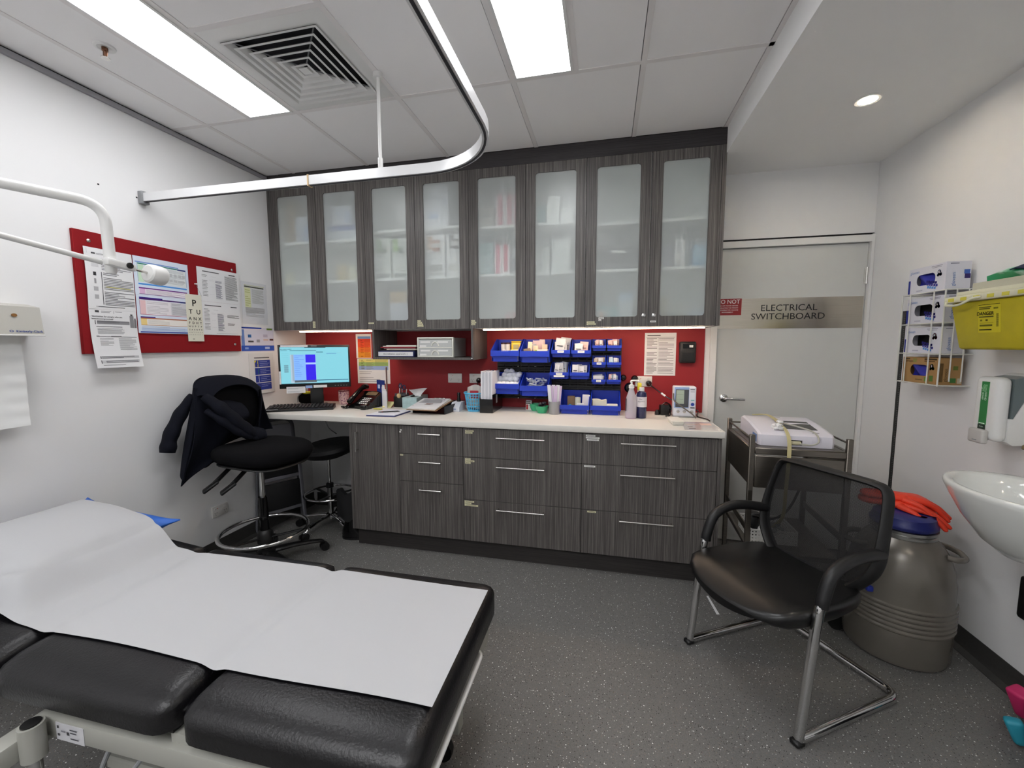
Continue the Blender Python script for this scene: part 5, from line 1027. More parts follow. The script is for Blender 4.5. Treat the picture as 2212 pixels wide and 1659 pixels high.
o, _ = wallpage(-.653, 1.523, .296, .176, .001, 'poster', 'glossy blue and white poster strip beside the cabinets', [(.0, .0, .62, .06, '#23409a'), (.78, .02, .96, .09, '#6a8a3a'), (.02, .1, .1, .75, '#6f8fd0'), (.12, .12, .97, .72, '#d3d3e2'), (.0, .75, 1, .97, '#3558b8'), (.2, .3, .3, .42, '#4a78b4'), (.2, .55, .36, .62, '#4a4a4c'), (.66, .28, .8, .4, '#b8b4c8'), (.66, .48, .82, .54, '#d6b8a8'), (.86, .46, .98, .54, '#5a3a38'), (.7, .8, .85, .9, '#aebde4'), (.1, .82, .2, .9, '#8fa6dc'), (.45, .5, .55, .62, '#9a9aa4')], None, mat('poster_gloss', '#d9d8e6', .2, coat=.6), 'poster')
l = MB(); l.text('HL', .022, frame((.0022, -.583, 1.459), *YZ), bold=.02); l.build('lettering', ink('#2d6aa8'), o, flat=True)
o, _ = wallpage(-.6, 1.334, .225, .298, .001, 'poster', 'white poster with four blue bars above the worktop end', [(.2, .1, .82, .125, '#6a6a6c')] + [q for i in range(4) for q in ((.2, .17 + .19 * i, .84, .34 + .19 * i, '#2f3f94'), (.2, .18 + .19 * i, .34, .33 + .19 * i, ('#d8cf3a', '#2f7a5a', '#c9ccd4', '#4a4a6a')[i]))] + [q for i in range(4) for q in lines(.4, .19 + .19 * i, .8, .32 + .19 * i, 3, '#8f9ad0', i, .25)], lambda s, t: .002 + .012 * math.sin(math.pi * s) * t, mat('poster_white', '#dcdddc', .4), 'poster')
for yy, zz in ((-1.435, 2.201), (-1.248, 2.251)):
    struct(MB().lathe([(.0001, 0), (.005, .0006)], 10).build('wall_hole', GAP)) if 0 else None
k = MB(); 
for yy, zz in ((-1.435, 2.201), (-1.26, 2.195)): k.rbox(.0002, .0012, yy - .004, yy + .004, zz - .0035, zz + .0035, .0003, 1)
struct(k.build('trim_6', GAP))

# towel dispenser
t = thing('paper_dispenser', 'cream wall paper dispenser with a sheet hanging down', 'dispenser', (.06, -2.05, 1.43)); DC = mat('dispenser_cream', '#b9b7af', .4)
ya, yb = -2.33, -1.77
MB().add([(.001, ya, 1.44), (.001, yb + .012, 1.44), (.122, yb, 1.437), (.122, ya, 1.437), (.001, ya, 1.575), (.001, yb + .02, 1.575), (.105, yb + .002, 1.558), (.105, ya, 1.558)], [(0, 3, 2, 1), (4, 5, 6, 7), (0, 1, 5, 4), (1, 2, 6, 5), (2, 3, 7, 6), (3, 0, 4, 7)][::1]).build('cover', DC, t)
MB().rbox(.118, .126, ya, yb + .003, 1.4345, 1.4405, .002, 1).build('front_edge', WHITEM, t)
l = MB(); sl = V((-.017, 0, .121)).normalized(); l.text('Kimberly-Clark', .0135, frame((.1215, -1.816, 1.4535), (0, 1, 0), sl), bold=.012); l.text('O', .0125, frame((.1215, -1.872, 1.4535), (0, 1, 0), sl), bold=.02, sx=1.3); l.build('lettering', ink('#1c3a86'), t, flat=True)
k = MB(frame((.1135, -1.855, 1.52), (0, 1, 0), sl)); k.lathe([(.007, .0002), (.007, .002)], 16, sx=1.3); k.build('lock', mat('brass_brown', '#8a6236', .4, .5), t)
ps = tag(MB().slab(lambda s, q: (.06 + .012 * q + .05 * max(0, q - .55) ** 2 + .002 * math.sin(40 * q) * max(0, 1 - abs(s - .93) * 10) * (q > .2), -2.3 + (.485 - .02 * max(0, q - .5)) * s, 1.437 - (.385 + .012 * (1 - s)) * q), 20, 60, .0006).build('paper_sheet', mat('towel_paper', '#dedfde', .85)), 'blank white paper hanging from the cream wall dispenser', 'paper')

# exam lamp
t = thing('exam_lamp', 'white tubular lamp arm with a round counterweight', 'lamp', (.33, -2.78, 0)); J = V((.70, -1.876, 1.694)); D = V((0, -.29, .035)).normalized()
MB().tube(smooth_path([(.33, -2.78, .1), (.33, -2.78, 1.915), (.697, -1.884, 1.912), (.70, -1.882, 1.68)], .075, 10), .0172, 18).build('main_tube', WHITEM, t)
MB().tube([J + D * .035, J + D * .9], .0095, 14).build('thin_arm', WHITEM, t)
k = MB(); k.lathe([(.0178, 0), (.0178, -.02), (.014, -.028), (.0001, -.029)], 18, (.70, -1.882, 1.69)); k.build('end_cap', WHITEM, t)
q = J - D * .02; k = MB(frame(tuple(J), tuple(-D), (0, 0, 1))); k.rbox(-.045, .05, -.013, .013, -.0, .03, .006, 2); k.M = Matrix.Identity(4); k.v = [tuple(V(p) + V((.018, 0, 0))) for p in k.v]; k.build('joint', WHITEM, t)
kk = frame((.75, -1.858, 1.692), tuple(-D), (0, 0, 1)); k = MB(); k.lathe([(.009, 0), (.011, .002), (.011, .008), (.0001, .009)], 14); k.v = [(.745 + r, -1.852 + p, 1.693 + q2) for p, q2, r in k.v]; k.build('joint_screw', BLACK, t)
MB().cyl(tuple(J - D * .05 + V((.02, 0, 0))), tuple(J - D * .115 + V((.02, 0, 0))), .0045).build('rod', NICKEL, t)
a = J - D * .105 + V((.02, 0, 0)); w_ = (-D); s1 = w_.cross(V((0, 0, 1))).normalized(); s2 = s1.cross(w_)
k = MB(); k.lathe([(.0001, 0), (.03, 0), (.036, .005), (.038, .02), (.038, .055), (.034, .062), (.0001, .063)], 28); k.v = [tuple(a + s1 * x + s2 * y + w_ * z) for x, y, z in k.v]; k.build('counterweight', WHITEM, t)
MB().lathe([(.0001, .001), (.28, .001), (.28, .03), (.05, .06), (.03, .12)], 28, (.33, -2.78, 0)).build('base', WHITEM, t)
a = J + D * .9; k = MB(); k.lathe([(.03, 0), (.09, .03), (.11, .1), (.108, .1), (.085, .03)], 24, tuple(a - V((0, 0, .09)))); k.v = [tuple(V(p)) for p in k.v]; k.build('lamp_head', WHITEM, t)

# ------------------------------------------------------------------ examination couch
t = thing('examination_couch', 'black padded examination couch on a white steel frame', 'couch', (1.14, -2.03, 0))
YA, YB = -2.372, -1.674
def cushion(x0, x1, tilt=0, piv=0):
    h = .094; L = x1 - x0; Wd = YB - YA
    mb = MB(trs((piv, 0, .425), 0, 0, tilt) @ trs((-piv, 0, -.0)))
    P = []
    def rr(u, r, L): # edge falloff
        d = min(u, L - u); return 1 if d >= r else math.sqrt(max(0, 1 - ((r - d) / r) ** 2))
    us = [0, .004, .012, .025, .045] + [.07 + (L - .14) * i / 10 for i in range(11)] + [L - .045, L - .025, L - .012, L - .004, L]
    vs_ = [0, .004, .012, .03, .06, .1] + [.14 + (Wd - .28) * i / 8 for i in range(9)] + [Wd - .1, Wd - .06, Wd - .03, Wd - .012, Wd - .004, Wd]
    top = []; 
    rc = .06
    for v in vs_:
        for u in us:
            z = h * (.42 + .58 * rr(u, .045, L) * (rr(v, .1, Wd) if v < Wd / 2 else rr(v, .04, Wd))) 
            ins = 0
            dv = min(v, Wd - v); du = min(u, L - u)
            uu, vv = u, v
            if du < rc and dv < rc:
                k = math.hypot(rc - du, rc - dv)
                if k > rc:
                    f = rc / k; ndu, ndv = rc - (rc - du) * f, rc - (rc - dv) * f
                    uu = ndu if u < L / 2 else L - ndu; vv = ndv if v < Wd / 2 else Wd - ndv
            top.append((x0 + uu, YA + vv, z))
    W = len(us); N = len(top); bot = [(x, y, .002) for x, y, z in top]; fs = []
    for j in range(len(vs_) - 1):
        for i in range(W - 1):
            a = j * W + i; fs.append((a, a + 1, a + 1 + W, a + W)); fs.append((a + N, a + W + N, a + 1 + W + N, a + 1 + N))
    nv = len(vs_)
    for i in range(W - 1): fs.append((i, i + N, i + 1 + N, i + 1)); a = (nv - 1) * W + i; fs.append((a, a + 1, a + 1 + N, a + N))
    for j in range(nv - 1): a = j * W; fs.append((a, a + W, a + W + N, a + N)); a = j * W + W - 1; fs.append((a, a + N, a + W + N, a + W))
    mb.add(top + bot, fs); return mb
cushion(1.488, 2.13).build('foot_cushion', LEATHER, t, ang=60)
cushion(.838, 1.468).build('middle_cushion', LEATHER, t, ang=60)
cushion(.14, .822, rad(6), .822).build('head_cushion', LEATHER, t, ang=60)
for x0, x1 in ((1.51, 2.1), (.86, 1.45)): MB().box(x0, x1, YA + .03, YB - .03, .412, .426).build('cushion_board', BLACK, t)
MB().cyl((1.478, YA + .05, .45), (1.478, YB - .05, .45), .008).build('hinge_rod', CHROME, t); MB().cyl((.83, YA + .05, .45), (.83, YB - .05, .45), .008).build('hinge_rod', CHROME, t)
CF = mat('couch_frame', '#a3a39b', .4)
for y in (-2.345, -1.755): MB().rbox(1.0, 2.09, y - .012, y + .024, .325, .385, .005, 2).build('side_rail', CF, t)
for x in (1.46, 2.07): MB().rbox(x, x + .04, -2.32, -1.74, .33, .4, .004, 1).build('cross_member', CF, t)
for y in (-2.33, -1.75): MB().box(1.44, 1.5, y - .01, y + .01, .385, .412).build('rail_bracket', CF, t)
MB().rbox(.955, 1.015, -2.62, -1.72, .30, .36, .006, 2).build('stabiliser_beam', CF, t)
k = MB(); k.cyl((1.035, -2.39, .3), (1.035, -2.39, .395), .026, 20); k.build('jack_sleeve', CF, t); MB().cyl((1.035, -2.39, .3955), (1.035, -2.39, .399), .02, 20).build('sleeve_cap', BLACK, t)
MB().lathe([(.03, .001), (.03, .012), (.015, .02), (.014, .3)], 18, (1.035, -2.39, 0)).build('jack_foot', CHROME, t)
for y in (-1.83, -2.27): MB().rbox(1.995, 2.035, y - .03, y + .02, .05, .4, .004, 1).build('leg', CF, t)
for x, y in ((1.99, -1.905), (1.99, -2.2), (1.05, -1.85), (1.05, -2.2)):
    k = MB(); k.lathe([(.012, -.012), (.04, -.012), (.042, 0), (.04, .012), (.012, .012)], 20); k.v = [(x + q, y + r, .043 + p) for p, q, r in k.v]; k.build('castor_wheel', BLACK, t)
    MB().box(x - .012, x + .012, y - .02, y + .02, .086, .1).build('castor_fork', CF, t)
MB().rbox(1.03, 2.02, -2.24, -1.86, .1, .14, .006, 1).build('base_frame', CF, t); MB().rbox(1.3, 1.7, -2.1, -2.0, .14, .33, .01, 1).build('lift_column', CF, t)
MB().tube(smooth_path([(2.06, -1.87, .395), (2.125, -1.87, .385), (2.125, -2.36, .385), (2.06, -2.36, .395)], .03), .0085, 12).build('foot_rail', WHITEM, t)
MB().box(2.09, 2.096, -2.34, -1.88, .35, .41).build('foot_plate', CF, t)
st = MB().box(1.065, 1.165, -2.3585, -2.3572, .327, .377).build('maker_plate', mat('plate_label', '#c9c9cd', .5), t)
f = flatpage((1.065, -2.359, .376), *XZ, .1, .048); it = [(.06, .12, .12, .3, K), (.06, .6, .14, .75, K), (.2, .38, .36, .48, '#7a7a80'), (.4, .4, .48, .6, K)] + lines(.52, .15, .95, .85, 4, '#4a4a50', 5, .4)
printed(st, f, it)
MB().tube(spline([(1.22, -2.33, .325), (1.2, -2.35, .25), (1.24, -2.36, .235), (1.3, -2.35, .27), (1.34, -2.33, .325)], 8), .006, 8).build('cable', GREYP, t)
# pillow under the paper
def head_z(x): return .5195 + max(0, .832 - x) * math.tan(rad(6))
mbp = MB(); nx, ny = 24, 24; top = []; bot = []
for j in range(ny + 1):
    for i in range(nx + 1):
        u, v = -1 + 2 * i / nx, -1 + 2 * j / ny
        pinch = 1 + .10 * (abs(u) * abs(v)) ** 2
        x = .385 + .235 * u * (1 - .10 * (1 - abs(v) ** 2) * abs(u) ** 3 + .16 * (abs(u * v)) ** 4); y = -1.915 + .235 * v * (1 - .06 * (1 - abs(u) ** 2) * abs(v) ** 3 + .03 * abs(u * v) ** 3)
        th = .062 * math.sqrt(max(0, (1 - abs(u) ** 2.5) * (1 - abs(v) ** 3))) + .003
        c = head_z(x) + .058 + .02 * (abs(u * v)) ** 3
        top.append((x, y, c + th)); bot.append((x, y, max(head_z(x) + .004, c - th)))
W = nx + 1; N = len(top); fs = []
for j in range(ny):
    for i in range(nx): a = j * W + i; fs.append((a, a + 1, a + 1 + W, a + W)); fs.append((a + N, a + W + N, a + 1 + W + N, a + 1 + N))
for i in range(nx): fs.append((i, i + N, i + 1 + N, i + 1)); a = ny * W + i; fs.append((a, a + 1, a + 1 + N, a + N))
for j in range(ny): a = j * W; fs.append((a, a + W, a + W + N, a + N)); a = j * W + nx; fs.append((a, a + N, a + W + N, a + W))
mbp.add(top + bot, fs); tag(mbp.build('pillow', mat('blue_pillow', '#2c66c4', .5), ang=70), 'bright blue pillow under the couch paper', 'pillow')
def paper_z(x, y):
    z = .5245 - .012 * math.exp(-((x - 1.478) / .03) ** 2) - .006 * math.exp(-((x - .835) / .03) ** 2)
    if x < .83:
        u = (x - .385) / .235; v = (y + 1.915) / .235; hz = head_z(x) + .004
        th = .062 * math.sqrt(max(0, (1 - min(1, abs(u)) ** 2.5) * (1 - min(1, abs(v)) ** 3))) + .003
        k = min(1, max(0, (.74 - x) / .115)); k = k * k * (3 - 2 * k)
        kv = min(1, max(0, (y + 2.275) / .09)); k *= kv * kv * (3 - 2 * kv)
        w = min(1, max(0, (.83 - x) / .05)); z = z * (1 - w) + w * hz
        z = z * (1 - k) + (hz + .065 + th + .026 * min(1, abs(u * v)) ** 3) * k
    return z + .0008
def pfn(s, q):
    x = .165 + (2.112 - .165) * s; y = -2.243 + .497 * q + .006 * math.sin(7 * x) * (1 - q) + .004 * math.sin(5 * x + 1) * q
    edge = 1
    r = .0018 * math.sin(31 * x + 3 * math.sin(13 * y)) * math.sin(17 * y) * math.exp(-((x - .55) / .35) ** 2)
    return (x, y, paper_z(x, y) + r)
tag(MB().slab(pfn, 150, 30, .0006).build('couch_paper', mat('couch_roll', '#b9babc', .85, spec=.1, bump=.15, scale=60)), 'long white paper sheet covering the examination couch', 'paper')

# ------------------------------------------------------------------ stools
def star(parent, c, R, n, a0, m, h=.075, w=.03, droop=.02):
    for i in range(n):
        a = a0 + 2 * math.pi * i / n; d = V((math.cos(a), math.sin(a), 0)); p = V(c)
        pts = spline([p + d * .03 + V((0, 0, h + .03)), p + d * R * .5 + V((0, 0, h + .022)), p + d * R * .9 + V((0, 0, h)), p + d * R + V((0, 0, h - droop))], 5)
        MB().tube(pts, [w - (w - .016) * k / (len(pts) - 1) for k in range(len(pts))], 10, flat=.6).build('base_arm', m, parent)
        q = p + d * R; s = V((-d.y, d.x, 0))
        k = MB()
        for sd in (-1, 1):
            e = q + s * .014 * sd; k.tube([e - s * .009, e + s * .009], .027, 14)
        k.v = [(x, y, z + .0275) for x, y, z in k.v]; k.build('castor', BLACK, parent)
        MB().cyl(tuple(q + V((0, 0, .03))), tuple(q + V((0, 0, h - droop + .005))), .008, 8).build('castor_stem', BLACK, parent)
SX, SY = .45, -1.005
t = thing('drafting_stool', 'tall black fabric swivel stool with a chrome foot ring and jacket', 'stool', (SX, SY, 0))
star(t, (SX, SY, 0), .345, 5, rad(54), BLACK)
MB().lathe([(.0001, .09), (.055, .09), (.055, .115), (.03, .13)], 20, (SX, SY, 0)).build('hub', BLACK, t)
MB().cyl((SX, SY, .1), (SX, SY, .46), .026, 20).build('outer_column', BLACKG, t)
MB().cyl((SX, SY, .46), (SX, SY, .7), .0145, 18).build('gas_lift', CHROME, t)
MB().tube([(SX + .243 * math.cos(a), SY + .243 * math.sin(a), .245) for a in [i * 2 * math.pi / 56 for i in range(56)]], .0115, 12, closed=True).build('foot_ring', CHROME, t)
for i in range(3):
    a = rad(20 + 120 * i); MB().tube([(SX + .03 * math.cos(a), SY + .03 * math.sin(a), .2), (SX + .238 * math.cos(a), SY + .238 * math.sin(a), .24)], .011, 8, flat=.6).build('ring_spoke', BLACK, t)
MB().lathe([(.04, .2), (.045, .17), (.045, .23), (.03, .25)], 18, (SX, SY, 0)).build('ring_collar', BLACK, t)
def seatpad(cx, cy, z, wx, wy, h, rz, dish=.012, ex=3.2):
    mb = MB(trs((cx, cy, z), rz)); n = 40; prof = [(.0, 0), (.86, 0), (.955, .12), (1.0, .38), (1.0, .6), (.97, .82), (.9, .96), (.75, 1.02), (.4, .97), (.0, .93)]
    vs = []; 
    for r, hh in prof:
        for i in range(n):
            a = 2 * math.pi * i / n; c, s = math.cos(a), math.sin(a); k = (abs(c) ** ex + abs(s) ** ex) ** (-1 / ex)
            x = wx * r * k * c; y = wy * r * k * s; vs.append((x, y, h * hh - (.025 * max(0, (x / wx)) ** 3 if hh > .1 else .02 * max(0, x / wx) ** 3)))
    fs = [(j * n + i, j * n + (i + 1) % n, (j + 1) * n + (i + 1) % n, (j + 1) * n + i) for j in range(len(prof) - 1) for i in range(n)]
    return mb.add(vs, fs)
seatpad(SX + .03, SY - .0, .712, .232, .232, .088, rad(-8), ex=3.6).build('seat', FABRIC, t, ang=60)
seatpad(SX + .03, SY - .0, .69, .215, .215, .022, rad(-8)).build('seat_pan', BLACK, t, ang=60)
MB().rbox(SX - .13, SX + .1, SY - .1, SY + .1, .655, .703, .01, 2).build('mechanism', BLACK, t)
for dy, dx in ((-.22, -.12), (-.22, .0)):
    k = MB(); b0 = V((SX + dx, SY + dy * .4, .675)); e0 = V((SX + dx + .02, SY + dy - .02, .605)); k.tube([b0, e0], .012, 8); k.build('lever_rod', BLACK, t)
    k = MB(trs(tuple(e0), rad(-40), rad(35))); k.rbox(-.028, .028, -.055, .035, -.009, .009, .008, 2); k.build('lever_paddle', BLACK, t)
    k = MB(trs(tuple(e0), rad(-40), rad(35))); k.box(-.012, -.002, -.02, .008, .0082, .0088); k.box(-.002, .01, -.006, .001, .0082, .0088); k.build('lever_icon', WHITE, t)
MB().tube(smooth_path([(SX - .1, SY, .68), (SX - .3, SY + .02, .68), (SX - .32, SY + .02, .95)], .06), .018, 10, flat=.6).build('back_bar', BLACK, t)
def backpad(cx, cy, cz, w, h, th, bulge):
    mb = MB(); n = 32; vs = []; prof = [(.0, 1.0), (.4, .95), (.75, .75), (.93, .42), (1, 0), (.93, -.42), (.75, -.75), (.4, -.9), (0, -.95)]
    for r, o in prof:
        for i in range(n):
            a = 2 * math.pi * i / n; c, s = math.cos(a), math.sin(a); k = (abs(c) ** 3 + abs(s) ** 3) ** (-1 / 3)
            y = w * r * k * c; z = h * r * k * s; x = th * o * .5 + bulge * (y / w) ** 2
            vs.append((cx + x, cy + y, cz + z))
    return mb.add(vs, [(j * n + i, j * n + (i + 1) % n, (j + 1) * n + (i + 1) % n, (j + 1) * n + i) for j in range(len(prof) - 1) for i in range(n)])
backpad(.175, -.955, .985, .2, .185, .07, .03).build('backrest', FABRIC, t, ang=60)
# jacket over the backrest
JK = mat('navy_jacket', '#10121b', .9, spec=.15, bump=.25, scale=500)
j = thing('jacket', 'dark navy jacket draped over the tall stool backrest', 'jacket', (.15, -1.02, .6))
def body(s, q):
    # s: around the backrest, 0 = camera-side front edge, .5 = behind, 1 = far front edge ; q: 0 top, 1 hem
    a = s * math.pi; w = .225 + .05 * q; y = -.955 - w * math.cos(a) * (1 + .08 * q) - .04 * q * (1 - s); x = .215 - (.105 + .015 * q) * math.sin(a) ** .8 + .012 * math.sin(9 * s + 5 * q) * q
    top = 1.2 - .10 * abs(2 * s - 1) ** 2.2 + .012 * math.sin(6 * s); z = top - q * (.43 + .09 * math.sin(3 * s + .4) - .12 * s)
    return (max(.03, x), y, z)
MB().slab(body, 40, 22, .008).build('back_panel', JK, j, ang=75)
def yoke(s, q):
    # over the top of the backrest, from rear edge down onto the front rim
    a = s * math.pi; y = -.955 - .225 * math.cos(a); x = .215 - .105 * math.sin(a) ** .8
    tz = 1.2 - .10 * abs(2 * s - 1) ** 2.2
    fy = -.955 - .165 * math.cos(a) * 1.02; fz = 1.165 - .09 * (1 - math.sin(a)) - .02; 
    X = x * (1 - q) + (.245 + .0 * s) * q; return (X, y * (1 - q) + fy * q, tz + .02 * math.sin(math.pi * q) + (fz - tz) * q)
MB().slab(yoke, 28, 8, .006).build('collar', JK, j, ang=75)
def panel_l(s, q):
    # front panel on the viewer's side hanging to a point
    y = -1.185 + .3 * s * (1 - .1 * q); z0 = 1.15 - .12 * s; zl = .60 + .235 * s ** 1.1; z = z0 + (zl - z0) * q
    x = .19 + .085 * math.sin(math.pi * min(1, q * 1.1)) * (.4 + .6 * s) + .02 * math.sin(8 * s + 4 * q) * q; return (x, y - .1 * q * (1 - s), z)
MB().slab(panel_l, 20, 24, .006).build('front_panel', JK, j, ang=75)
def panel_r(s, q):
    y = -.775 + .06 * s; z = 1.1 - .33 * q + .0 * s; x = .255 - .07 * s + .01 * math.sin(6 * q); return (x, y - .02 * math.sin(2 * q), z)
MB().slab(panel_r, 6, 16, .006).build('front_panel', JK, j, ang=75)
def sleeve(pts, radii, name='sleeve'):
    P = spline(pts, 7); n = len(P); rr = []
    for i in range(n):
        u = i / (n - 1) * (len(radii) - 1); k = int(min(u, len(radii) - 2)); rr.append((radii[k] * (1 - (u - k)) + radii[k + 1] * (u - k)) * (1 + .07 * math.sin(i * 1.1)))
    MB().tube(P, rr, 14, flat=.55).build(name, JK, j, ang=75)
sleeve([(.15, -1.15, 1.1), (.11, -1.2, 1.0), (.1, -1.26, .88), (.1, -1.285, .79)], [.045, .062, .068, .07])
sleeve([(.24, -1.16, 1.1), (.3, -1.12, 1.03), (.33, -1.04, .93), (.34, -.95, .85), (.355, -.875, .825)], [.04, .06, .062, .055, .05])
sleeve([(.26, -1.17, 1.02), (.32, -1.13, .96), (.345, -1.05, .88), (.35, -.97, .835), (.36, -.92, .82)], [.03, .045, .045, .04, .036], 'sleeve_fold')
MB().slab(lambda s, q: (.13 + .03 * math.sin(5 * s), -1.2 + .2 * s, .86 - .2 * q), 8, 8, .01).build('tail', JK, j, ang=75)

# chrome stool under the desk
t = thing('chrome_stool', 'black-seated stool with a chrome star base under the worktop', 'stool', (.47, -.40, 0)); c = (.47, -.40, 0)
star(t, c, .25, 5, rad(-100), CHROME, .07, .02, .025)
MB().cyl((.47, -.40, .07), (.47, -.40, .34), .021, 18).build('outer_column', CHROME, t); MB().cyl((.47, -.40, .34), (.47, -.40, .56), .012, 16).build('gas_lift', CHROME, t)
MB().lathe([(.027, .315), (.027, .345), (.02, .35)], 18, c).build('column_collar', BLACK, t)
MB().tube([(.47 + .18 * math.cos(a), -.40 + .18 * math.sin(a), .27) for a in [i * 2 * math.pi / 40 for i in range(40)]], .008, 10, closed=True).build('foot_ring', CHROME, t)
for i in range(3):
    a = rad(-80 + 120 * i); MB().tube([(.47 + .02 * math.cos(a), -.40 + .02 * math.sin(a), .25), (.47 + .178 * math.cos(a), -.40 + .178 * math.sin(a), .27)], .012, 8, flat=.5).build('ring_spoke', BLACK, t)
k = MB(trs((.49, -.40, .555), rad(20), rad(4), rad(-6))); k.lathe([(.0001, 0), (.1, .004), (.17, .03), (.2, .07), (.195, .095), (.15, .105), (.0001, .1)], 32); k.build('seat', mat('seat_black', '#0f0f11', .6), t)
MB(trs((.49, -.40, .555), rad(200))).rbox(.08, .13, -.01, .01, -.01, .002, .002, 1).build('lever', BLACK, t)

# folded step ladder
LT = trs((.115, -.50, 0), rad(62)); t = thing('step_ladder', 'folded silver step ladder with black treads leaning by the wall', 'step ladder', (.115, -.50, 0), rad(62)); AL = mat('ladder_alu', '#8f8f96', .4, .7)
for sx in (-1, 1):
    MB(LT).tube(smooth_path([(sx * .15, -.06, .001), (sx * .135, -.03, .5), (sx * .12, -.0, .62)], .05), .016, 10, flat=.7).build('front_leg', AL, t)
    MB(LT).tube([(sx * .165, .035, .001), (sx * .13, .03, .62)], .013, 10, flat=.7).build('rear_leg', AL, t)
    MB(LT).cyl((sx * .15, -.06, .0005), (sx * .15, -.06, .04), .019, 12).build('rubber_foot', BLACK, t)
for z0, z1, w in ((.17, .37, .125), (.42, .58, .118)):
    MB(LT).rbox(-w, w, -.055 + z0 * .03, -.03 + z0 * .03, z0, z1, .006, 2).build('tread', mat('tread_black', '#111113', .6), t)
    MB(LT).rbox(-w - .01, w + .01, -.04, -.015, z0 - .03, z0 - .003, .003, 1).build('tread_frame', AL, t)
MB(LT).tube(smooth_path([(-.118, 0, .6), (-.11, .01, .84), (.11, .01, .84), (.118, 0, .6)], .07), .013, 12).build('handle', mat('handle_grey', '#4a4a4e', .5, .4), t)
MB(LT).rbox(-.11, .11, .006, .012, .62, .8, .002, 1).build('back_plate', AL, t)
# black boot beside the cupboard
t = thing('boot', 'shiny black boot standing on the floor beside the cupboard', 'boot', (.745, -.53, 0))
def bt(s, q):
    return None
k = MB(); pr = [(.0, .06, .05, 0.0), (.02, .064, .052, 0), (.05, .06, .05, .0), (.09, .05, .045, .005), (.13, .046, .042, .01), (.2, .048, .045, .012), (.3, .054, .05, .012)]
n = 18; vs = []
for z, rx, ry, off in pr:
    for i in range(n):
        a = 2 * math.pi * i / n; toe = .075 * max(0, math.cos(a)) ** 2 * max(0, 1 - z / .11); vs.append((.715 + off + math.cos(a) * rx + toe, -.515 + math.sin(a) * ry, z + .012))
fs = [(jj * n + i, jj * n + (i + 1) % n, (jj + 1) * n + (i + 1) % n, (jj + 1) * n + i) for jj in range(len(pr) - 1) for i in range(n)] + [tuple(range(n - 1, -1, -1)), tuple((len(pr) - 1) * n + i for i in range(n))]
k.add(vs, fs).build('upper', BLACKG, t, ang=60)
k = MB(); vs = []
for z in (.0005, .013):
    for i in range(n): a = 2 * math.pi * i / n; vs.append((.716 + math.cos(a) * .064 + .078 * max(0, math.cos(a)) ** 2, -.515 + math.sin(a) * .055, z))
k.add(vs, [tuple(range(n - 1, -1, -1)), tuple(range(n, 2 * n))] + [(i, (i + 1) % n, (i + 1) % n + n, i + n) for i in range(n)]).build('sole', BLACK, t)
tag(MB().slab(lambda s, q: (.66 + .14 * s, -.54 - .02 * math.sin(4 * s), .36 - .2 * q + .02 * math.sin(9 * s)), 10, 6, .03).build('bag', mat('black_bag', '#101012', .6)), 'black bag slumped over the boot beside the cupboard', 'bag')
for pts, lab in (([(.36, -.3, .876), (.4, -.3, .76), (.46, -.28, .7)], 'short black cable hanging under the worktop above the stool'), ([(.5, -.25, .876), (.6, -.25, .8), (.72, -.28, .75), (.81, -.3, .7)], 'long black cable sagging under the worktop to the cupboard'), ([(.62, -.35, .6), (.7, -.35, .5), (.74, -.34, .47), (.8, -.34, .58)], 'loop of black cable hanging beside the cupboard end')):
    tag(MB().tube(spline([V(p) for p in pts], 8), .0035, 6).build('cable', BLACKG), lab, 'cable')

# ------------------------------------------------------------------ visitor chair
m0 = V((3.042, -1.363, 0)); ex, ey = V((.519, -.855, 0)).normalized(), V((.855, .519, 0)).normalized()
CH = Matrix(((ex.x, ey.x, 0, m0.x), (ex.y, ey.y, 0, m0.y), (0, 0, 1, 0), (0, 0, 0, 1))); rzc = math.atan2(ex.y, ex.x)
t = thing('visitor_chair', 'black mesh-back visitor chair with a chrome sled frame', 'chair', tuple(m0), rzc)
fp = []
for sx in (1, -1):
    a = .262 * sx
    pts = [(a * .92, .40, .606), (a * .98, .30, .628), (a, .205, .63), (a, .125, .6), (a, .085, .52), (a, .06, .43), (a, .012, .03)]
    leg = spline([V(p) for p in pts[3:]], 8)[:-1] + smooth_path([(a, .014, .05), (a, .006, .017), (a, .07, .017)], .03)[1:]
    arm = spline([V(p) for p in pts], 6)
    MB(CH).tube(arm[:26], .0135, 12).build('arm_tube', CHROME, t)
    fp.append(leg)
for sx, leg in zip((1, -1), fp): MB(CH).tube(smooth_path([tuple(p) for p in leg] , .001, 1) if 0 else leg, .0165, 14).build('leg', CHROME, t)
base = smooth_path([(.262, .05, .017), (.255, .56, .017), (-.255, .56, .017), (-.262, .05, .017)], .06, 8); MB(CH).tube(base, .0162, 14).build('floor_frame', CHROME, t)
for sx in (1, -1):
    a = .262 * sx; P = spline([V((a * .9, .415, .612)), V((a * .97, .3, .634)), V((a, .205, .636)), V((a, .122, .604)), V((a, .086, .53)), V((a, .078, .492))], 7)
    MB(CH).tube(P, .0215, 14).build('armrest', mat('arm_black', '#0e0e10', .45), t)
    MB(CH).rbox(a - .018, a + .018, -.014, .024, .0005, .02, .005, 1).build('foot_pad', BLACK, t)
    MB(CH).tube([(a * .98, .075, .43), (a * .7, .09, .405)], .011, 10).build('seat_bracket', CHROME, t)
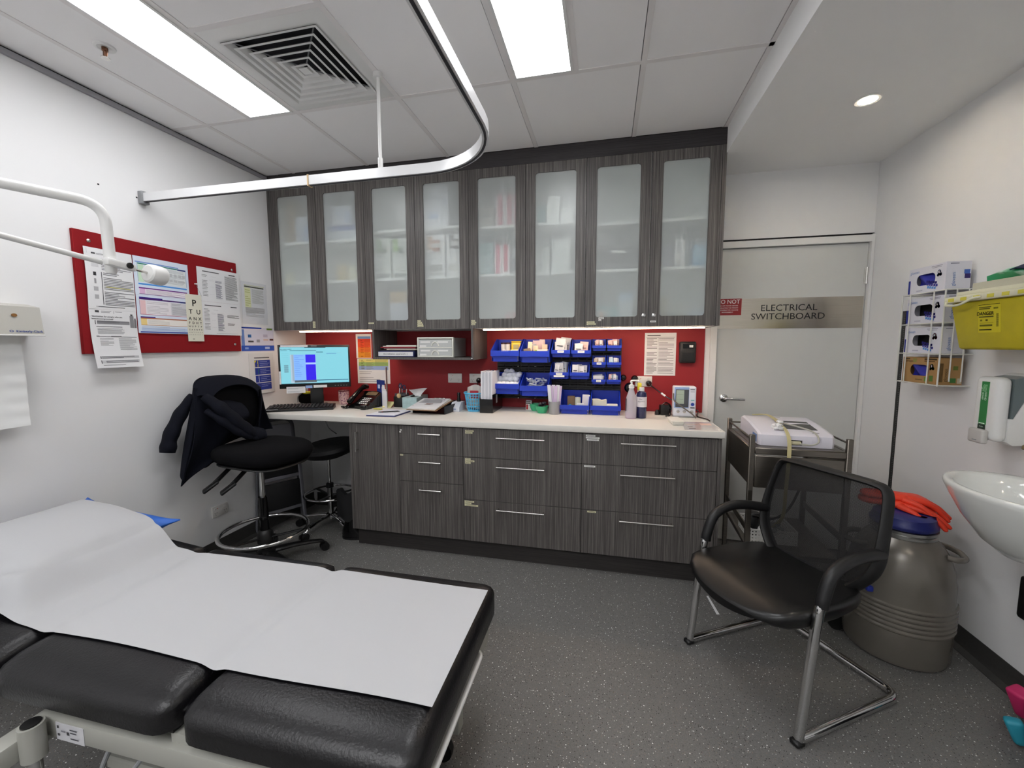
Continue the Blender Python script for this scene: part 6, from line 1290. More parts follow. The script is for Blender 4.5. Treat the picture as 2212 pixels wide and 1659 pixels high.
def cseat():
    mb = MB(CH); n = 44; vs = []; prof = [(0, .0), (.85, 0), (.955, .08), (.995, .3), (1, .66), (.99, .86), (.965, .97), (.93, 1.0), (.6, 1.0), (0, .97)]
    for r, h in prof:
        for i in range(n):
            a = 2 * math.pi * i / n; c, s = math.cos(a), math.sin(a); k = (abs(c) ** 6 + abs(s) ** 6) ** (-1 / 6)
            x = .248 * r * k * c; y = .17 + .235 * r * k * s; y -= .045 * max(0, -s) * r * (1 - min(1, abs(x) / .25) ** 2); x *= 1 - .10 * max(0, (y - .2) / .2)
            dz = -.02 * max(0, (.0 - y) / .07) ** 2 * (h > .5) + .012 * (abs(x) / .25) ** 2 * (h > .5)
            vs.append((x, y, .402 + .055 * h + dz))
    return mb.add(vs, [(j2 * n + i, j2 * n + (i + 1) % n, (j2 + 1) * n + (i + 1) % n, (j2 + 1) * n + i) for j2 in range(len(prof) - 1) for i in range(n)])
cseat().build('seat', LEATHERS, t, ang=70)
MB(CH).tube([(-.2, .17, .397), (.2, .17, .397)], .011, 10).build('seat_cross_tube', CHROME, t); MB(CH).rbox(-.2, .2, .03, .33, .392, .404, .004, 1).build('seat_base', BLACK, t)
# backrest outline (a, z) and lean
OUT = [(-.20, .862), (.20, .862), (.232, .83), (.248, .70), (.252, .585), (.235, .52), (.17, .435), (.13, .415), (-.13, .415), (-.17, .435), (-.235, .52), (-.252, .585), (-.248, .70), (-.232, .83)]
def lean(a, z): return .37 + (z - .42) * .2 + .02 * (a / .25) ** 2 - .02 * math.sin((z - .42) / .44 * math.pi)
ring = []
O3 = OUT + [OUT[0]]
for i in range(len(OUT)):
    p, q = O3[i], O3[i + 1]; 
    for k in range(4): a = p[0] + (q[0] - p[0]) * k / 4; z = p[1] + (q[1] - p[1]) * k / 4; ring.append((a, z))
for _ in range(2): ring = [((ring[i - 1][0] + ring[i][0] * 2 + ring[(i + 1) % len(ring)][0]) / 4, (ring[i - 1][1] + ring[i][1] * 2 + ring[(i + 1) % len(ring)][1]) / 4) for i in range(len(ring))]
R3 = [(a * .955, lean(a, z), .42 + (z - .42) * .985 + .004) for a, z in ring]
MB(CH).tube(R3, [.027 + .012 * max(0, (.72 - p[2]) / .3) for p in R3], 12, closed=True, flat=.45).build('back_frame', mat('frame_black', '#0c0c0d', .6), t)
def mesh_mat():
    m, tr_, b = nt('chair_mesh'); N = tr_.nodes.new; L = tr_.links.new
    b.inputs['Base Color'].default_value = (*srgb('#0e0e10'), 1); b.inputs['Roughness'].default_value = .8
    tc = N('ShaderNodeTexCoord'); mp = N('ShaderNodeMapping'); mp.inputs['Scale'].default_value = (420, 420, 420); L(tc.outputs['Object'], mp.inputs[0])
    ck = N('ShaderNodeTexChecker'); ck.inputs['Scale'].default_value = 1; L(mp.outputs[0], ck.inputs['Vector'])
    mr = N('ShaderNodeMapRange'); L(ck.outputs['Fac'], mr.inputs[0]); mr.inputs[3].default_value = .7; mr.inputs[4].default_value = .97
    L(mr.outputs[0], b.inputs['Alpha']); return m
MESHM = mesh_mat()
def infill():
    mb = MB(CH); vs = []; fs = []; C0 = (0, .63); K = 8; n = len(ring)
    for j2 in range(K + 1):
        f = j2 / K
        for a, z in ring:
            aa = C0[0] + (a * .95 - C0[0]) * f; zz = C0[1] + (z - C0[1]) * f; vs.append((aa, lean(aa, zz) + .002, zz))
    for j2 in range(K):
        for i in range(n): fs.append((j2 * n + i, j2 * n + (i + 1) % n, (j2 + 1) * n + (i + 1) % n, (j2 + 1) * n + i))
    return mb.add(vs, fs)
infill().build('mesh_back', MESHM, t, ang=80)
MB(CH).tube([(-.2, .36, .42), (0, .4, .4), (.2, .36, .42)], .014, 10).build('back_support', BLACK, t)
for sx in (1, -1): MB(CH).tube([(sx * .243, .41, .612), (sx * .238, lean(.24, .6), .6)], .012, 8).build('arm_joint', BLACK, t)

# ------------------------------------------------------------------ trolley with ECG machine
TX = trs((3.222, -.858, 0), rad(-3)); t = thing('steel_trolley', 'stainless steel trolley in front of the grey door', 'trolley', (3.222, -.858, 0), rad(-3))
TW, TD = .41, .475
for x in (0, TW):
    for y in (0, TD):
        MB(TX).rbox(x - .012, x + .012, y - .012, y + .012, .085, .948, .003, 1).build('post', STEELD, t)
        k = MB(TX); k.lathe([(.01, -.011), (.036, -.011), (.038, 0), (.036, .011), (.01, .011)], 18); k.v = [tuple(TX @ V((x + (TX.inverted() @ V(p)).y, y + (TX.inverted() @ V(p)).z, .0395 + (TX.inverted() @ V(p)).x))) for p in k.v]; k.build('castor', BLACK, t)
        MB(TX).rbox(x - .016, x + .016, y - .016, y + .016, .078, .09, .003, 1).build('castor_fork', NICKEL, t)
MB(TX).rbox(.012, TW - .012, -.012, TD + .012, .852, .886, .004, 1).build('top_shelf', STEELD, t); 
for x in (0, TW): MB(TX).rbox(x - .011, x + .011, .012, TD - .012, .852, .886, .003, 1).build('shelf_edge', STEELD, t); MB(TX).cyl((x, 0, .926), (x, TD, .926), .005, 8).build('guard_rail', STEELD, t)
MB(TX).cyl((0, TD, .926), (TW, TD, .926), .005, 8).build('guard_rail', STEELD, t)
MB(TX).rbox(.014, TW - .014, -.008, .0, .682, .846, .004, 1).build('drawer_front', STEELD, t)
for x in (-.004, TW - .0): MB(TX).box(x, x + .004, .012, TD - .012, .69, .852).build('side_panel', STEELD, t)
MB(TX).rbox(.012, TW - .012, -.012, TD + .012, .33, .358, .004, 1).build('lower_shelf', STEELD, t)
MB(TX).rbox(.0, .018, .012, TD - .012, .35, .37, .003, 1).build('shelf_edge', STEELD, t); MB(TX).box(-.003, .003, .012, TD - .012, .44, .475).build('side_guard', STEELD, t); MB(TX).box(TW - .003, TW + .003, .012, TD - .012, .44, .475).build('side_guard', STEELD, t)
# ECG
EX = trs((3.262, -.822, .8865), rad(-3)); t = thing('ecg_machine', 'white ECG machine with a dark screen on the trolley', 'medical device', (3.262, -.822, .8865), rad(-3)); EW = mat('ecg_white', '#dcd9e2', .35)
prof = [(0, .001), (-.004, .03), (.0, .056), (.02, .066), (.19, .088), (.33, .098), (.36, .09), (.365, .001)]
k = MB(EX); k.prism(prof, .012, .318, 'x'); ins = [(y + (.012 if y < .1 else -.012), z * .93 + .002) for y, z in prof]
k.prism(prof, .012, .0, 'x', poly2=ins); k.prism(prof, .318, .33, 'x', poly2=ins); k.build('body', EW, t, ang=30)
sl = V((0, .17, .022)).normalized()
ez = lambda y: .066 + (y - .02) * .1294
sc = MB(EX @ frame((.0, 0, 0), (1, 0, 0), (0, 1, 0))); sc.add([(.135, .085, ez(.085) + .0012), (.285, .08, ez(.08) + .0012), (.285, .225, ez(.19) + .004), (.135, .23, ez(.19) + .004), (.135, .085, ez(.085) - .01), (.285, .08, ez(.08) - .01), (.285, .225, ez(.19) - .01), (.135, .23, ez(.19) - .01)], [(0, 1, 2, 3), (0, 4, 5, 1), (1, 5, 6, 2), (2, 6, 7, 3), (3, 7, 4, 0)]); sc.build('screen', mat('dark_screen', '#2c2b2a', .2), t)
MB(EX).box(.13, .19, -.0048, -.003, .012, .036).build('port_recess', mat('port_dark', '#3a3733', .5), t)
MB(EX).rbox(.138, .182, -.018, -.0045, .016, .032, .003, 1).build('cable_plug', mat('plug_cream', '#c9c2a0', .5), t)
MB(EX).box(-.0012, -.0002, .03, .1, .012, .05).build('side_sticker', mat('sticker_blue', '#6f8fc4', .4), t)
k = MB(EX); k.add([(.245, .032, ez(.032) + .0004), (.275, .032, ez(.032) + .0004), (.275, .04, ez(.04) + .0004), (.245, .04, ez(.04) + .0004)], [(0, 1, 2, 3)]); k.add([(.15, .3, .0965 + .0008), (.185, .3, .0965 + .0008), (.185, .306, .097 + .0008), (.15, .306, .097 + .0008)], [(0, 1, 2, 3)]); k.build('print', ink('#6a6a76'), t, flat=True)
LC = mat('lead_cream', '#b9ae80', .6)
w = thing('ecg_leads', 'bundle of cream leads with white clips hanging over the machine', 'cable', (3.40, -.72, .97))
Pw = lambda x, y, z: tuple(EX @ V((x, y, z)))
for i in range(6):
    o = .004 * (i - 2.5); jx = .003 * math.sin(i * 2.1)
    MB().tube(spline([V(Pw(.06 + o, .32, .106)), V(Pw(.115 + o * .6 + jx, .30, .112)), V(Pw(.128 + o * .7, .2, .105)), V(Pw(.125 + o * .5, .1, .093)), V(Pw(.128 + o * .5, .02, .074)), V(Pw(.125 + o * .6, -.035, .03)), V(Pw(.118 + o * .6, -.062, -.06)), V(Pw(.112 + o * .5, -.066, -.2)), V(Pw(.108 + o * .5, -.062, -.33)), V(Pw(.1 + o, .03, -.43))], 7), .003, 6).build('lead', LC, w)
for i in range(7):
    c = V(Pw(.09 + .011 * (i % 3), .05 + .02 * (i // 3) , .083 + .012 * (i % 2))); d = V((math.cos(i * 1.7), math.sin(i * 1.7), .2)) * .011
    MB().tube([c - d, c + d], .008, 8).build('clip', WHITE, w)
MB().tube(spline([V(Pw(.13, .13, .1)), V(Pw(.2, .06, .09)), V(Pw(.245, .005, .075)), V(Pw(.25, -.03, .04)), V(Pw(.22, -.035, .022)), V(Pw(.175, -.02, .022))], 8), .004, 8).build('main_lead', mat('lead_grey', '#a9a69a', .5), w)
MB(EX).rbox(.115, .14, .1, .135, .098, .112, .004, 1).build('lead_block', WHITE, w)
for i in range(5):
    c = V(Pw(.085 + .018 * (i % 3), -.0 + .02 * (i % 2), -.44 + .01 * i)); d = V((math.cos(i * 1.3), math.sin(i * 1.3), .3)) * .016
    MB().tube([c - d, c + d], .009, 8).build('clip', mat('clip_grey', '#9a9a98', .5), w)
# perforated basket on the lower shelf
b = thing('perforated_basket', 'white perforated plastic basket on the lower trolley shelf', 'basket', (3.36, -.68, .359)); WB = mat('basket_white', '#d9d8d2', .4)
X0, X1, Y0, Y1, Z0 = 3.264, 3.482, -.785, -.575, .3595
MB().box(X0 + .006, X1 - .006, Y0 + .006, Y1 - .006, Z0, Z0 + .003).build('base', WB, b)
def perf(F, W, Hh):
    m = MB(F); nx = int(W / .0155); nz = 4; px, pz = W / nx, Hh / nz; r = .0036
    for i in range(nx):
        for j2 in range(nz):
            cx, cz = (i + .5) * px, (j2 + .5) * pz; n = 8; vs = []
            for k in range(n): a = 2 * math.pi * (k + .5) / n; vs.append((cx + r * math.cos(a), cz + r * math.sin(a), 0))
            for k in range(n):
                a = 2 * math.pi * (k + .5) / n; c, s = math.cos(a), math.sin(a); q = max(abs(c) / (px / 2), abs(s) / (pz / 2)); vs.append((cx + c / q, cz + s / q, 0))
            for kx, kz in ((.5, .5), (-.5, .5), (-.5, -.5), (.5, -.5)): vs.append((cx + kx * px, cz + kz * pz, 0))
            m.add(vs, [(k, (k + 1) % n, (k + 1) % n + n, k + n) for k in range(n)] + [(n, 2 * n, n + 7)] * 0 + [(n + 0, n + 1, 2 * n), (n + 2, n + 3, 2 * n + 1), (n + 4, n + 5, 2 * n + 2), (n + 6, n + 7, 2 * n + 3)])
    return m
for F, W in ((frame((X0, Y0, Z0), (1, 0, 0), (0, 0, 1)), X1 - X0), (frame((X0, Y1, Z0), (1, 0, 0), (0, 0, 1)), X1 - X0), (frame((X0, Y0, Z0), (0, 1, 0), (0, 0, 1)), Y1 - Y0), (frame((X1, Y0, Z0), (0, 1, 0), (0, 0, 1)), Y1 - Y0)): perf(F, W, .068).build('side_wall', WB, b, flat=True)
MB().tube(smooth_path([(X0, Y0 + .03, Z0 + .07), (X0, Y0, Z0 + .07), (X1, Y0, Z0 + .07), (X1, Y1, Z0 + .07), (X0, Y1, Z0 + .07), (X0, Y0 + .03, Z0 + .07)], .012, 3), .004, 8).build('rim', WB, b)
tag(MB().lathe([(.0001, 0), (.03, 0), (.03, .12), (.027, .125), (.0001, .125)], 20, (3.302, -.69, .363)).build('canister', BLACK), 'black canister standing in the perforated basket', 'canister')
tag(MB().tube([(3.345 + .02 * math.cos(a), -.72, .405 + .02 * math.sin(a)) for a in [i * 2 * math.pi / 16 for i in range(16)]], .01, 8, closed=True).build('tape_roll', WHITE), 'white tape roll lying in the perforated basket', 'tape roll')
tag(MB().tube(spline([(3.56, -.62, .66), (3.48, -.78, .67), (3.4, -.86, .58), (3.33, -.862, .525), (3.24, -.8, .51)], 8), .006, 8).build('black_lead', BLACKG), 'black cord hanging across the trolley below its drawer', 'cable')
tag(MB().rbox(3.175, 3.205, -.38, -.32, .001, .2, .008, 2).build('floor_pump', BLACK), 'black upright object on the floor behind the cabinet end', 'object') if 0 else None

# ------------------------------------------------------------------ liquid nitrogen dewar
DX, DY = 3.835, -.935; DW = mat('dewar_grey', '#736e66', .26, .2, spec=.5, vary=.06, scale=6)
t = thing('nitrogen_dewar', 'ribbed grey metal dewar drum with a blue lid on the floor', 'drum', (DX, DY, 0))
prof = [(.0001, .001), (.165, .001), (.183, .008), (.19, .025), (.191, .15)]
for i in range(6):
    z = .155 + .021 * i; prof += [(.191, z), (.197, z + .006), (.197, z + .012), (.191, z + .018)]
prof += [(.19, .29), (.187, .36), (.178, .42), (.162, .47), (.14, .51), (.118, .535), (.111, .545)]
MB().lathe(prof, 56, (DX, DY, 0)).build('body', DW, t)
MB().lathe([(.111, .543), (.117, .547), (.117, .556), (.112, .56), (.118, .566), (.118, .578), (.108, .582)], 48, (DX, DY, 0)).build('neck_ring', mat('neck_alu', '#a5a5a2', .3, 1), t)
MB().lathe([(.113, .5825), (.118, .59), (.118, .6), (.111, .61), (.107, .63), (.09, .641), (.0001, .643)], 48, (DX, DY, 0)).build('lid', mat('lid_blue', '#1b2468', .38), t)
for sgn in (1, -1):
    d = V((1, -.35, 0)).normalized() * sgn if sgn > 0 else V((-1, .35, 0)).normalized(); s = V((-d.y, d.x, 0)); c = V((DX, DY, .49)); w_ = .075
    P = [c + d * .13 + s * w_ + V((0, 0, .0)), c + d * .165 + s * w_ - V((0, 0, .004)), c + d * .196 + s * w_ * .5 - V((0, 0, .008)), c + d * .2 - V((0, 0, .008)), c + d * .196 - s * w_ * .5 - V((0, 0, .008)), c + d * .165 - s * w_ - V((0, 0, .004)), c + d * .13 - s * w_]
    MB().tube(spline(P, 6), .0115, 12).build('handle', DW, t)
tag(MB().rbox(3.655, 3.675, -1.045, -1.02, .30, .325, .006, 2).build('tab', mat('blue_tab', '#22349a', .4)), 'small blue tab on the side of the dewar drum', 'tab') if 0 else MB().rbox(3.655, 3.68, -1.05, -1.02, .30, .325, .006, 2).build('blue_tab', mat('blue_tab', '#22349a', .4), t)
# orange rubber gloves on the lid: one continuous surface per glove (palm, cuff, five fingers)
OG = mat('orange_rubber', '#e8432a', .45, spec=.35)
def glove(name, label, base, dirx, rz0, spread, zoff, curl):
    d = V(dirx).normalized(); s = V((-d.y, d.x, 0)); B = V(base)
    me = bpy.data.meshes.new('glove'); vs = []; es = []; rs = []
    def add(p, r, prev=None):
        vs.append(tuple(p)); rs.append(r); 
        if prev is not None: es.append((prev, len(vs) - 1))
        return len(vs) - 1
    P = lambda f, l, h: B + d * f + s * l + V((0, 0, h + zoff))
    r0 = add(P(-.16, .0, .03), (.052, .022)); c1 = add(P(-.09, .0, .031), (.05, .022), r0); c2 = add(P(-.02, .0, .032), (.046, .021), c1); pm = add(P(.045, .0, .03), (.048, .02), c2); 
    for l, ln, cu in ((-.036, .075, 1.0), (-.013, .09, .9), (.012, .085, 1.1), (.035, .065, 1.3)):
        k = add(P(.075, l, .028), (.014, .013), pm); k = add(P(.075 + ln * .5, l * (1 + spread * .4), .022 - curl * .018 * cu), (.012, .0115), k); add(P(.075 + ln, l * (1 + spread * .8), .008 - curl * .05 * cu), (.0095, .0095), k)
    k = add(P(.01, -.05, .026), (.016, .014), c2); k = add(P(.045, -.075, .018), (.0135, .012), k); add(P(.08, -.09, .004 - curl * .02), (.011, .0105), k)
    me.from_pydata(vs, es, []); o = bpy.data.objects.new(name, me); COL.objects.link(o)
    o.modifiers.new('skin', 'SKIN'); 
    for i, v in enumerate(me.skin_vertices[0].data): v.radius = rs[i]; v.use_root = (i == 0)
    sb = o.modifiers.new('sub', 'SUBSURF'); sb.levels = 2; sb.render_levels = 2
    dg = bpy.context.evaluated_depsgraph_get(); m2 = bpy.data.meshes.new_from_object(o.evaluated_get(dg)); 
    mb = MB(); mb.add([tuple(v.co) for v in m2.vertices], [tuple(p.vertices) for p in m2.polygons]); bpy.data.objects.remove(o)
    lo = min(p[2] for p in mb.v if math.hypot(p[0] - DX, p[1] - DY) < .09)
    mb.v = [(x, y, max(z, .644) if math.hypot(x - DX, y - DY) < .106 else z) for x, y, z in mb.v]
    return tag(mb.build(name, OG, ang=80), label, 'glove', 'orange rubber gloves')
glove('rubber_glove', 'orange rubber glove lying flat on the blue lid beneath the other', (3.845, -.895, .628), (.88, -.48, 0), 0, .5, 0, 1.0)
glove('rubber_glove', 'orange rubber glove lying crosswise on top of the other glove', (3.86, -.875, .655), (.96, -.24, 0), 0, .4, 0, 1.1)

# ------------------------------------------------------------------ glove box rack on the end wall
rk = thing('wire_rack', 'white wire rack of glove boxes on the wall', 'rack', (4.07, -.67, 1.2)); RX = 4.002
yl, yr = -.525, -.805; RWm = mat('wire_white', '#d9d9d2', .4)
for z in (1.2, 1.345, 1.49, 1.638):
    MB().tube(smooth_path([(XR - .002, yl, z), (RX, yl, z), (RX, yr, z), (XR - .002, yr, z)], .01, 3), .0028, 8).build('hoop_wire', RWm, rk)
for y in (-.582, -.737): MB().tube(smooth_path([(XR - .003, y, 1.197), (RX - .003, y, 1.197), (RX - .003, y, 1.641)], .012, 3), .0028, 8).build('upright_wire', RWm, rk)
for y in (yl, yr): MB().cyl((RX - .003, y, 1.197), (RX - .003, y, 1.641), .0034, 8).build('upright_wire', RWm, rk)
for x in (4.04, 4.085): MB().tube([(x, yr - .003, 1.638), (x, yr - .003, 1.22)], .0028, 8).build('side_wire', RWm, rk)
for x in (4.03, 4.06, 4.09): 
    for z in (1.1975, 1.3425, 1.4875): MB().cyl((x, yl, z), (x, yr, z), .002, 6).build('floor_wire', RWm, rk)
def hexes(seed, x0, x1, y0, y1, n, cols):
    r = random.Random(seed); out = []
    for i in range(n): a = x0 + (x1 - x0) * (i / n) + .01 * r.random(); b = y0 + (y1 - y0) * ((i * 5) % n) / n; out.append((a, b, a + .05, b + .09, cols[i % len(cols)]))
    return out
def glovebox(z, label, size, sizecol, kraft=False, gl='#2a2f9a', y0=-.548, y1=-.79, rz=0, fill=True):
    m = mat('box_kraft', '#a47f4e', .7) if kraft else mat('box_glove_white', '#d9d9e2', .6)
    o = thing('glove_box', label, 'glove box', (4.05, (y0 + y1) / 2, z), group='boxes of disposable gloves'); xf, xb, h = 4.008, 4.102, .124
    # front face with a rounded opening
    F = frame((xf, y0, z), (0, -1, 0), (0, 0, 1)); W = y0 - y1
    k = MB(); k.ringframe(0, W, 0, h, .055, .175, .035, .088, .024, 0, .001, 6); Mx = Matrix(((0, 1, 0, xf), (-1, 0, 0, y0), (0, 0, 1, z), (0, 0, 0, 1)))
    k.v = [tuple(Mx @ V(p)) for p in k.v]
    k.box(xf + .001, xb, y1, y1 + .001, z, z + h); k.box(xf + .001, xb, y0 - .001, y0, z, z + h); k.box(xf + .001, xb, y1 + .001, y0 - .001, z, z + .001); k.box(xf + .001, xb, y1 + .001, y0 - .001, z + h - .001, z + h); k.box(xb - .001, xb, y1 + .001, y0 - .001, z + .001, z + h - .001)
    k.build('carton', m, o, ang=20)
    if fill: MB().slab(lambda s, q: (xf + .012 + .01 * math.sin(7 * s + 4 * q), y0 - .05 - .13 * s, z + .03 + .065 * q), 10, 6, .02).build('gloves', mat('glove_nitrile', gl, .5), o, ang=80)
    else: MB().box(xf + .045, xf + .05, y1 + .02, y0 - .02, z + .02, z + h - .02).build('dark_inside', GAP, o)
    fn = lambda s, q: (xf, y0 - W * s, z + h * (1 - q)); sn = lambda s, q: (xf + (xb - xf) * s, y1, z + h * (1 - q))
    if kraft:
        c = ['#5a7a3a', '#6a8a42']; it = [(.02, .8, .09, .97, c[0]), (.3, .05, .4, .2, '#8a8a4a'), (.62, .03, .95, .09, '#4a3a22'), (.62, .12, .9, .16, '#6a5230'), (.65, .75, .72, .92, c[1]), (.78, .68, .88, .9, c[0]), (.05, .04, .2, .1, '#5a4a30'), (.4, .85, .6, .9, '#7a623c')]
        printed(o, fn, it); printed(o, sn, [(.5, .75, .75, .92, '#4a7a42'), (.8, .75, .98, .95, '#b9b09a'), (.6, .3, .8, .45, '#6a7a3a'), (.05, .2, .2, .9, '#6a5230')])
    else:
        nv = ['#27246a', '#3a3a8c', '#5b8fd0']; it = [(.0, .45, .06, .98, '#2f3a8a'), (.62, .06, .9, .085, '#9a9aa8'), (.64, .11, .88, .13, '#9a9aa8'), (.25, .88, .42, .93, '#b4b4c4')] + hexes(size == 'L', .5, .78, .55, .86, 14, nv)
        printed(o, fn, it); printed(o, sn, [(.15, .05, .5, .09, '#9a9aa8'), (.72, .3, .95, .45, '#4a6ab4'), (.75, .45, .98, .62, '#3a2f6a')])
    l = MB(); fy = frame((xf - .0004, y0 - W * .83, z + h * .68), *RYZ); l.text('gloveen', .02, frame((xf - .0004, y0 - W * .17, z + h * .84), *RYZ)); l.text('gloveen', .02, frame((xf + .03, y1 - .0004, z + h * .36), (0, 0, 1), (-1, 0, 0))); l.build('lettering', ink('#5a80b8' if not kraft else '#5a4a30'), o, flat=True)
    q = MB(); q.M = fy; q.lathe([(.0001, .0003), (.011, .0003)], 14); q.add([], []); q.M = fy @ trs((-.006, -.013, 0)); q.lathe([(.0001, .0003), (.007, .0003)], 10); q.M = fy @ trs((.009, -.011, 0)); q.lathe([(.0001, .0003), (.008, .0003)], 10); q.build('size_badge', ink(sizecol), o, flat=True)
    l = MB(); l.text(size, .015, frame((xf - .001, y0 - W * .83, z + h * .68), *RYZ), bold=.02); l.build('size_letter', ink('#e8e8f0'), o, flat=True)
glovebox(1.641, 'white glove box standing on top of the wire rack', 'XL', '#4a7ac4', y0=-.545, y1=-.782)
glovebox(1.4935, 'white glove box in the top tier of the wire rack', 'L', '#27246a', fill=False)
glovebox(1.3485, 'white glove box with a red size badge in the middle tier', 'M', '#a02848', y0=-.552, fill=False)
glovebox(1.2035, 'brown cardboard glove box in the lowest tier of the rack', 'S', '#3a8a4a', True, '#3a3fb8', y0=-.555)
# black measuring strip
ms = thing('height_rule', 'black measuring strip fixed vertically to the wall', 'ruler', (XR - .004, -.337, .35))
MB().box(XR - .004, XR - .0005, -.35, -.325, .35, 1.575).build('strip', BLACK, ms)
k = MB()
for i in range(120): z = .36 + .0101 * i; w_ = .009 if i % 5 == 0 else .005; k.box(XR - .0046, XR - .0041, -.349, -.349 + w_, z, z + .0022)
k.build('graduations', ink('#8a8a88'), ms)['kind'] = 'stuff'
# sharps container
t = thing('sharps_container', 'yellow sharps container with a white lid on the wall', 'sharps bin', (4.03, -1.1, 1.369)); YC_ = mat('sharps_yellow', '#b8ab12', .45, sss=.15, vary=.08, scale=14); LW = mat('lid_cream', '#dcdac2', .45)
xf = 3.955; k = MB(); k.add([(xf + .012, -.948, 1.37), (xf + .012, -1.29, 1.37), (4.11, -1.29, 1.37), (4.11, -.948, 1.37), (xf - .004, -.905, 1.566), (xf - .004, -1.31, 1.566), (4.118, -1.31, 1.566), (4.118, -.905, 1.566)], [(0, 3, 2, 1), (4, 5, 6, 7), (0, 1, 5, 4), (1, 2, 6, 5), (2, 3, 7, 6), (3, 0, 4, 7)])
bm = bmesh.new(); vv = [bm.verts.new(p) for p in k.v]; [bm.faces.new([vv[i] for i in f]) for f in k.f]; bmesh.ops.recalc_face_normals(bm, faces=bm.faces); bmesh.ops.bevel(bm, geom=bm.edges[:], offset=.012, segments=3, profile=.5, affect='EDGES'); bm.verts.index_update()
k = MB(); k.add([tuple(v.co) for v in bm.verts], [tuple(v.index for v in f.verts) for f in bm.faces]); bm.free(); k.build('tub', YC_, t)
MB().rbox(xf - .016, 4.12, -1.325, -.89, 1.566, 1.592, .006, 2).build('rim', LW, t)
for i in range(6): MB().rbox(xf - .0175, xf - .0155, -.945 - .062 * i, -.915 - .062 * i, 1.571, 1.585, .0008, 1).build('rim_clip', mat('clip_yellow', '#d8cf4e', .45), t)
MB().rbox(xf + .01, 4.11, -1.31, -.915, 1.592, 1.612, .005, 2, taper=1.0).build('lid', LW, t)
k = MB(); k.box(xf + .03, 4.09, -1.24, -.965, 1.612, 1.642); k.build('chute', mat('chute_frost', '#cfcdb8', .4, alpha=.85), t)
MB().rbox(xf + .02, 4.1, -1.3, -1.2, 1.612, 1.655, .012, 2).build('latch', LW, t)
MB().tube(spline([(xf - .012, -.9, 1.57), (xf - .03, -.93, 1.555), (xf - .036, -1.0, 1.553), (xf - .03, -1.05, 1.572), (xf - .016, -1.075, 1.578)], 7), .005, 8).build('handle', LW, t)
lb = MB(); F_ = lambda s, q: (xf - .0045 + .016 * (1.549 - .112 * q < 1.566) * (1.566 - (1.549 - .112 * q)) / .196 , -1.047 - .098 * s, 1.549 - .112 * q)
lb.slab(lambda s, q: F_(s, 1 - q), 1, 4, .0006); lab_ = lb.build('label', mat('label_yellow', '#c9bd16', .5), t)
printed(t, F_, [(.02, .02, .98, .04, '#2a2a12'), (.05, .1, .6, .13, '#55521c'), (.05, .15, .55, .19, '#6a661e'), (.7, .14, .9, .2, '#7a761e'), (.05, .43, .7, .47, '#55521c'), (.1, .54, .2, .6, '#7a761e'), (.35, .54, .45, .6, '#55521c'), (.08, .66, .7, .67, '#55521c'), (.08, .72, .65, .78, '#6a661e'), (.06, .88, .62, .92, '#3a3814')] + [(.82, .36 + .03 * i, .92, .375 + .03 * i, '#2a2a12') for i in range(15)])
l = MB(); p0 = V(F_(.34, .34)); l.text('DANGER', .0185, frame(tuple(p0 - V((.0008, 0, 0))), *RYZ), bold=.02); l.build('lettering', ink('#1f1e0c'), t, flat=True)
wp = thing('wipes_pack', 'green and white wipes packet lying on the sharps container', 'packet', (4.03, -1.17, 1.656)); 
MB().slab(lambda s, q: (3.99 + .11 * q, -1.02 - .32 * s, 1.662 + .028 * math.sin(math.pi * s) ** .5 * math.sin(math.pi * q) ** .6 + .006 * math.sin(9 * s)), 20, 8, .03).build('wrapper', mat('wipes_green', '#2f9a63', .3, vary=1, hex2='#cfe6da', scale=7, lo=.46, hi=.54), wp, ang=80)
MB().slab(lambda s, q: (3.985 + .05 * q, -1.12 - .07 * s, 1.672 + .022 * q + .004 * math.sin(5 * s)), 6, 4, .004).build('dark_label', ink('#232a44'), wp)
# soap dispenser
t = thing('soap_dispenser', 'white wall soap dispenser with a green label', 'soap dispenser', (4.06, -1.06, 1.0)); SW = mat('soap_white', '#dcdcda', .3)
def sdlobe(x0, x1, y0, y1, z0, z1, r, m, name): return MB().rbox(x0, x1, y0, y1, z0, z1, r, 4).build(name, m, t, ang=50)
sdlobe(4.0, 4.05, -1.112, -1.0, 1.005, 1.262, .022, SW, 'front_cover')
k = MB(); k.prism([(4.04, 1.008), (4.04, 1.1), (4.055, 1.1), (4.098, 1.2), (4.104, 1.25), (4.095, 1.268), (XR - .001, 1.275), (XR - .001, 1.0), (4.06, .995)], -1.115, -.998, 'y'); k.build('back_shell', SW, t, ang=30)
k = MB(); k.prism([(4.048, 1.1), (4.048, 1.256), (4.094, 1.266), (4.103, 1.25), (4.097, 1.2), (4.054, 1.1)], -1.1125, -1.0005, 'y'); k.build('refill_window', mat('smoke_window', '#5f6a6c', .2), t, ang=30)
lb = MB().rbox(3.9985, 4.0005, -1.072, -1.038, 1.068, 1.242, .0006, 1).build('green_label', mat('label_green', '#1f7a3a', .4), t)
MB().box(3.9978, 3.9984, -1.072, -1.038, 1.047, 1.0675).build('dark_label', mat('label_darkgreen', '#0f2e20', .4), t)
l = MB(); l.text('HAND', .012, frame((3.998, -1.061, 1.183), (0, 0, -1), (0, -1, 0)) if 0 else frame((3.998, -1.061, 1.183), (0, 0, -1), (0, -1, 0)), bold=.01); l.text('SOAP', .012, frame((3.998, -1.048, 1.183), (0, 0, -1), (0, -1, 0)), bold=.01); l.text('PUSH', .007, frame((3.9974, -1.055, 1.059), *RYZ)); l.build('lettering', ink('#cfe8d2'), t, flat=True)
k = MB(); 
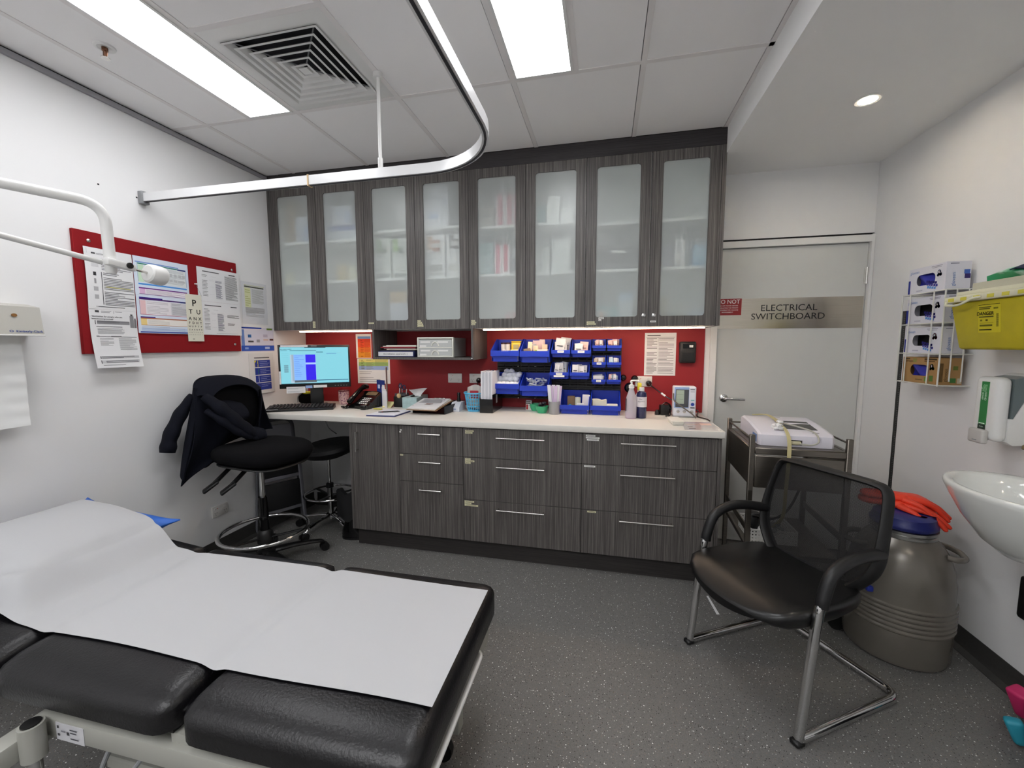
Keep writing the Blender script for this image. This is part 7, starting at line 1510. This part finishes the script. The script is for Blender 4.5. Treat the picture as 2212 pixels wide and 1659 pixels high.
for i in range(4): k.tube([(3.9982, -1.045 - .005 * i, 1.205), (3.9982, -1.047 - .005 * i, 1.222), (3.9982, -1.05 - .0045 * i, 1.23)], .0008, 5)
k.tube([(3.9982, -1.043, 1.21), (3.9982, -1.04, 1.22)], .0008, 5); k.tube([(3.9982, -1.045, 1.203), (3.9982, -1.062, 1.203)], .0008, 5); k.build('hand_symbol', ink('#a9d8b0'), t)
MB().box(3.9979, 3.9984, -1.068, -1.042, 1.071, 1.0745).build('print', ink('#cfe8d2'), t)
MB().rbox(3.978, 4.002, -1.09, -1.02, .992, 1.05, .008, 3).build('push_pad', mat('pad_grey', '#bdbab6', .35), t)
MB().box(3.9772, 3.9779, -1.066, -1.046, 1.003, 1.007).build('pad_mark', GREYP, t)
tag(MB(trs((4.095, -1.19, .985), 0, 0, rad(8))).rbox(-.03, .025, -.05, .05, 0, .02, .004, 1).build('tap_handle', mat('brass_chrome', '#b9a880', .25, .8)), 'chrome lever tap end above the basin', 'tap')
# basin
t = thing('wash_basin', 'white ceramic wall basin at the edge of the room', 'basin', (3.94, -1.33, .6)); CER = mat('ceramic', '#dcdeda', .12, coat=.5); bc = (3.952, -1.335, .872)
def ell(prof, name, m=CER, n=56):
    mb = MB(); vs = []
    for r, z in prof:
        for i in range(n):
            a = 2 * math.pi * i / n; c, s = math.cos(a), math.sin(a); x = bc[0] + 0.192 * r * c; 
            if c > 0: x = bc[0] + 0.192 * r * (abs(c) ** .75)
            if r > .2: x = min(x, XR - .002)
            vs.append((x, bc[1] + .255 * r * s, bc[2] + z))
    mb.add(vs, [(j2 * n + i, j2 * n + (i + 1) % n, (j2 + 1) * n + (i + 1) % n, (j2 + 1) * n + i) for j2 in range(len(prof) - 1) for i in range(n)])
    return mb.build(name, m, t, ang=60)
ell([(.0001, -.235), (.25, -.232), (.5, -.19), (.75, -.115), (.92, -.045), (.985, -.015), (1.0, -.004), (.995, .006), (.97, .01), (.9, .008), (.86, 0), (.82, -.03), (.7, -.09), (.45, -.13), (.0001, -.14)], 'bowl')
MB().cyl((4.02, -1.33, .35), (4.02, -1.33, .66), .02, 16).build('waste_pipe', WHITE, t)
tag(MB().rbox(4.085, XR - .001, -1.27, -1.168, .333, .503, .012, 2).build('wall_box', BLACK), 'black box on the wall below the basin', 'wall box')
k = thing('pedal_bin', 'steel and black pedal bin under the basin at the picture edge', 'bin', (3.99, -1.63, 0)); MB().lathe([(.0001, .001), (.138, .001), (.14, .01), (.14, .3), (.0001, .301)], 36, (3.99, -1.625, 0)).build('body', mat('bin_black', '#17171a', .3), k); MB().lathe([(.142, .3), (.142, .33), (.12, .35), (.0001, .36)], 36, (3.99, -1.625, 0)).build('lid', STEEL, k)
tag(MB(trs((4.04, -1.30, .001), rad(20), 0, rad(-14))).rbox(-.03, .03, -.03, .03, .02, .13, .012, 3, taper=.55).build('plastic_scoop', mat('pink_plastic', '#d22f6c', .5)), 'pink plastic piece beside the bin under the basin', 'plastic piece')
tag(MB(trs((3.93, -1.435, .001), rad(-25), 0, rad(-16))).rbox(-.025, .025, -.02, .02, .012, .1, .012, 3, taper=.55).build('plastic_scoop', mat('teal_plastic', '#2f9ab0', .5)), 'teal plastic piece nearer the bin under the basin', 'plastic piece')
o = tag(MB().add([(3.076, -.73, .0006), (3.086, -.726, .0006), (3.105, -.885, .0006), (3.09, -.888, .0006), (3.076, -.73, .0014), (3.086, -.726, .0014), (3.105, -.885, .0014), (3.09, -.888, .0014)], [(0, 3, 2, 1), (4, 5, 6, 7), (0, 1, 5, 4), (1, 2, 6, 5), (2, 3, 7, 6), (3, 0, 4, 7)]).build('wrapper_strip', PAPER), 'torn white wrapper strip on the speckled floor', 'wrapper')
